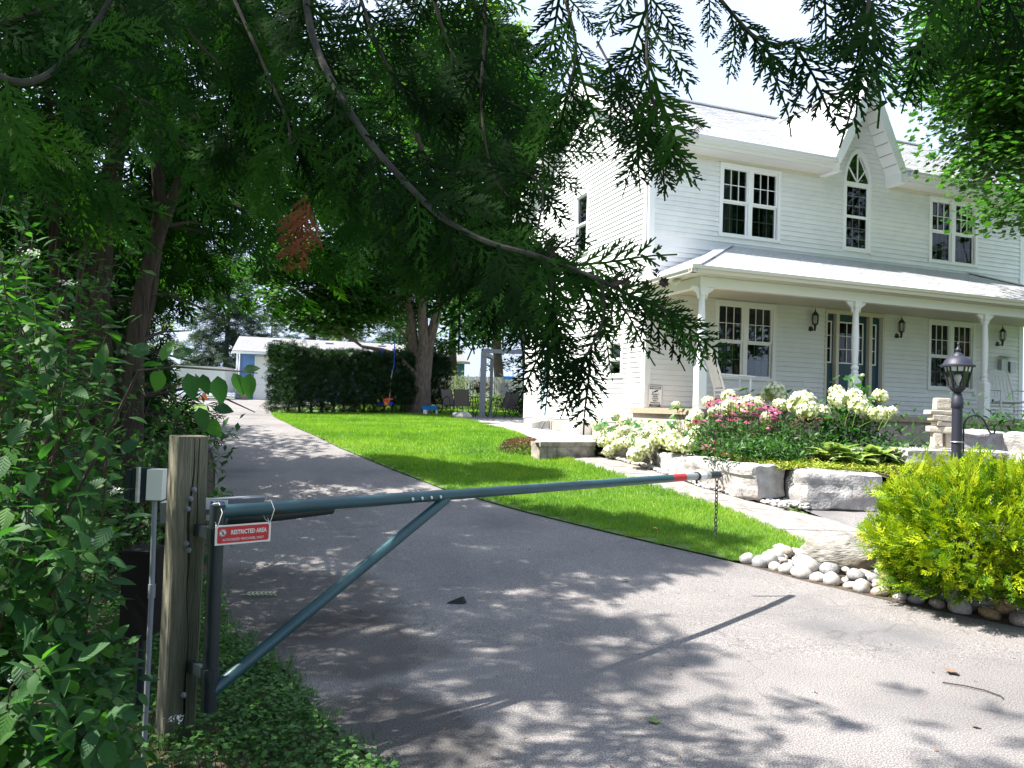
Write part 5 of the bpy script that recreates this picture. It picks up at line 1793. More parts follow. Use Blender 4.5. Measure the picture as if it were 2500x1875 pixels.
# patio furniture
PYZ = pz(26.6)
def patio_chair(loc, rz, label):
    t = thing('patio_chair', label, 'patio chair', loc, rz, 'dark sling chairs round the patio table')
    b = M['blackmetal']
    for s_ in (-.28, .28):
        MB().tube([(s_, -.30, 0), (s_, -.22, .38), (s_, -.18, .62), (s_, -.05, .68), (s_, .14, .62), (s_, .22, .40)], .017, 6).build('arm_leg', b, t, True)
        MB().tube([(s_ * .9, .40, 0), (s_ * .9, .18, .38), (s_ * .9, .26, .62), (s_ * .88, .36, .94)], .016, 6).build('rear_leg', b, t, True)
    MB().hexa([(-.25, -.26, .40), (.25, -.26, .40), (.25, .2, .37), (-.25, .2, .37)], [(-.25, -.26, .412), (.25, -.26, .412), (.25, .2, .382), (-.25, .2, .382)]).build('seat', M['sling'], t)
    MB().hexa([(-.25, .19, .38), (.25, .19, .38), (.25, .20, .38), (-.25, .20, .38)], [(-.245, .355, .93), (.245, .355, .93), (.245, .365, .93), (-.245, .365, .93)]).build('backrest', M['sling'], t)
    return t
c0 = patio_chair((-1.62, 26.2, PYZ), R(168), 'dark sling patio chair with its back to the camera, before the boulder')
dup(c0, (-2.05, 26.9, PYZ), R(-135 + 180), 'dark sling patio chair farthest left, half behind another chair')
dup(c0, (-.42, 26.7, PYZ), R(-70), 'dark sling patio chair in profile right of the table')
dup(c0, (-.15, 27.4, PYZ), R(-55), 'dark sling patio chair at the right, behind the profile chair and next to the house')
t = thing('patio_table', 'small round dark patio table between the sling chairs', 'table', (-1.12, 27.0, PYZ))
MB().lathe([(.44, .69), (.45, .70), (.45, .715), (.44, .72)], n=28).build('tabletop', M['sling'], t)
for k in range(4):
    a = k * math.pi / 2 + .4
    c_, s_ = math.cos(a), math.sin(a)
    MB().tube([(.36 * c_, .36 * s_, 0), (.10 * c_, .10 * s_, .36), (.16 * c_, .16 * s_, .69)], .018, 6).build('leg', M['blackmetal'], t, True)
t = thing('pergola', 'grey two-post pergola frame over the patio table', 'pergola', (-1.0, 26.6, PYZ))
MB().box(-.10, .10, -.07, .07, 0, 2.12).build('post', M['slate'], t)
MB().box(.18, .30, 1.6, 1.72, 0, 2.12).build('post', M['slate'], t)
MB().hexa([(-.10, -.10, 2.12), (.10, -.10, 2.12), (.30, 1.75, 2.12), (.15, 1.75, 2.12)], [(-.10, -.10, 2.26), (.10, -.10, 2.26), (.30, 1.75, 2.26), (.15, 1.75, 2.26)]).bar((-.1, .4, 2.32), (2.6, .9, 2.38), .12, .14).build('beam', M['slate'], t)
t = thing('hanging_basket', 'hanging basket of yellow-green trailing flowers before the fence', 'hanging basket', (-1.17, 28.2, 2.08))
MB().lathe([(.10, 0), (.17, .18), (.18, .20)], n=14).build('pot', M['dark'], t, True)
for k in range(3):
    a = k * 2.1
    MB().tube([(.17 * math.cos(a), .17 * math.sin(a), .2), (0, 0, .9)], .006, 4).build('wire', M['blackmetal'], t)
t = thing('rotary_dryer', 'rotary clothes dryer with blue and dark laundry behind the patio', 'clothes dryer', (.03, 34, g(34)))
MB().tube([(0, 0, 0), (0, 0, 1.85)], .025, 8).build('pole', M['galv'], t, True)
for k in range(4):
    a = k * math.pi / 2 + .35
    MB().bar((0, 0, 1.35), (.62 * math.cos(a), .62 * math.sin(a), 1.72), .025).build('arm', M['galv'], t)
MB().box(-.40, .10, -.62, -.60, 1.46, 1.60).build('laundry', M['skyblue'], t)
MB().box(-.52, -.18, -.66, -.64, .72, 1.30).build('laundry', M['slate'], t)
t = thing('fence', 'weathered grey board fence behind the patio garden', 'fence', (-5, 38, g(38)))
mb = MB()
z0_ = 0
for k in range(72):
    x = k * .152
    h_ = 1.62 + .012 * x + rnd.uniform(-.012, .012)
    mb.box(x, x + .138, rnd.uniform(-.012, .0), .02, .05, h_)
tag(mb.build('board_run', M['fence'], t), kind='stuff')
for k in range(5): MB().box(k * 2.5, k * 2.5 + .1, .025, .12, 0, 1.72).build('post', M['fence'], t)
MB().box(0, 10.9, .021, .06, .35, .43).box(0, 10.9, .021, .06, 1.35, 1.43).build('rail', M['fence'], t)

# ------------------------------------------------------------------ the blue shed and what stands by it
SZ = g(46.5) + .02
sh = thing('shed', 'blue board-sided garage with white overhead door and pale shingle roof', 'garage', (-16.7, 46.8, SZ), R(14))
LEN, DEP, EZ = 14.0, 7.0, 2.85
mb = MB().box(0, 1.1, 0, .1, 0, EZ).box(3.65, LEN, 0, .1, 0, EZ).box(1.1, 3.65, 0, .1, 2.62, EZ).box(0, LEN, DEP - .1, DEP, 0, EZ).box(LEN - .1, LEN, .1, DEP - .1, 0, EZ)
mb.box(0, .1, .1, DEP - .1, 0, EZ).hexa([(0, 0, EZ), (0, DEP, EZ), (0, DEP / 2, EZ + 1.05)], [(.1, 0, EZ), (.1, DEP, EZ), (.1, DEP / 2, EZ + 1.05)])
shw = mb.build('wall', M['shedblue'], sh)
pm2 = MB().box(0, .018, -.02, -.001, .02, EZ - .05).mesh('batten', M['shedblue'])
for k in range(5): link('batten', pm2, shw, (.12 + k * .2, 0, 0))
for k in range(40): link('batten', pm2, shw, (3.75 + k * .25, 0, 0))
od = MB().box(1.11, 3.64, .03, .07, 0, .03).build('overhead_door', M['white'], sh)
pmz = MB().box(1.11, 3.64, .02, .07, 0, .425).mesh('door_panel', M['white'])
for k in range(6): link('door_panel', pmz, od, (0, 0, .035 + k * .43))
MB().box(1.05, 1.11, -.02, .05, 0, 2.66).box(3.64, 3.70, -.02, .05, 0, 2.66).box(1.11, 3.64, -.02, .05, 2.62, 2.68).build('door_frame', M['white'], sh)
mb = MB()
sl_ = 1.05 / (DEP / 2)
mb.slab([(-.25, -.35, EZ - .35 * sl_ + .16), (LEN + .25, -.35, EZ - .35 * sl_ + .16), (LEN + .25, DEP / 2, EZ + 1.05 + .16), (-.25, DEP / 2, EZ + 1.05 + .16)], .12)
mb.slab([(-.25, DEP / 2, EZ + 1.05 + .16), (LEN + .25, DEP / 2, EZ + 1.05 + .16), (LEN + .25, DEP + .35, EZ - .35 * sl_ + .16), (-.25, DEP + .35, EZ - .35 * sl_ + .16)], .12)
shr = mb.build('roof', M['shed_shingle'], sh)
shingles('shingle_courses', (-.25, -.35, EZ - .35 * sl_ + .16), (1, 0, 0), (0, 1, sl_), lambda a, s: 0 <= a <= LEN + .5 and s < 4.0, LEN + .5, 4.02, expo=.2, tab=.35, parent=shr, mat=M['shed_shingle'])
for x in (1.9, 5.2, 8.6): MB().hexa([(x, 2.55, EZ + .80), (x + .45, 2.55, EZ + .80), (x + .45, 2.9, EZ + .92), (x, 2.9, EZ + .92)], [(x, 2.5, EZ + 1.02), (x + .45, 2.5, EZ + 1.02), (x + .45, 2.9, EZ + 1.14), (x, 2.9, EZ + 1.14)]).build('roof_vent', M['slate'], shr)
MB().box(-.27, LEN + .27, -.47, -.36, EZ - .12, EZ + .0).build('gutter', M['white'], sh)
MB().tube([(.18, -.40, EZ - .1), (.18, -.06, EZ - .3), (.18, -.06, .05)], .045, 8).build('downspout', M['white'], sh, True)
MB().box(-.02, .08, -.03, .1, 0, EZ).build('corner_board', M['white'], sh)
MB().box(.52, .70, -.12, -.02, 1.75, 2.0).build('lamp', M['offwhite'], sh)
t = thing('trailer', 'white box trailer parked beside the blue garage', 'trailer', (-17.35, 44.4, g(44.4)), R(6))
MB().box(-1.9, .85, 0, 3.4, .42, 1.85).build('body', M['white'], t)
MB().box(-1.9, .87, -.02, .0, .42, .52).box(.78, .87, -.02, .0, .52, 1.85).box(-1.9, .78, -.02, .0, 1.76, 1.85).build('trim', M['offwhite'], t)
for x in (-1.3, .45):
    w_ = MB().tube([(x - .1, .8, .32), (x + .1, .8, .32)], .32, 16).build('wheel', M['black'], t, True)
    MB().tube([(x - .11, .8, .32), (x + .11, .8, .32)], .16, 12).build('rim', M['galv'], w_)
t = thing('traffic_cone', 'orange traffic cone standing before the white trailer', 'traffic cone', (-16.5, 41.6, g(41.6)))
MB().lathe([(.17, .04), (.10, .30), (.035, .66), (.03, .68)], n=14).build('body', M['orange'], t, True)
MB().box(-.2, .2, -.2, .2, 0, .04).build('base', M['orange'], t)
MB().lathe([(.096, .36), (.072, .48)], n=14).build('band', M['white'], t, True)
t = thing('garden_chair', 'white wire garden chair by the trailer', 'chair', (-16.1, 42.3, g(42.3)), R(20))
for x in (-.24, .24):
    for y in (-.22, .22): MB().tube([(x, y, 0), (x, y, .45)], .016, 5).build('leg', M['white'], t)
    MB().tube([(x, .22, .45), (x, .30, .95)], .016, 5).build('back_post', M['white'], t)
MB().box(-.25, .25, -.23, .23, .43, .455).build('seat', M['white'], t)
mb = MB()
for k in range(5): mb.tube([(-.24, .225 + k * .017, .52 + k * .1), (.24, .225 + k * .017, .52 + k * .1)], .010, 5)
mb.build('backrest', M['white'], t)
t = thing('planter', 'stone planter with red flowers beside the garage door', 'planter', (-15.95, 46.1, g(46.1)))
MB().lathe([(.22, 0), (.26, .05), (.33, .25), (.36, .30), (.30, .31)], n=14).build('pot', M['sandstone'], t, True)

# ------------------------------------------------------------------ vegetation
def limb_path(a, b, n=6, wob=.08, sag=0, r_=rnd):
    a, b = Vector(a), Vector(b)
    L = (b - a).length
    out = []
    ph = [r_.uniform(0, 6.28) for _ in range(3)]
    for i in range(n + 1):
        t = i / n
        p = a.lerp(b, t)
        env = math.sin(math.pi * t)
        p += Vector((math.sin(ph[0] + t * 5), math.sin(ph[1] + t * 5), math.sin(ph[2] + t * 4) * .6)) * wob * L * env
        p.z += sag * L * env
        out.append(p)
    return out


def taper(n, r0, r1): return [r0 + (r1 - r0) * (i / n) ** .8 for i in range(n + 1)]


def crown(clumps, per, size, flat=.42, up=.75, rc=(.8, 1.3)):
    """leaves in layered clumps; clumps (n,3)"""
    n = len(clumps)
    r_ = rng.uniform(rc[0], rc[1], n)
    c = np.repeat(clumps, per, 0)
    rr = np.repeat(r_, per)
    d = nz_(rng.normal(size=(n * per, 3))) * (rng.random((n * per, 1)) ** .45)
    d[:, 2] *= flat
    P = c + d * rr[:, None]
    P[:, 2] -= (d[:, 0] ** 2 + d[:, 1] ** 2) * rr * .25
    nrm = nz_(rng.normal(size=(n * per, 3)) * (1 - up) + np.array([0, 0, up]) + d * .35)
    fwd = nz_(np.cross(nrm, rng.normal(size=(n * per, 3))))
    tint = np.clip(np.repeat(rng.random(n) * .5, per) + rng.random(n * per) * .5, 0, 1)
    return P, frames(fwd, nrm), size * rng.uniform(.65, 1.25, n * per), tint


def ell_points(n, c, r, shell=.5, zmin=None):
    d = nz_(rng.normal(size=(n, 3)))
    k = shell + (1 - shell) * rng.random((n, 1)) ** .6
    P = np.array(c) + d * k * np.array(r)
    if zmin is not None: P[:, 2] = np.maximum(P[:, 2], zmin + rng.random(n) * .5)
    return P


QL, QLF = quad_leaf(.62)
MLT, MLTF = maple_leaf()
DWT, DWF = leaf_template(.52, 4, .10, .16)
DWS, DWSF = leaf_template(.52, 2, .10, .12)


def broad_tree(name, label, base, H, tr, crowns, mat, size, per=260, bark='bark', stems=1, group=None, cat='tree', leaf=(QL, QLF), lean=(0, 0), fork=.3, spread=1.0, parts=False):
    base = Vector(base)
    t = thing(name, label, cat, base, 0, group)
    mb = MB()
    tops = []
    top = Vector((lean[0], lean[1], H * .55))
    if stems == 1:
        p = limb_path((0, 0, -.2), top, 7, .03)
        mb.tube(p, taper(7, tr, tr * .4), 10)
        forkp = p[3]
    else:
        fz = H * fork * .4
        mb.tube([(0, 0, -.2), (0, 0, .12), (0, 0, fz * .5), (0, 0, fz)], [tr * 1.35, tr * 1.06, tr * .92, tr * 1.05], 14)
        forkp = Vector((0, 0, fz * .8))
        for k in range(stems):
            a = 2 * math.pi * k / stems + .6
            e = Vector((math.cos(a) * spread, math.sin(a) * spread, H * .55))
            st = forkp + Vector((math.cos(a), math.sin(a), 0)) * tr * .4
            mid = st + Vector((math.cos(a) * spread * .35, math.sin(a) * spread * .35, H * .2))
            p = limb_path(st, mid, 3, .03) + limb_path(mid, e, 4, .04)[1:]
            mb.tube(p, taper(7, tr * .5, tr * .18), 8)
            tops.append(e)
    allc = []
    for c, r_, n in crowns:
        pts = ell_points(n, c, r_, .45)
        allc.append(pts)
        for q in pts[::max(1, n // 9)]:
            st = rnd.choice(tops) if tops else top * rnd.uniform(.5, 1)
            st = st * rnd.uniform(.55, 1) if tops else st
            mb.tube(limb_path(st, q, 5, .06, .03), taper(5, tr * .16, tr * .03), 5, False)
    mb.build('trunk', M[bark], t, True)
    P, fr, sc, ti = crown(np.concatenate(allc), per, size)
    V, F, tt = stamp(leaf[0], leaf[1], fr, P, sc, ti)
    tag(link('crown', npmesh('crown', V, F, mat, tt), t), kind='stuff')
    return t


# maple with the swing
MX, MY = -3.28, 27.8
MG = g(MY)
maple = broad_tree('maple_tree', 'broad multi-stemmed maple with a swing, standing before the dark hedge', (MX, MY, MG), 13, .40,
                   [((-.6, 0, 8.6), (5.6, 4.8, 4.9), 170), ((-4.0, -.6, 4.6), (2.3, 2.2, 1.3), 38), ((-1.6, -1.2, 5.0), (2.2, 2, 1.2), 26), ((2.6, .2, 6.2), (2.2, 2.4, 1.6), 18), ((-3.3, -.8, 3.65), (1.9, 1.5, .7), 24), ((-5.2, -.5, 5.6), (1.3, 1.5, 1.0), 14), ((0, 0, 12), (3.2, 3, 1.5), 14)], M['maple'], .16, 290,
                   stems=6, leaf=(MLT, MLTF), fork=.42, spread=1.7)
MB().tube([(-1.9, -1.3, 2.28), (-1.2, -1.35, 2.18), (-.75, -1.1, 2.05), (-.35, -.5, 1.6), (0, -.1, 1.15)], [.05, .07, .09, .11, .14], 8).tube([(-1.9, -1.3, 2.28), (-2.8, -1.4, 2.9), (-3.6, -1.2, 3.6)], [.05, .04, .02], 6).build('limb', M['bark'], maple, True)

# trees beyond the house and shed
def bg_tree(label, x, y, H, crs, mat, size, per=190, **k): return broad_tree('broadleaf_tree', label, (x, y, g(min(y, 60))), H, .3, crs, M[mat], size, per, group='broadleaf trees behind the house', **k)


bg_tree('tall dense green tree behind the gable end', -.6, 40, 17, [((0, 0, 11.5), (4.2, 3.4, 6.6), 150), ((0, -1, 5), (3.2, 2.5, 2.4), 34)], 'maple', .24)
bg_tree('tall green tree with sunlit top behind the house roof ridge', 3.6, 43, 17, [((0, 0, 11), (4.2, 3.4, 6), 120)], 'maple', .24)
bg_tree('yellow-green sunlit tree close to the rear corner of the house', .6, 31.0, 10.5, [((0, 0, 6.4), (1.5, 1.6, 3.0), 42)], 'maple_l', .17)
bg_tree('tall pale-topped tree between the maple and the gable', -3.4, 47, 26, [((0, 0, 16.5), (5.2, 3.6, 8.5), 190)], 'maple_l', .26)
bg_tree('dark green tree behind the patio fence, left', -6.0, 44, 11, [((0, 0, 6), (3.6, 3, 4.2), 60)], 'maple', .25)
bg_tree('dark green tree behind the patio fence, right', 1.5, 46, 10, [((0, 0, 5), (3.6, 3, 4), 60)], 'maple', .25)
bg_tree('sunlit light green tree beyond the hedge, left of the garage', -20.5, 41, 6.5, [((0, 0, 3.6), (2.6, 2, 2.6), 40)], 'maple_l', .2)
RB = Vector((11.8, 14.2, g(14.2)))
rel = lambda x, y, d_: tuple(at(x, y, d_) - RB)
broad_tree('maple_tree', 'leafy maple reaching in from the right edge above the house roof', RB, 14, .3,
           [(rel(2270, 60, 14), (1.9, 2.0, 1.9), 50), (rel(2075, 95, 13.5), (.75, 1.0, .6), 11), (rel(2165, 235, 13.3), (.65, 1.0, .6), 12), (rel(2215, 330, 13), (.4, .7, .5), 9), (rel(2215, 415, 12.6), (.25, .5, .3), 5), (rel(2370, 150, 14), (2.2, 2.2, 3.0), 50), (rel(2245, 190, 13), (.7, .9, .8), 12)],
           M['maple'], .125, 240, leaf=(MLT, MLTF), lean=(-.6, -.2))
for lab, x, y, H, r_ in (('dark leafy tree behind the many-stemmed cedar', -11.2, 13, 9, 3.6), ('dark leafy tree left beyond the second cedar', -17.5, 21, 9, 3.8), ('dark leafy tree left beyond the fourth cedar', -23, 31, 8, 3.4), ('dark leafy tree at the far left behind the shrubs', -9.5, 7.0, 9, 3.4)):
    bg_tree(lab, x, y, H, [((0, 0, H * .56), (r_, r_ * .9, H * .42), 75)], 'maple', .17, 170)
# trees across the road, seen mirrored in the window panes
for lab, x, y, H in (('broad green tree mirrored in the porch panes, leftmost across the road', -14, -14, 15), ('tall green tree across the road behind the camera', -4, -17, 17), ('tall green tree mirrored in the upper panes', 6, -15, 17), ('green tree at the roadside right of the view, mirrored in the nearer panes', 22, 3.5, 14), ('green tree beyond the house end, mirrored in the farther panes', 29, 11, 14)):
    broad_tree('roadside_tree', lab, (x, y, 0), H, .3, [((0, 0, H * .58), (5.2, 4.6, H * .44), 75)], M['maple'], .42, 75, group='trees across the road')


def conifer(name, label, base, H, Rb, mat, n, size, bark='bark', bare=.0, group=None, droop=.25):
    t = thing(name, label, 'tree', base, 0, group)
    mb = MB().tube([(0, 0, -.2), (.05, 0, H * .5), (0, 0, H)], [H * .017, H * .010, .01], 7)
    z0 = H * bare
    hh = z0 + (H - z0) * (1 - np.sqrt(rng.random(n)))
    lv = np.round(hh / .45) * .45 + rng.normal(size=n) * .07
    fr_ = np.clip((H - lv) / (H - z0), .02, 1) ** .85 * Rb
    az = rng.uniform(0, 2 * np.pi, n)
    az = az + .35 * np.sin(az * 5 + lv * 3)
    k = rng.random(n) ** .55
    wob = .75 + .25 * np.sin(az * 3 + lv * 7.1) * np.cos(lv * 3)
    P = np.stack([np.cos(az) * fr_ * k * wob, np.sin(az) * fr_ * k * wob, lv - droop * (k * fr_) * (1.2 - k * .5)], 1)
    fwd = nz_(np.stack([np.cos(az), np.sin(az), -.35 + .5 * k], 1) + rng.normal(size=(n, 3)) * .35)
    nrm = nz_(np.array([0, 0, 1.]) + rng.normal(size=(n, 3)) * .35)
    tint = np.clip(.15 + .6 * k + rng.normal(size=n) * .15, 0, 1)
    V, F, tt = stamp(SPT, SPF, frames(fwd, nrm), P, size * rng.uniform(.6, 1.2, n), tint)
    for j in range(46):
        z = z0 * .5 + (H - z0) * rnd.random() * .9
        a = rnd.uniform(0, 6.28)
        r_ = Rb * max(.1, (H - z) / H) * .7
        mb.tube([(0, 0, z), (math.cos(a) * r_, math.sin(a) * r_, z - droop * r_)], [.03, .008], 4, False)
    mb.build('trunk', M[bark], t, True)
    tag(link('crown', npmesh('crown', V, F, mat, tt), t), kind='stuff')
    return t


SPT, SPF = spray_template(3, 3)
conifer('spruce_tree', 'tall grey-green spruce with bare lower trunk left of the blue garage', (-20.4, 55, g(55)), 12.5, 4.2, M['spruce'], 5200, .75, bare=.16)
conifer('spruce_tree', 'second spruce, bluish, rising over the garage roof behind the hedge', (-17.0, 66, g(60)), 9.5, 4.2, M['spruce'], 2600, .8, bare=.05)
conifer('pine_tree', 'pale tan-green conifer over the middle of the garage roof', (-13.2, 62, g(60)), 8.2, 4.0, M['pale_conifer'], 2600, .8)
conifer('pine_tree', 'hazy far conifer between spruce and garage ridge', (-23.5, 75, g(60)), 10, 4.2, M['spruce'], 1800, .9)
conifer('pine_tree', 'dark conifer filling the gap behind the maple trunk', (-8.6, 58, g(58)), 9.5, 4.4, M['spruce'], 2600, .8)


# ---- clipped hedge
def hedge():
    t = thing('hedge', 'dark clipped cedar hedge with a flat top, from driveway to maple', 'hedge', (-6.42, 22.9, g(22.9)))
    a, b = Vector((0, 0)), Vector((4.1, 6.3))
    d = (b - a).normalized(); nn = Vector((-d.y, d.x))
    L = (b - a).length
    n = 21000
    s = rng.uniform(-.1, L, n); dep_ = np.abs(rng.normal(size=n)) * .28; top = rng.random(n) < .22
    side = np.where(rng.random(n) < .72, 0, 1)
    Hh = 1.86 + .035 * s + .05 * np.sin(s * 3) + .03 * np.sin(s * 9)
    z = np.where(top, Hh - dep_ * .6, Hh * rng.random(n) ** .85)
    w_ = 1.15
    o_ = np.where(top, rng.uniform(0, w_, n), np.where(side == 0, dep_, w_ - dep_)) + .05 * np.sin(s * 5 + z * 4)
    end = rng.random(n) < .10
    o_ = np.where(end, rng.uniform(0, w_, n), o_); s = np.where(end, np.abs(rng.normal(size=n)) * .25 - .05, s)
    gz_ = gv(22.9 + s * d.y) - g(22.9)
    thin = (z < .28) & (rng.random(n) < .35)
    P = np.stack([d.x * s + nn.x * o_, d.y * s + nn.y * o_, z + gz_ + .03], 1)
    outw = np.stack([np.where(side == 0, -nn.x, nn.x), np.where(side == 0, -nn.y, nn.y), np.full(n, .45)], 1)
    outw[top] = [0, 0, 1]
    outw[end] = [-d.x, -d.y, .4]
    fwd = nz_(outw + rng.normal(size=(n, 3)) * .55)
    nrm = nz_(rng.normal(size=(n, 3)))
    keep = ~thin
    V, F, tt = stamp(SPT, SPF, frames(fwd, nrm)[keep], P[keep], (.20 * rng.uniform(.6, 1.3, n))[keep])
    tag(link('foliage', npmesh('foliage', V, F, M['hedge'], tt), t), kind='stuff')
    mb = MB()
    for k in range(16):
        s_ = .25 + k * .47
        p = Vector((d.x * s_ + nn.x * .55, d.y * s_ + nn.y * .55, g(22.9 + s_ * d.y) - g(22.9)))
        mb.tube([p + Vector((0, 0, -.05)), p + Vector((rnd.uniform(-.1, .1), rnd.uniform(-.1, .1), .8)), p + Vector((rnd.uniform(-.2, .2), rnd.uniform(-.2, .2), 1.6))], [.05, .035, .015], 6)
    mb.build('stems', M['bark'], t).name = 'stem'
    return t


hedge()

# ---- white cedars along the left of the driveway
SPM, SPMF = spray_template(8, 4)


def cedar(label, base, H, Rb, n, stems, bare=.16, size=.34, mat='cedar', zlow=None, skew=(0, 0), top=1.0):
    t = thing('cedar_tree', label, 'tree', base, 0, 'cedars along the left of the driveway')
    ends = []
    for (dx, dy, dz, r_) in stems:
        mb = MB()
        p = limb_path((rnd.uniform(-.12, .12), rnd.uniform(-.12, .12), -.15), (dx, dy, dz), 8, .035)
        mb.tube(p, taper(8, r_, r_ * .25), 9)
        for j in range(9):
            q = p[rnd.randint(2, 8)]
            a = rnd.uniform(0, 6.28)
            L = rnd.uniform(.4, 1.3)
            mb.tube([q, q + Vector((math.cos(a) * L * .5, math.sin(a) * L * .5, .15)), q + Vector((math.cos(a) * L, math.sin(a) * L, rnd.uniform(-.1, .5)))], [.022, .014, .005], 5, False)
        mb.build('trunk', M['bark_red'], t, True)
    z0 = H * bare
    nb_ = 85
    bz_ = z0 + (H * .97 - z0) * rng.random(nb_) ** 1.15
    ba = rng.uniform(0, 2 * np.pi, nb_)
    br = Rb * np.clip((H - bz_) / (H - z0), .08, 1) ** .7 * rng.uniform(.7, 1.15, nb_)
    i = rng.integers(0, nb_, n)
    k = .25 + .8 * rng.random(n) ** .6
    az = ba[i] + rng.normal(size=n) * .22 / np.maximum(k, .3)
    rr = br[i] * k
    cx = skew[0] * (bz_[i] / H); cy = skew[1] * (bz_[i] / H)
    P = np.stack([cx + np.cos(az) * rr, cy + np.sin(az) * rr, bz_[i] + .10 * rr - .16 * rr * rr / max(Rb, .1) + rng.normal(size=n) * .13], 1)
    fwd = nz_(np.stack([np.cos(az), np.sin(az), np.full(n, -.55)], 1) + rng.normal(size=(n, 3)) * .4)
    nrm = nz_(np.stack([np.cos(az) * .5, np.sin(az) * .5, np.full(n, .8)], 1) + rng.normal(size=(n, 3)) * .5)
    tint = np.clip(rng.random(n) * .6 + .4 * (k > .85) * rng.random(n), 0, 1)
    V, F, tt = stamp(SPM, SPMF, frames(fwd, nrm), P, size * rng.uniform(.6, 1.25, n), tint)
    tag(link('foliage', npmesh('foliage', V, F, M[mat], tt), t), kind='stuff')
    for j in range(0, nb_, 3):
        z = bz_[j]
        MB().tube([(cx[0] * 0 + skew[0] * z / H, skew[1] * z / H, z - .2), (skew[0] * z / H + math.cos(ba[j]) * br[j] * .8, skew[1] * z / H + math.sin(ba[j]) * br[j] * .8, z - .05)], [.03, .008], 5, False).build('branch', M['twig'], t)
    return t


cedar('many-stemmed reddish cedar behind the leafy shrubs, trunks leaning apart', (-4.0, 7.6, g(7.6)), 9.5, 2.5, 5400,
      [(-.9, .3, 4.6, .13), (-.3, .5, 5.5, .15), (.75, .1, 4.2, .15), (.25, -.3, 5.0, .12), (-1.4, -.2, 4.0, .10), (.1, .3, 6.5, .12)], bare=.30)
cedar('dark cedar second along the driveway, behind the many-stemmed one', (-6.5, 11.0, g(11)), 9.0, 2.05, 8500, [(0, 0, 7, .14), (.3, .2, 6, .1)], bare=.06, skew=(1.3, 0))
cedar('lower dark cedar third along the driveway', (-8.4, 15.0, g(15)), 4.4, 1.7, 3400, [(0, 0, 3.5, .12)], bare=.05)
cedar('small cedar fourth along the driveway, nearest the garage', (-11.6, 22, g(22)), 3.8, 1.6, 2400, [(0, 0, 2.8, .1)], bare=.04)
cedar('cedar just outside the left of the view, shading the driveway', (-4.9, 4.5, 0), 9.0, 2.1, 1500, [(.2, 0, 7, .16), (-.4, .3, 6, .12)], bare=.48)

t = thing('juniper_shrub', 'dark evergreen undergrowth at the foot of the many-stemmed cedar', 'shrub', (-5.5, 9.4, g(9.4)))
n_ = 3800
P0 = np.stack([np.clip(rng.normal(0, .7, n_), -1.6, .95), rng.normal(0, .45, n_), rng.uniform(.0, 1.0, n_) ** .7 * 2.3], 1)
V, F, tt = stamp(SPM, SPMF, frames(rng.normal(size=(n_, 3)) + np.array([0, 0, -.3]), rng.normal(size=(n_, 3)) + np.array([0, 0, 1.])), P0, .22 * rng.uniform(.6, 1.2, n_))
tag(link('foliage', npmesh('foliage', V, F, M['hedge'], tt), t), kind='stuff')

# ---- the cedar overhead: limb and sprays hanging into the view
oc = thing('cedar_tree', 'overhanging cedar whose dark sprays hang across the top of the view', 'tree', (-2.35, 1.0, 0), 0, 'cedars along the left of the driveway')
OB = Vector((-2.35, 1.0, 0))
MB().tube([OB * 0 + Vector((0, 0, -.1)), (.05, .05, 1.5), (.1, 0, 4), (0, .1, 8)], [.17, .14, .10, .03], 10).build('trunk', M['bark_red'], oc, True)
FR = [frond_template(s_, 7, 4, .0145) for s_ in (1, 2, 3, 4, 5)]
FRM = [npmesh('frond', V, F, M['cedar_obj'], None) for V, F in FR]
FRD = npmesh('dead_frond', FR[1][0], FR[1][1], M['cedar_dead'], None)
nfr = [0]
EXTRA = []          # sprays beyond the first 300


def put_frond(parent, p, fwd, nrm, size, dead=False):
    M3 = frames(np.array([fwd], float), np.array([nrm], float))[0]
    if nfr[0] >= 300 and not dead:
        EXTRA.append((M3, tuple(Vector(p)), size, rnd.randrange(5)))
        return
    o = link('dead_frond' if dead else 'frond', FRD if dead else rnd.choice(FRM), parent)
    m4 = Matrix([list(M3[r_]) + [0] for r_ in range(3)] + [[0, 0, 0, 1]])
    o.matrix_local = Matrix.Translation(Vector(p)) @ m4 @ Matrix.Diagonal((size * rnd.uniform(.8, 1.1), size, size, 1))
    nfr[0] += 1


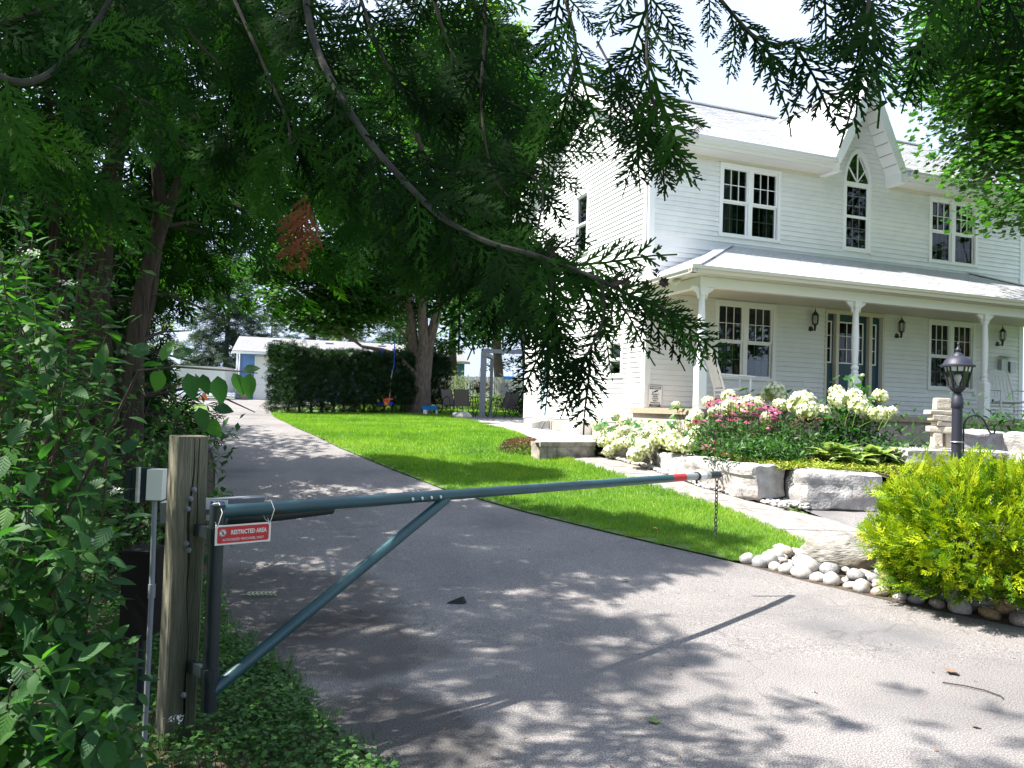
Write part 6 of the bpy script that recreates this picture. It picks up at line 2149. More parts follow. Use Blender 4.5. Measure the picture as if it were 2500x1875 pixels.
def bough(pts, r0, r1, n, size, droop=.9, spread=.5, start=.15, tipd=None, mat='bark_grey', toward=.0):
    """pts: world polyline; sprays hang from it on both sides"""
    pts = [Vector(p) - OB for p in pts]
    # smooth
    for _ in range(2):
        q = [pts[0]]
        for a, b in zip(pts[:-1], pts[1:]): q += [a.lerp(b, .25), a.lerp(b, .75)]
        pts = q + [pts[-1]]
    mb = MB().tube(pts, [r0 + (r1 - r0) * i / (len(pts) - 1) for i in range(len(pts))], 7)
    lb_ = mb.build('limb', M[mat], oc, True)
    cum = [0]
    for a, b in zip(pts[:-1], pts[1:]): cum.append(cum[-1] + (b - a).length)
    for j in range(n):
        s_ = cum[-1] * (start + (1 - start) * (j + rnd.random()) / n)
        i = max(k for k in range(len(cum)) if cum[k] <= s_)
        i = min(i, len(pts) - 2)
        p = pts[i].lerp(pts[i + 1], (s_ - cum[i]) / max(1e-6, cum[i + 1] - cum[i]))
        d = (pts[i + 1] - pts[i]).normalized()
        sd = 1 if j % 2 else -1
        h = d.cross(Vector((0, 1, 0))).normalized()
        f_ = d * rnd.uniform(.55, .95) + h * sd * rnd.uniform(.3, 1) * spread + Vector((0, rnd.uniform(-.15, .15), -droop * rnd.uniform(.15, .6)))
        nr_ = Vector((rnd.uniform(-.45, .45), -1, rnd.uniform(-.3, .6)))
        put_frond(lb_, p + Vector((0, rnd.uniform(-.02, .02), 0)), f_, nr_, size * rnd.uniform(.75, 1.3))
    f_ = (pts[-1] - pts[-2]).normalized()
    put_frond(lb_, pts[-1] - f_ * .02, f_ + Vector((0, 0, -.3)), (0.1, -1, .4), size)
    return lb_


LIMB = [at(*p) for p in [(655, -120, 2.05), (662, 40, 1.95), (700, 150, 1.88), (790, 300, 1.8), (880, 400, 1.75), (950, 470, 1.7), (1050, 525, 1.65), (1150, 548, 1.6), (1230, 580, 1.55)]]
TR = [OB + Vector((.05, .03, 2.9)), Vector((-1.5, 1.9, 3.1)), Vector((-.8, 2.05, 3.0))]
main = bough(TR + LIMB, .0125, .0045, 46, .19, start=.40, spread=.8)
# the drooping end before the gable wall and the porch
bough([at(1140, 545, 1.58), at(1290, 600, 1.52), at(1360, 640, 1.48), at(1420, 655, 1.45), at(1450, 680, 1.43)], .005, .002, 12, .145, droop=1.1, spread=.35, start=.05)
bough([at(1180, 560, 1.6), at(1200, 660, 1.6), at(1190, 760, 1.58)], .004, .0015, 6, .15, droop=1.0, spread=.6, start=.1)
bough([at(1300, 610, 1.5), at(1310, 690, 1.5), at(1260, 780, 1.5)], .004, .0015, 5, .14, droop=1.0, spread=.6, start=.1)
bough([at(1160, 500, 1.75), at(1180, 400, 1.75), at(1130, 370, 1.75)], .003, .0015, 4, .15, droop=.2, start=.2)
# hanging stems left of the gable and before it
bough([at(1045, -80, 1.9), at(1050, 60, 1.9), at(1035, 220, 1.88), at(1060, 380, 1.85), at(1110, 440, 1.85)], .005, .002, 8, .16, droop=.8, start=.05, mat='twig')
bough([at(1200, -80, 1.75), at(1230, 30, 1.72), at(1250, 110, 1.7), at(1225, 200, 1.7)], .005, .002, 7, .18, droop=1.0, spread=.7, start=.1, mat='twig')
bough([at(1380, -100, 1.6), at(1400, 20, 1.58), at(1395, 140, 1.55), at(1420, 260, 1.55)], .005, .002, 9, .18, droop=1.0, spread=.8, start=.05, mat='twig')
bough([at(1510, -60, 1.55), at(1580, 30, 1.55), at(1650, 100, 1.52), at(1735, 90, 1.5)], .005, .002, 7, .17, droop=.9, spread=.7, start=.05, mat='twig')
bough([at(1290, 90, 1.7), at(1350, 200, 1.65), at(1400, 290, 1.65)], .003, .0015, 6, .16, droop=.9, start=.2, mat='twig')
# very near sprays, upper right
bough([at(1850, -120, .95), at(1880, -20, .9), at(1870, 80, .88)], .004, .0015, 5, .12, droop=1.3, spread=.35, start=.1, mat='twig')
put_frond(main, at(1880, 20, .86) - OB, (-.13, .0, -1), (.25, -1, .1), .155)
bough([at(2060, -90, .95), at(2030, -20, .92), at(1985, 110, .9)], .004, .0015, 4, .10, droop=1.2, spread=.4, start=.0, mat='twig')
bough([at(2170, -110, 1.05), at(2130, -40, 1.0), at(2110, 20, 1.0)], .004, .002, 9, .125, droop=.5, spread=1.0, start=.0, mat='twig')
bough([at(1760, -110, 1.2), at(1790, -30, 1.2), at(1850, 10, 1.2)], .004, .002, 6, .12, droop=.6, spread=.5, start=.0, mat='twig')
# dense middle: boughs between limb and maple
MID = [((480, -60, 2.6), (560, 120, 2.5), (640, 300, 2.4), (600, 420, 2.4)), ((760, -60, 2.4), (820, 120, 2.3), (900, 240, 2.3), (990, 330, 2.3)), ((700, 120, 2.2), (760, 330, 2.2), (830, 480, 2.2), (890, 580, 2.2)),
       ((900, 380, 2.0), (960, 560, 2.0), (1000, 660, 2.0)), ((1040, 520, 1.9), (1080, 620, 1.9), (1110, 730, 1.85)), ((560, 40, 2.9), (500, 200, 2.9), (530, 330, 2.9)),
       ((920, -60, 2.3), (960, 80, 2.3), (1010, 180, 2.25), (1120, 230, 2.2)), ((600, 250, 2.5), (700, 400, 2.5), (780, 520, 2.5)), ((950, 480, 2.3), (1060, 440, 2.2), (1160, 430, 2.2), (1200, 400, 2.2)),
       ((640, -80, 3.0), (720, 80, 3.0), (820, 180, 3.0), (960, 220, 3.0)), ((330, -60, 2.6), (420, 90, 2.6), (520, 180, 2.6), (600, 220, 2.6)), ((820, 560, 2.6), (900, 640, 2.6)), ((430, -40, 3.2), (520, 60, 3.2), (640, 130, 3.2), (740, 260, 3.2)), ((560, 180, 3.0), (520, 300, 3.0), (500, 400, 3.0), (480, 430, 3.0)), ((860, 60, 2.7), (900, 160, 2.7), (930, 320, 2.7), (1010, 420, 2.6)),
       ((740, 420, 2.8), (830, 560, 2.8), (920, 620, 2.8), (1000, 660, 2.8)), ((1000, 560, 2.2), (1080, 630, 2.2), (1130, 680, 2.2)), ((880, 160, 3.1), (1000, 300, 3.1), (1080, 420, 3.1)), ((620, 380, 3.3), (720, 480, 3.3), (800, 600, 3.3), (860, 640, 3.3))]
for pl in MID:
    bough([at(p[0], p[1] - 90 * (p[1] > 300), p[2]) for p in pl], .007, .002, 20, .20, droop=.9, spread=.9, start=.05, mat='twig')
# upper left: lit sprays with pale arching branches
for pl in [((-60, 60, 1.9), (60, 40, 1.9), (180, -20, 1.9)), ((-40, 150, 1.7), (60, 190, 1.7), (150, 130, 1.75), (230, 20, 1.8), (260, -60, 1.8)), ((-60, 250, 2.1), (80, 330, 2.1), (200, 420, 2.2)), ((20, -60, 2.4), (120, 80, 2.4), (230, 180, 2.5), (330, 230, 2.5)), ((200, -60, 2.9), (300, 60, 2.9), (360, 180, 3.0))]:
    bough([at(*p) for p in pl], .010, .004, 14, .21, droop=.8, spread=.9, start=.0)
for pl in [((250, 120, 3.4), (340, 260, 3.4), (420, 330, 3.4)), ((380, 200, 3.6), (470, 320, 3.6), (560, 380, 3.6)), ((330, -40, 3.5), (450, 60, 3.5), (560, 100, 3.5)), ((860, -60, 3.2), (930, 60, 3.2), (1010, 120, 3.2)), ((980, -60, 2.9), (1060, 60, 2.9), (1130, 130, 2.9)), ((0, -60, 3.2), (120, 0, 3.2), (260, 60, 3.2)), ((420, 400, 4.0), (500, 440, 4.0), (560, 470, 4.0))]:
    bough([at(*p) for p in pl], .010, .003, 15, .26, droop=.8, spread=1.0, start=.0, mat='twig')
# dead brown sprays
for (x, y, d_, s_) in ((650, 450, 2.0, .14), (630, 455, 2.0, .12), (668, 440, 1.98, .18), (660, 420, 2.0, .13), (640, 470, 1.99, .15)):
    put_frond(main, at(x, y, d_) - OB, (rnd.uniform(-.2, .2), .1, -1), (rnd.uniform(-.5, .5), -1, .2), s_, True)
for (x, y, d_, s_) in ((1505, 250, 1.6, .05), (880, 450, 2.1, .07), (985, 560, 2.0, .07)):
    put_frond(main, at(x, y, d_) - OB, (rnd.uniform(-.2, .2), .1, -1), (rnd.uniform(-.5, .5), -1, .2), s_, True)
# cones on the limb end
cone = MB()
for k in range(9):
    a = k * 2.4
    z = k * .0012
    cone.add([(0, 0, z), (.004 * math.cos(a - .6), .004 * math.sin(a - .6), z + .003), (.007 * math.cos(a), .007 * math.sin(a), z + .007 - .0004 * k), (.004 * math.cos(a + .6), .004 * math.sin(a + .6), z + .003)], [(0, 1, 2, 3)])
cm_ = cone.mesh('seed_cone', M['twig'])
for (x, y) in ((1182, 528), (1190, 532), (1330, 612), (1345, 620), (1355, 608), (1340, 632), (1360, 640), (1350, 655), (1420, 604), (1432, 612), (1408, 618)):
    o = link('seed_cone', cm_, main, at(x, y, 1.5) - OB)
    o.scale = (1.7,) * 3
    o.rotation_euler = (rnd.uniform(0, 3), rnd.uniform(0, 3), 0)
# the rest of the tree's sprays: one mass, above and behind the view
n = 1900
P = np.stack([rng.normal(-1.2, 1.5, n), rng.normal(1.6, 1.5, n), 3.6 + np.abs(rng.normal(size=n)) * 2.1], 1)
P[:, 2] += .12 * np.maximum(0, P[:, 1] - 1)
keep = (P[:, 2] > 1.55 + .62 * np.maximum(P[:, 1], .3) + .35) & (P[:, 0] < -.55 - 1.2 * np.clip(P[:, 1] - 1.8, 0, 1)) & (P[:, 1] < 3.9)
P = P[keep]; n = len(P)
az = rng.uniform(0, 6.28, n)
fwd = nz_(np.stack([np.cos(az), np.sin(az), np.full(n, -.6)], 1)); nrm = nz_(rng.normal(size=(n, 3)) * .4 + np.array([0, 0, 1.]))
arr = [stamp(SPM, SPMF, frames(fwd, nrm), P - np.array(OB), .36 * rng.uniform(.6, 1.2, n))]
tag(link('foliage', npmesh('foliage', *arr[0][:2], M['cedar'], arr[0][2]), oc), kind='stuff')
if EXTRA:
    parts = []
    for k in range(5):
        e = [q for q in EXTRA if q[3] == k]
        if e: parts.append(stamp(FR[k][0], FR[k][1], np.array([q[0] for q in e]), np.array([q[1] for q in e]), np.array([q[2] for q in e])))
    V, F, tt = merge(parts)
    tag(link('sprays', npmesh('sprays', V, F, M['cedar'], tt), oc), kind='stuff')

# ---- dogwood shrubs, left foreground
LEAFM = [npmesh('leaf', *leaf_template(w_, 5, f_, c_), M['dogwood_obj'], None, True) for w_, f_, c_ in ((.50, .10, .16), (.56, .05, .28), (.46, .16, .10))]
CAMP = np.array([0, 0, CAM_H])


def shrub(label, base, targets, per_stem, lsize, indiv=0, r0=.012, mat='dogwood', jit=.10, cut=None):
    """arching stems from base to each target, paired leaves along them"""
    base = Vector(base)
    t = thing('dogwood_shrub', label, 'shrub', base, 0, 'leafy shrubs on the left verge')
    P, Fw, Nr = [], [], []
    for i, tg in enumerate(targets):
        st = Vector((rnd.uniform(-.25, .25), rnd.uniform(-.25, .25), 0))
        e = Vector(tg) - base
        mid = st.lerp(e, .5) + Vector((0, 0, (e.z) * .22 + .1))
        pts = []
        for k in range(9):
            u = k / 8
            pts.append(st * (1 - u) ** 2 + mid * 2 * u * (1 - u) + e * u * u)
        pts = [p + Vector((mnoise.noise(p * 3), mnoise.noise(p * 3 + Vector((5, 0, 0))), 0)) * .05 for p in pts]
        MB().tube(pts, taper(8, r0 * .55, .0018), 5, False).build('stem', M['stem_red'], t, True)
        for j in range(per_stem):
            u = 1 - .80 * (j / per_stem) ** 1.1
            x = u * 8
            k = min(7, int(x))
            p = pts[k].lerp(pts[k + 1], x - k)
            d = (pts[k + 1] - pts[k]).normalized()
            a = rnd.uniform(0, 6.28)
            side = d.orthogonal().normalized()
            side.rotate(Matrix.Rotation(a, 3, d))
            off = side * rnd.uniform(.0, jit) + Vector((0, 0, rnd.uniform(-.03, .03)))
            for sg in (-1, 1):
                f_ = side * sg + d * .7 + Vector((0, 0, -.35 + rnd.uniform(-.2, .2)))
                P.append(p + off + side * sg * .015); Fw.append(f_)
                Nr.append(Vector((rnd.uniform(-.5, .5), rnd.uniform(-.6, .4), 1)))
    P = np.array(P); Fw = np.array(Fw); Nr = np.array(Nr)
    if cut is not None:
        wp = P + np.array(base)
        k = cut(wp)
        P, Fw, Nr = P[k], Fw[k], Nr[k]
    fr = frames(Fw, Nr)
    sc = lsize * rng.uniform(.6, 1.2, len(P))
    dist = np.linalg.norm(P + np.array(base) - CAMP, axis=1) / sc
    order = np.argsort(dist)
    for i in order[:indiv]:
        o = link('leaf', rnd.choice(LEAFM), t)
        m4 = Matrix([list(fr[i][r_]) + [0] for r_ in range(3)] + [[0, 0, 0, 1]])
        o.matrix_local = Matrix.Translation(Vector(P[i])) @ m4 @ Matrix.Diagonal((sc[i],) * 3 + (1,))
    rest = order[indiv:]
    V, F, tt = stamp(DWT if lsize > .06 and indiv else DWS, DWF if lsize > .06 and indiv else DWSF, fr[rest], P[rest], sc[rest])
    tag(link('foliage', npmesh('foliage', V, F, M[mat], tt, True), t), kind='stuff')
    return t


def rand_targets(n, fx):
    out_ = []
    while len(out_) < n:
        p = fx()
        if p is not None: out_.append(p)
    return out_


def tA():
    y = rnd.uniform(1.75, 3.35)
    x = rnd.uniform(-.76 * y, -.505 * y)
    return (x, y, .12 + (1.05 + .44 * y * (1 - (x / y + .76) / .33 * .62)) * rnd.random() ** .65)


def tB():
    y = rnd.uniform(3.5, 5.2)
    x = rnd.uniform(-.78 * y, -.50 * y)
    return (x, y, .2 + (1.95 + .14 * y - 3.2 * max(0, (x / y + .62))) * rnd.random() ** .6)


def tC():
    y = rnd.uniform(5.2, 8.8)
    xe = xl(y) - .02
    x = rnd.uniform(xe - 1.7, xe + .12)
    return (x, y, g(y) + rnd.uniform(.2, 1.75 - .5 * max(0, x - xe + .6)))


clear = lambda w: (w[:, 1] > 1.15) & ~((w[:, 0] > -.425 * w[:, 1]) & (w[:, 1] < 3.45)) & (w[:, 2] > .02)
post_clear = lambda w: clear(w) & ~((w[:, 1] < 3.6) & (w[:, 0] > -.455 * w[:, 1]) & (w[:, 2] > .66)) & ~((w[:, 1] < 3.5) & (w[:, 0] > -.492 * w[:, 1]) & (w[:, 2] > .80) & (w[:, 2] < 1.62 - .08 * w[:, 1]))
shrub('broad leafy green dogwood filling the left foreground in front of the post', (-1.75, 2.65, 0), rand_targets(110, tA) + [(-1.02, 2.35, .22), (-1.12, 2.5, .30), (-.98, 2.2, .12), (-1.2, 2.6, .25), (-1.05, 2.3, .05), (-1.25, 2.75, .34)] + [(-y_ * rnd.uniform(.47, .60), y_, rnd.uniform(.20, .78)) for y_ in [rnd.uniform(1.95, 2.9) for _ in range(40)]], 23, .068, 300, cut=post_clear)
shrub('taller dogwood behind the electrical box, left of the gate', (-2.75, 4.4, 0), rand_targets(130, tB), 23, .072, 0, cut=post_clear)
shrub('dogwood spilling towards the asphalt beyond the gate', (-3.3, 6.8, g(6.8)), rand_targets(120, tC), 16, .085, 0)
shrub('lower leafy shrub further up the driveway, before the garage view', (-5.2, 10.6, g(10.6)), rand_targets(60, lambda: (xl(11.5) + rnd.uniform(-1.5, -.35), rnd.uniform(9, 12), .55 + rnd.uniform(.3, 1.2))), 11, .085, 0, mat='maple_l')
# long leafy twig reaching across the garage view
tw = [at(300, 800, 2.15), at(380, 792, 2.12), at(450, 797, 2.1), at(520, 802, 2.08), at(556, 806, 2.06)]
t = thing('dogwood_twig', 'long dogwood shoot with round hanging leaves crossing before the garage', 'branch', at(300, 800, 2.15))
b0 = at(300, 800, 2.15)
MB().tube([Vector((-1.35, 2.35, 1.15)) - b0, Vector((-1.15, 2.2, 1.42)) - b0] + [p - b0 for p in tw], [.006, .005, .004, .003, .003, .002, .0015], 5).build('stem', M['twig'], t, True)
for (x, y, d_, dx, dz, s_, nx) in [(405, 806, 2.1, .25, -1, .078, .4), (438, 808, 2.1, .2, -1, .06, -.2), (470, 812, 2.09, .15, -1, .080, .1), (504, 806, 2.08, .45, -.9, .066, .8), (540, 806, 2.06, -.05, -1, .072, .0), (525, 800, 2.07, 1, .2, .045, .5),
                                   (350, 800, 2.13, -.3, -.6, .07, .3), (350, 780, 2.13, .2, .7, .07, -.3), (322, 765, 2.15, -.8, .35, .075, .2), (372, 770, 2.12, .9, .4, .06, .2), (430, 880, 2.2, .3, -1, .07, .3), (446, 905, 2.25, .6, -.8, .065, -.3), (465, 880, 2.2, 1, -.1, .05, .2)]:
    M3 = frames(np.array([[dx, .1, dz]]), np.array([[nx, -1, .55]]))[0]
    o = link('leaf', rnd.choice(LEAFM), t)
    o.matrix_local = Matrix.Translation(at(x, y, d_) - b0) @ Matrix([list(M3[r_]) + [0] for r_ in range(3)] + [[0, 0, 0, 1]]) @ Matrix.Diagonal((s_ * 1.25, s_, s_, 1))
# small white dogwood flower heads
for k, (x, y, d_) in enumerate([(72, 545, 2.6), (140, 700, 2.6), (150, 612, 2.8), (40, 1462, 2.0), (378, 1553, 2.9), (250, 1060, 2.6), (205, 1170, 2.6)]):
    p = at(x, y, d_)
    t = thing('flower_cluster', 'tiny white dogwood blossom cluster ' + ['high on the left edge', 'above the cedar trunks foot', 'at mid height left of the cedar', 'low at the left bottom corner', 'in front of the gate post foot', 'left of the electrical box', 'among leaves below the electrical box'][k], 'flower', p, 0, 'white blossoms on the dogwood')
    nn_ = 40
    q = rng.normal(size=(nn_, 3)) * np.array([.014, .014, .005])
    V, F, tt = stamp(QL, QLF, frames(rng.normal(size=(nn_, 3)), rng.normal(size=(nn_, 3)) * .4 + np.array([0, 0, 1.])), q, np.full(nn_, .010))
    link('blossom', npmesh('blossom', V, F, M['petal_white'], tt), t)

# ---- verge weeds and clover
n = 14000
P = []
while len(P) < n:
    y = rnd.uniform(2.4, 6.6)
    x = xl(y) + abs(rnd.gauss(0, .65)) * -1 + rnd.gauss(0, .05)
    if x < -.72 * y: continue
    if rnd.random() < mnoise.noise(Vector((x * 2.2, y * 2.2, 3))) * 1.4 + .75: P.append((x, y, rnd.uniform(.01, .10) * (1.0 if x < xl(y) - .1 else .5)))
P = np.array(P)
az = rng.uniform(0, 6.28, n)
T4, F4 = leaf_template(.8, 2, .08, .1)
V, F, tt = stamp(T4, F4, frames(np.stack([np.cos(az), np.sin(az), rng.uniform(-.2, .5, n)], 1), rng.normal(size=(n, 3)) * .3 + np.array([0, 0, 1.])), P, rng.uniform(.018, .042, n))
tag(link('weeds', npmesh('weeds', V, F, M['weeds'], tt), None), kind='stuff')
blades('verge_grass', [(2.4, -1.7), (3.3, -2.0), (6, -3)], [(2.4, -.12), (3.35, -.55), (3.8, -.92), (4.5, -1.3), (5.36, -1.98), (6, -2.2)], 2.4, 6, lambda y: 1500, .085, .005, M['weeds'], 0)

# ---- golden cedar bush
GB = Vector((3.84, 6.33, .02))
t = thing('golden_cedar_bush', 'bright yellow-green rounded cedar bush at the right edge of the asphalt', 'bush', GB)
GF = [frond_template(s_ + 20, 6, 2, .024, fine=False) for s_ in range(3)]
parts = []
n = 5400
for k in range(3):
    m_ = n // 3
    th = np.arccos(1 - 1.55 * rng.random(m_)); ph = rng.uniform(0, 2 * np.pi, m_)
    d = np.stack([np.sin(th) * np.cos(ph), np.sin(th) * np.sin(ph), np.cos(th)], 1)
    bump = 1 + .10 * np.sin(d[:, 0] * 7 + 1) * np.sin(d[:, 1] * 6) + .09 * np.sin(d[:, 2] * 9 + d[:, 0] * 5)
    rad = (rng.uniform(.45, .95, m_) ** .7) * bump
    c = np.array([.12, .05, .55])
    P = c + d * rad[:, None] * np.array([.90, .78, .64])
    P[:, 2] = np.maximum(P[:, 2], .06)
    up = np.array([0, 0, 1.])
    fwd = nz_(d * .75 + up * .42 + rng.normal(size=(m_, 3)) * .45)
    nrm = nz_(rng.normal(size=(m_, 3)) * .55 + d * .35 + up * .75)
    tint = np.clip(rng.normal(size=m_) * .24 + .58, 0, 1)
    parts.append(stamp(GF[k][0], GF[k][1], frames(fwd, nrm), P, .165 * rng.uniform(.5, 1.25, m_), tint))
m_ = 900
ph = rng.uniform(0, 2 * np.pi, m_)
rd = rng.uniform(.50, .84, m_)
P = np.stack([.12 + np.cos(ph) * rd * .86, .10 + np.sin(ph) * rd * .62, rng.uniform(.15, .42, m_)], 1)
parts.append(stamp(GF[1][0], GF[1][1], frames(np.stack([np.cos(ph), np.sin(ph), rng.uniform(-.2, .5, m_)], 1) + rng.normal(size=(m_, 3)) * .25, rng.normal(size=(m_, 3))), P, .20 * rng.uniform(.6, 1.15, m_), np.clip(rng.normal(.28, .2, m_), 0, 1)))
# long leaders at the top
m_ = 60
P = np.stack([rng.uniform(-.55, .9, m_), rng.uniform(-.5, .6, m_), rng.uniform(.98, 1.12, m_)], 1)
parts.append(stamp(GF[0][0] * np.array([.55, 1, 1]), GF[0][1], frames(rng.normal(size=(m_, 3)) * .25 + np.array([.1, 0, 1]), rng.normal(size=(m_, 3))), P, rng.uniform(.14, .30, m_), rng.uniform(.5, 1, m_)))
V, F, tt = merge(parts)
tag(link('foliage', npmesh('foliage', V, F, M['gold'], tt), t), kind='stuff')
mb = MB()
for k in range(26):
    a, z = rnd.uniform(0, 6.28), rnd.uniform(.3, 1.0)
    r_ = .6 * rnd.uniform(.4, 1)
    mb.tube([(.1, .05, -.02), (.1 + r_ * .4 * math.cos(a), .05 + r_ * .4 * math.sin(a), z * .6), (.1 + r_ * math.cos(a), .05 + r_ * math.sin(a), z)], [.016, .010, .003], 5)
mb.build('stem', M['bark'], t, True)

# ---- hydrangeas
def flower_head_mesh(seed, n=190):
    r_ = np.random.default_rng(seed)
    d = nz_(r_.normal(size=(n, 3)))
    d = d[d[:, 2] > -.75]
    m_ = len(d)
    P = d * np.array([1, 1, .88]) * (1 + .07 * r_.normal(size=(m_, 1)))
    T = np.array([(-.5, -.5, -.06), (.5, -.5, .0), (.5, .5, -.06), (-.5, .5, .0)], float); TF = np.array([(0, 1, 2, 3)])
    nrm = nz_(d + r_.normal(size=(m_, 3)) * .22)
    fr = frames(nz_(np.cross(nrm, r_.normal(size=(m_, 3)))), nrm)
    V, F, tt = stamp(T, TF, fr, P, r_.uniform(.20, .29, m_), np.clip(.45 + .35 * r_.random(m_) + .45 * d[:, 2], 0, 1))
    core = bmesh.new()
    bmesh.ops.create_icosphere(core, subdivisions=1, radius=.86)
    cv = np.array([v.co[:] for v in core.verts]); cf = np.array([[v.index for v in f.verts] for f in core.faces])
    core.free()
    cf = np.concatenate([cf, cf[:, :1] * 0 + cf[:, 2:3]], 1)
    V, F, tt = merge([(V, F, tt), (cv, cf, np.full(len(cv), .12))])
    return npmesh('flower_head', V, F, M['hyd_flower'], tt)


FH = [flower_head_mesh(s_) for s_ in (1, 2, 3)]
HLM = [npmesh('leaf', *leaf_template(w_, 5, .12, c_), M['hyd_leaf'], None, True) for w_, c_ in ((.68, .18), (.74, .30))]


def hydrangea(label, base, heads, nleaf, rad, lsize=.13, zr=(.1, .7), lmat=None):
    base = Vector(base)
    t = thing('hydrangea_bush', label, 'hydrangea', base, 0, 'hydrangeas in the flower bed')
    mb = MB()
    for (p, r_) in heads:
        q = Vector(p) - base
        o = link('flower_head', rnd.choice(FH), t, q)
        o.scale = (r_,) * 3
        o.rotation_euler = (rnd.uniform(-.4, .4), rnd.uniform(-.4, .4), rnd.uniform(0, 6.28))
        mb.tube([(q.x * .3, q.y * .3, -.05), (q.x * .7, q.y * .7, q.z * .6), q], [.006, .005, .004], 5)
    for k in range(nleaf):
        a = rnd.uniform(0, 6.28)
        rr = rnd.random() ** .5
        z = rnd.uniform(*zr)
        p = Vector((math.cos(a) * rr * rad[0], math.sin(a) * rr * rad[1], z))
        M3 = frames(np.array([[math.cos(a) + rnd.uniform(-.5, .5), math.sin(a) + rnd.uniform(-.5, .5), rnd.uniform(-.6, .2)]]), np.array([[rnd.uniform(-.5, .5), rnd.uniform(-.8, .2), 1]]))[0]
        o = link('leaf', rnd.choice(HLM), t)
        s_ = lsize * rnd.uniform(.65, 1.2)
        o.matrix_local = Matrix.Translation(p) @ Matrix([list(M3[r_]) + [0] for r_ in range(3)] + [[0, 0, 0, 1]]) @ Matrix.Diagonal((s_, s_, s_, 1))
        if k % 3 == 0: mb.tube([(p.x * .25, p.y * .25, 0), (p.x * .8, p.y * .8, z * .7), p], [.005, .004, .003], 4, False)
    mb.build('stem', M['stem_red'], t)
    return t


c5 = lambda x, y, d_: at((1450 + x / 4.916) * 2212 / 2500, (950 + y / 4.916) * 2212 / 2500, d_)
c7 = lambda x, y, d_: at((1650 + x / 3.687) * 2212 / 2500, (900 + y / 3.687) * 2212 / 2500, d_)
H1 = [(45, 440, 13.9, .125), (260, 335, 13.9, .11), (200, 520, 13.7, .13), (60, 590, 13.7, .10), (120, 640, 13.4, .125), (240, 590, 13.3, .15), (385, 390, 13.6, .13), (385, 500, 13.3, .12), (300, 670, 13.1, .13), (185, 735, 13.2, .115), (375, 640, 12.95, .12), (455, 660, 12.8, .125)]
H2 = [(470, 575, 12.9, .11), (625, 535, 12.9, .13), (590, 640, 12.6, .15), (610, 705, 12.4, .165), (500, 790, 12.4, .17), (760, 610, 12.5, .16), (760, 510, 12.9, .11), (930, 620, 12.3, .21), (925, 440, 12.8, .14), (950, 520, 12.5, .18), (960, 680, 12.05, .14), (1125, 680, 11.9, .16), (1255, 540, 12.0, .16), (1200, 390, 12.4, .17), (1230, 320, 12.7, .14)]
hydrangea('hydrangea with crowded white-green heads nearest the gable wall', (1.9, 13.75, .72), [(c5(x, y, d_), r_ * .92) for x, y, d_, r_ in H1], 75, (.42, .45), zr=(.1, .72))
hydrangea('hydrangea with many white-green heads leaning over the pale stones', (2.55, 12.85, .82), [(c5(x, y, d_), r_ * .88) for x, y, d_, r_ in H2], 95, (.62, .45), zr=(.15, .62))
hydrangea('tall hydrangea shoot with large green leaves before the warning sign post', (2.95, 12.85, 1.1), [(c5(985, 190, 12.75), .07)], 26, (.22, .2), .15, (.25, .62))
H3 = [(1140, 320, 11.8, .21), (1180, 380, 11.6, .16), (1320, 390, 11.7, .12), (1480, 290, 11.7, .17), (1610, 270, 11.8, .16), (1650, 345, 11.5, .15), (1450, 215, 12, .12), (1840, 250, 11.8, .12), (1860, 405, 11.5, .12), (1780, 410, 11.4, .12), (1950, 380, 11.4, .075)]
hydrangea('big hydrangea with cream heads between coneflowers and hosta, before the front door', (5.05, 11.95, .99), [(c7(x, y, d_), r_) for x, y, d_, r_ in H3], 110, (.75, .5), zr=(.1, .82))
hydrangea('leafy pale green shoot rising before the turned porch post', (5.45, 12.3, 1.0), [(c7(1680, 60, 12.3), .03)], 34, (.26, .22), .15, (.55, 1.25))
hydrangea('shaded hydrangea with one bluish head and dark leaves under the porch window', (4.5, 13.05, 1.05), [(c7(880, 215, 13.0), .20), (c7(950, 270, 12.9), .15), (c7(1130, 250, 12.9), .12)], 40, (.6, .2), .15, (.5, .98))
H4 = [(480, 260, 12.2, .16), (290, 300, 12.1, .12), (640, 340, 11.9, .20), (480, 350, 11.9, .16), (720, 320, 12, .15), (940, 330, 12, .14), (360, 390, 11.7, .13), (810, 440, 11.5, .11)]
hydrangea('white hydrangea among the pink coneflowers', (3.45, 12.1, 1.0), [(c7(x, y, d_), r_ * .85) for x, y, d_, r_ in H4], 30, (.6, .3), .12, (.3, .7))

# ---- coneflowers
pet = MB()
for k in range(12):
    a = 2 * math.pi * k / 12
    c_, s_ = math.cos(a), math.sin(a)
    pet.add([(.25 * c_ - .10 * s_, .25 * s_ + .10 * c_, .02), (.25 * c_ + .10 * s_, .25 * s_ - .10 * c_, .02), (1.0 * c_ + .12 * s_, 1.0 * s_ - .12 * c_, -.32), (1.0 * c_ - .12 * s_, 1.0 * s_ + .12 * c_, -.32)], [(0, 1, 2, 3)])
petm = pet.mesh('petals', M['pink'])
petw = pet.mesh('petals', M['petal_white'])
cnm = MB().lathe([(.34, -.02), (.36, .08), (.26, .25), (.08, .34)], n=9).mesh('cone', M['cone_brown'], True)
ct = thing('coneflower_clump', 'clump of pink coneflowers with dark leafy stems beside the hydrangeas', 'coneflowers', (3.5, 11.6, .97))
CB = Vector((3.5, 11.6, .97))
mb = MB()
FL = []
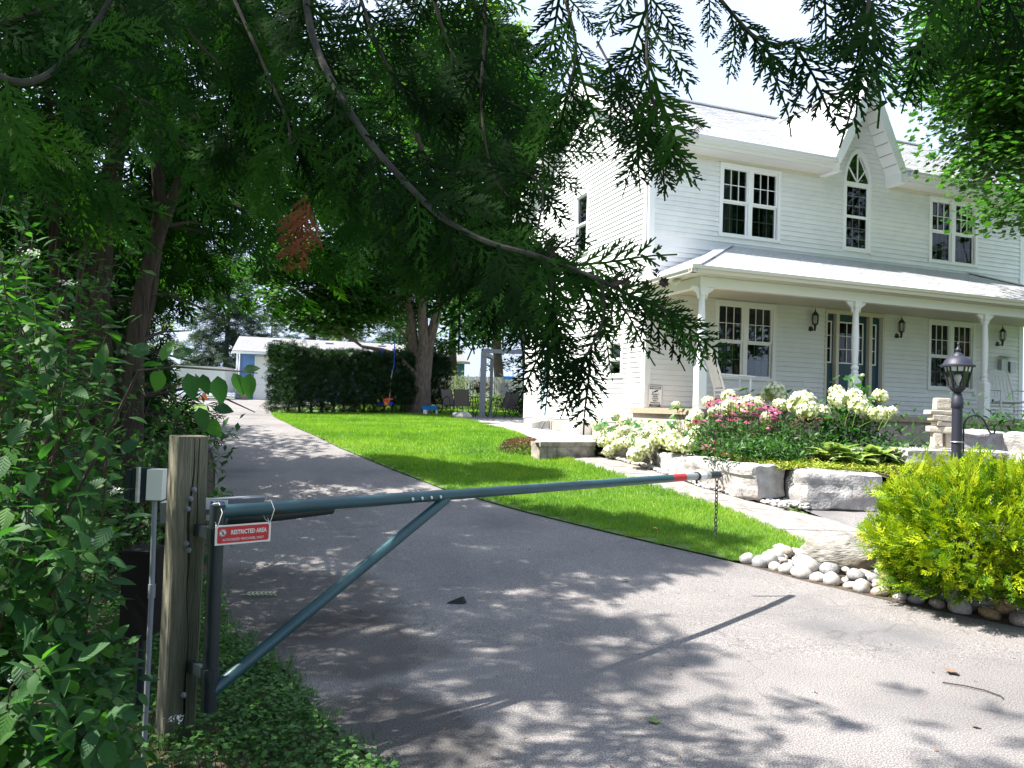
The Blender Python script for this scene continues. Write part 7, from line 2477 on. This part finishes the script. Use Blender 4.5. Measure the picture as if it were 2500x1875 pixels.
for (x, y) in [(230, 480), (180, 470), (270, 465), (440, 505), (390, 460), (520, 400), (540, 450), (490, 440), (650, 470), (660, 300), (650, 320), (690, 310), (790, 305), (800, 350), (760, 350), (850, 370), (830, 340), (880, 350), (910, 390), (870, 400), (930, 380), (890, 440), (920, 450), (900, 430),
              (310, 300), (340, 330), (380, 280), (400, 290), (360, 275), (300, 330), (690, 590), (390, 410), (700, 400), (750, 410), (490, 245), (520, 250), (570, 315), (620, 370), (840, 520)]:
    FL.append((c7(x, y, rnd.uniform(11.1, 11.4)), petm))
for (x, y) in [(350, 380), (430, 350), (800, 445), (825, 450), (470, 270)]: FL.append((c7(x, y, 11.6), petw))
for (x, y) in [(290, 690), (260, 700), (345, 655), (270, 715), (430, 750), (460, 765), (355, 720)]: FL.append((c7(x, y, 11.0), petm))
for p, pm_ in FL:
    q = p - CB
    o = link('flower', pm_, ct, q)
    o.scale = (.060,) * 3
    o.rotation_euler = (rnd.uniform(.1, .6), rnd.uniform(-.3, .3), rnd.uniform(0, 6))
    link('cone', cnm, o)
    mb.tube([(q.x * .9, q.y * .8, min(0, q.z - .1)), q], .004, 4, False)
mb.build('stem', M['stem_red'], ct)


def foliage_mass(parent, n, cx, rx, size, mat, T=None, vert=.4, zfun=None, name='foliage'):
    T, TF = T or leaf_template(.34, 3, .08, .2)
    P = np.array(cx) + rng.normal(size=(n, 3)) * np.array(rx)
    d = nz_(rng.normal(size=(n, 3)) + np.array([0, -.3, vert]))
    V, F, tt = stamp(T, TF, frames(d, rng.normal(size=(n, 3)) * .5 + np.array([0, -.2, 1.])), P, size * rng.uniform(.6, 1.3, n))
    tag(link(name, npmesh(name, V, F, mat, tt), parent), kind='stuff')


n_ = 1900
P0 = np.stack([rng.uniform(-.75, .62, n_), rng.normal(.02, .26, n_), rng.uniform(-.08, .50, n_)], 1)
d = nz_(rng.normal(size=(n_, 3)) + np.array([0, -.3, .3]))
V, F, tt = stamp(*leaf_template(.32, 3, .08, .25), frames(d, rng.normal(size=(n_, 3)) * .5 + np.array([0, -.2, 1.])), P0, .095 * rng.uniform(.6, 1.3, n_))
tag(link('foliage', npmesh('foliage', V, F, M['perennial'], tt), ct), kind='stuff')
# spent coneflowers, dark seed heads
st_ = thing('spent_flower_clump', 'brownish clump of spent flowers with dark seed heads left of the hosta', 'flowers', (4.15, 11.15, .93))
SBv = Vector((4.15, 11.15, .93))
mb = MB()
for k in range(34):
    q = c7(rnd.uniform(1020, 1300), rnd.uniform(430, 530), rnd.uniform(11.0, 11.4)) - SBv
    o = link('seed_head', cnm, st_, q)
    o.scale = (.05,) * 3
    mb.tube([(q.x * .8, q.y * .8, 0), q], .003, 4, False)
mb.build('stem', M['twig'], st_)
foliage_mass(st_, 900, (0, 0, .22), (.30, .14, .13), .07, M['perennial'])
# low leafy perennials along the front of the bed
for k, (px_, py_, d_, w_, lab) in enumerate([(640, 690, 10.85, .32, 'low dark-leaved plant below the coneflowers'), (880, 720, 10.8, .25, 'low dark-leaved plant left of the spent flowers'), (1950, 620, 11.0, .30, 'dark green leafy plant at the right end of the hosta')]):
    p = c7(px_, py_, d_)
    t = thing('perennial_plant', lab, 'plant', (p.x, p.y, bz(p.x, p.y)))
    foliage_mass(t, 700, (0, 0, .14), (w_, .16, .10), .085, M['perennial'])
p = c7(1560, 450, 11.6)
t = thing('perennial_plant', 'dark leafy growth filling in below the cream hydrangea heads', 'plant', (p.x, p.y, bz(p.x, p.y)))
foliage_mass(t, 1300, (-.1, .1, .32), (.42, .14, .22), .11, M['dogwood'])
# hostas
HT = leaf_template(.46, 5, .14, .35)
HM = npmesh('leaf', *HT, M['hosta'], None, True)
for (px_, py_, d_, n_, lab) in [(1400, 570, 11.0, 64, 'variegated hosta, largest clump, below the cream hydrangea'), (1600, 640, 10.8, 60, 'variegated hosta clump in the middle of the row'), (1790, 660, 10.9, 56, 'variegated hosta clump nearest the stone steps')]:
    p = c7(px_, py_, d_)
    b = Vector((p.x, p.y, bz(p.x, p.y)))
    t = thing('hosta_plant', lab, 'hosta', b, 0, 'variegated hostas')
    for k in range(n_):
        a = rnd.uniform(0, 6.28)
        M3 = frames(np.array([[math.cos(a), math.sin(a), rnd.uniform(.1, 1.3)]]), np.array([[-.3 * math.cos(a), -.3 * math.sin(a), 1]]))[0]
        o = link('leaf', HM, t)
        s_ = .29 * rnd.uniform(.7, 1.2)
        o.matrix_local = Matrix.Translation((math.cos(a) * .10, math.sin(a) * .10, rnd.uniform(.02, .16))) @ Matrix([list(M3[r_]) + [0] for r_ in range(3)] + [[0, 0, 0, 1]]) @ Matrix.Diagonal((s_, s_, s_, 1))
    if px_ == 1600:
        for (x, y, x2, y2) in [(1520, 520, 1560, 380), (1590, 525, 1635, 370), (1650, 525, 1760, 470), (1820, 555, 1880, 440), (1870, 530, 2015, 300), (1500, 510, 1470, 430)]:
            MB().tube([c7(x, y, 11.0) - b, c7((x + x2) / 2 - 6, (y + y2) / 2, 11.0) - b, c7(x2, y2, 11.0) - b], [.005, .004, .003], 5).build('flower_stalk', M['sedum'], t)
# yellow-green ground cover in front
n = 9000
P = []
while len(P) < n:
    x, y = rnd.uniform(2.9, 6.2), rnd.uniform(10.2, 11.3)
    if y < 10.25 + (max(0, 3.6 - x) * 1.1): continue
    if y > 10.9 + .25 * math.sin(x * 2.3): continue
    P.append((x, y, bz(x, y) + rnd.uniform(0, .07) * (1 + .6 * mnoise.noise(Vector((x * 4, y * 4, 0))))))
P = np.array(P)
az = rng.uniform(0, 6.28, n)
V, F, tt = stamp(T4, F4, frames(np.stack([np.cos(az), np.sin(az), rng.uniform(0, .8, n)], 1), rng.normal(size=(n, 3)) * .4 + np.array([0, 0, 1.])), P, rng.uniform(.02, .045, n), np.clip(rng.normal(.5, .22, n), 0, 1))
tag(link('sedum', npmesh('sedum', V, F, M['sedum'], tt), None), kind='stuff')
# mound beside the step
t = thing('creeping_mound', 'low grey-green and reddish mound at the lawn edge beside the block step', 'plant', (.22, 13.75, .77))
n_ = 2600
d = nz_(rng.normal(size=(n_, 3))); d[:, 2] = np.abs(d[:, 2])
P0 = d * np.array([.42, .5, .26]) * (.75 + .3 * rng.random((n_, 1)))
tint = np.clip(P0[:, 2] * 3.2 + rng.normal(size=n_) * .2, 0, 1)
V, F, tt = stamp(T4, F4, frames(d + rng.normal(size=(n_, 3)) * .6, rng.normal(size=(n_, 3))), P0, .035 * rng.uniform(.6, 1.3, n_), tint)
tag(link('foliage', npmesh('foliage', V, F, M['mound'], tt), t), kind='stuff')
# dark shrubs by the porch's right end and behind the patio
t = thing('porch_shrub', 'dark leafy shrub in the shade below the far rocking chair', 'shrub', (8.2, 13.0, 1.1))
foliage_mass(t, 900, (0, 0, .3), (.7, .35, .22), .11, M['dogwood'])
t = thing('rounded_shrub', 'dark rounded shrub at the patio beside the rear corner of the house', 'shrub', (.35, 28.4, g(28.4)))
foliage_mass(t, 1300, (0, 0, .55), (.35, .3, .28), .13, M['hedge'])
t = thing('flower_border', 'green plants with white flowers at the foot of the board fence', 'plants', (-1.2, 36.4, g(36.4)))
foliage_mass(t, 1500, (0, 0, .35), (1.5, .25, .22), .2, M['maple_l'])
t = thing('climbing_vine', 'climbing vine on the left part of the board fence', 'vine', (-2.6, 37.8, g(37.8)))
foliage_mass(t, 500, (0, 0, .8), (.25, .06, .5), .14, M['maple_l'])
bk = [o for o in bpy.data.objects if o.name == 'hanging_basket'][0]
foliage_mass(bk, 420, (0, 0, .20), (.20, .20, .11), .10, M['hanging'])
pl_ = [o for o in bpy.data.objects if o.name == 'planter'][0]
foliage_mass(pl_, 160, (0, 0, .38), (.16, .16, .05), .10, M['pink'], name='flowers')

print('objects', len(bpy.data.objects), 'tris', sum(len(o.data.polygons) for o in bpy.data.objects if o.type == 'MESH'))
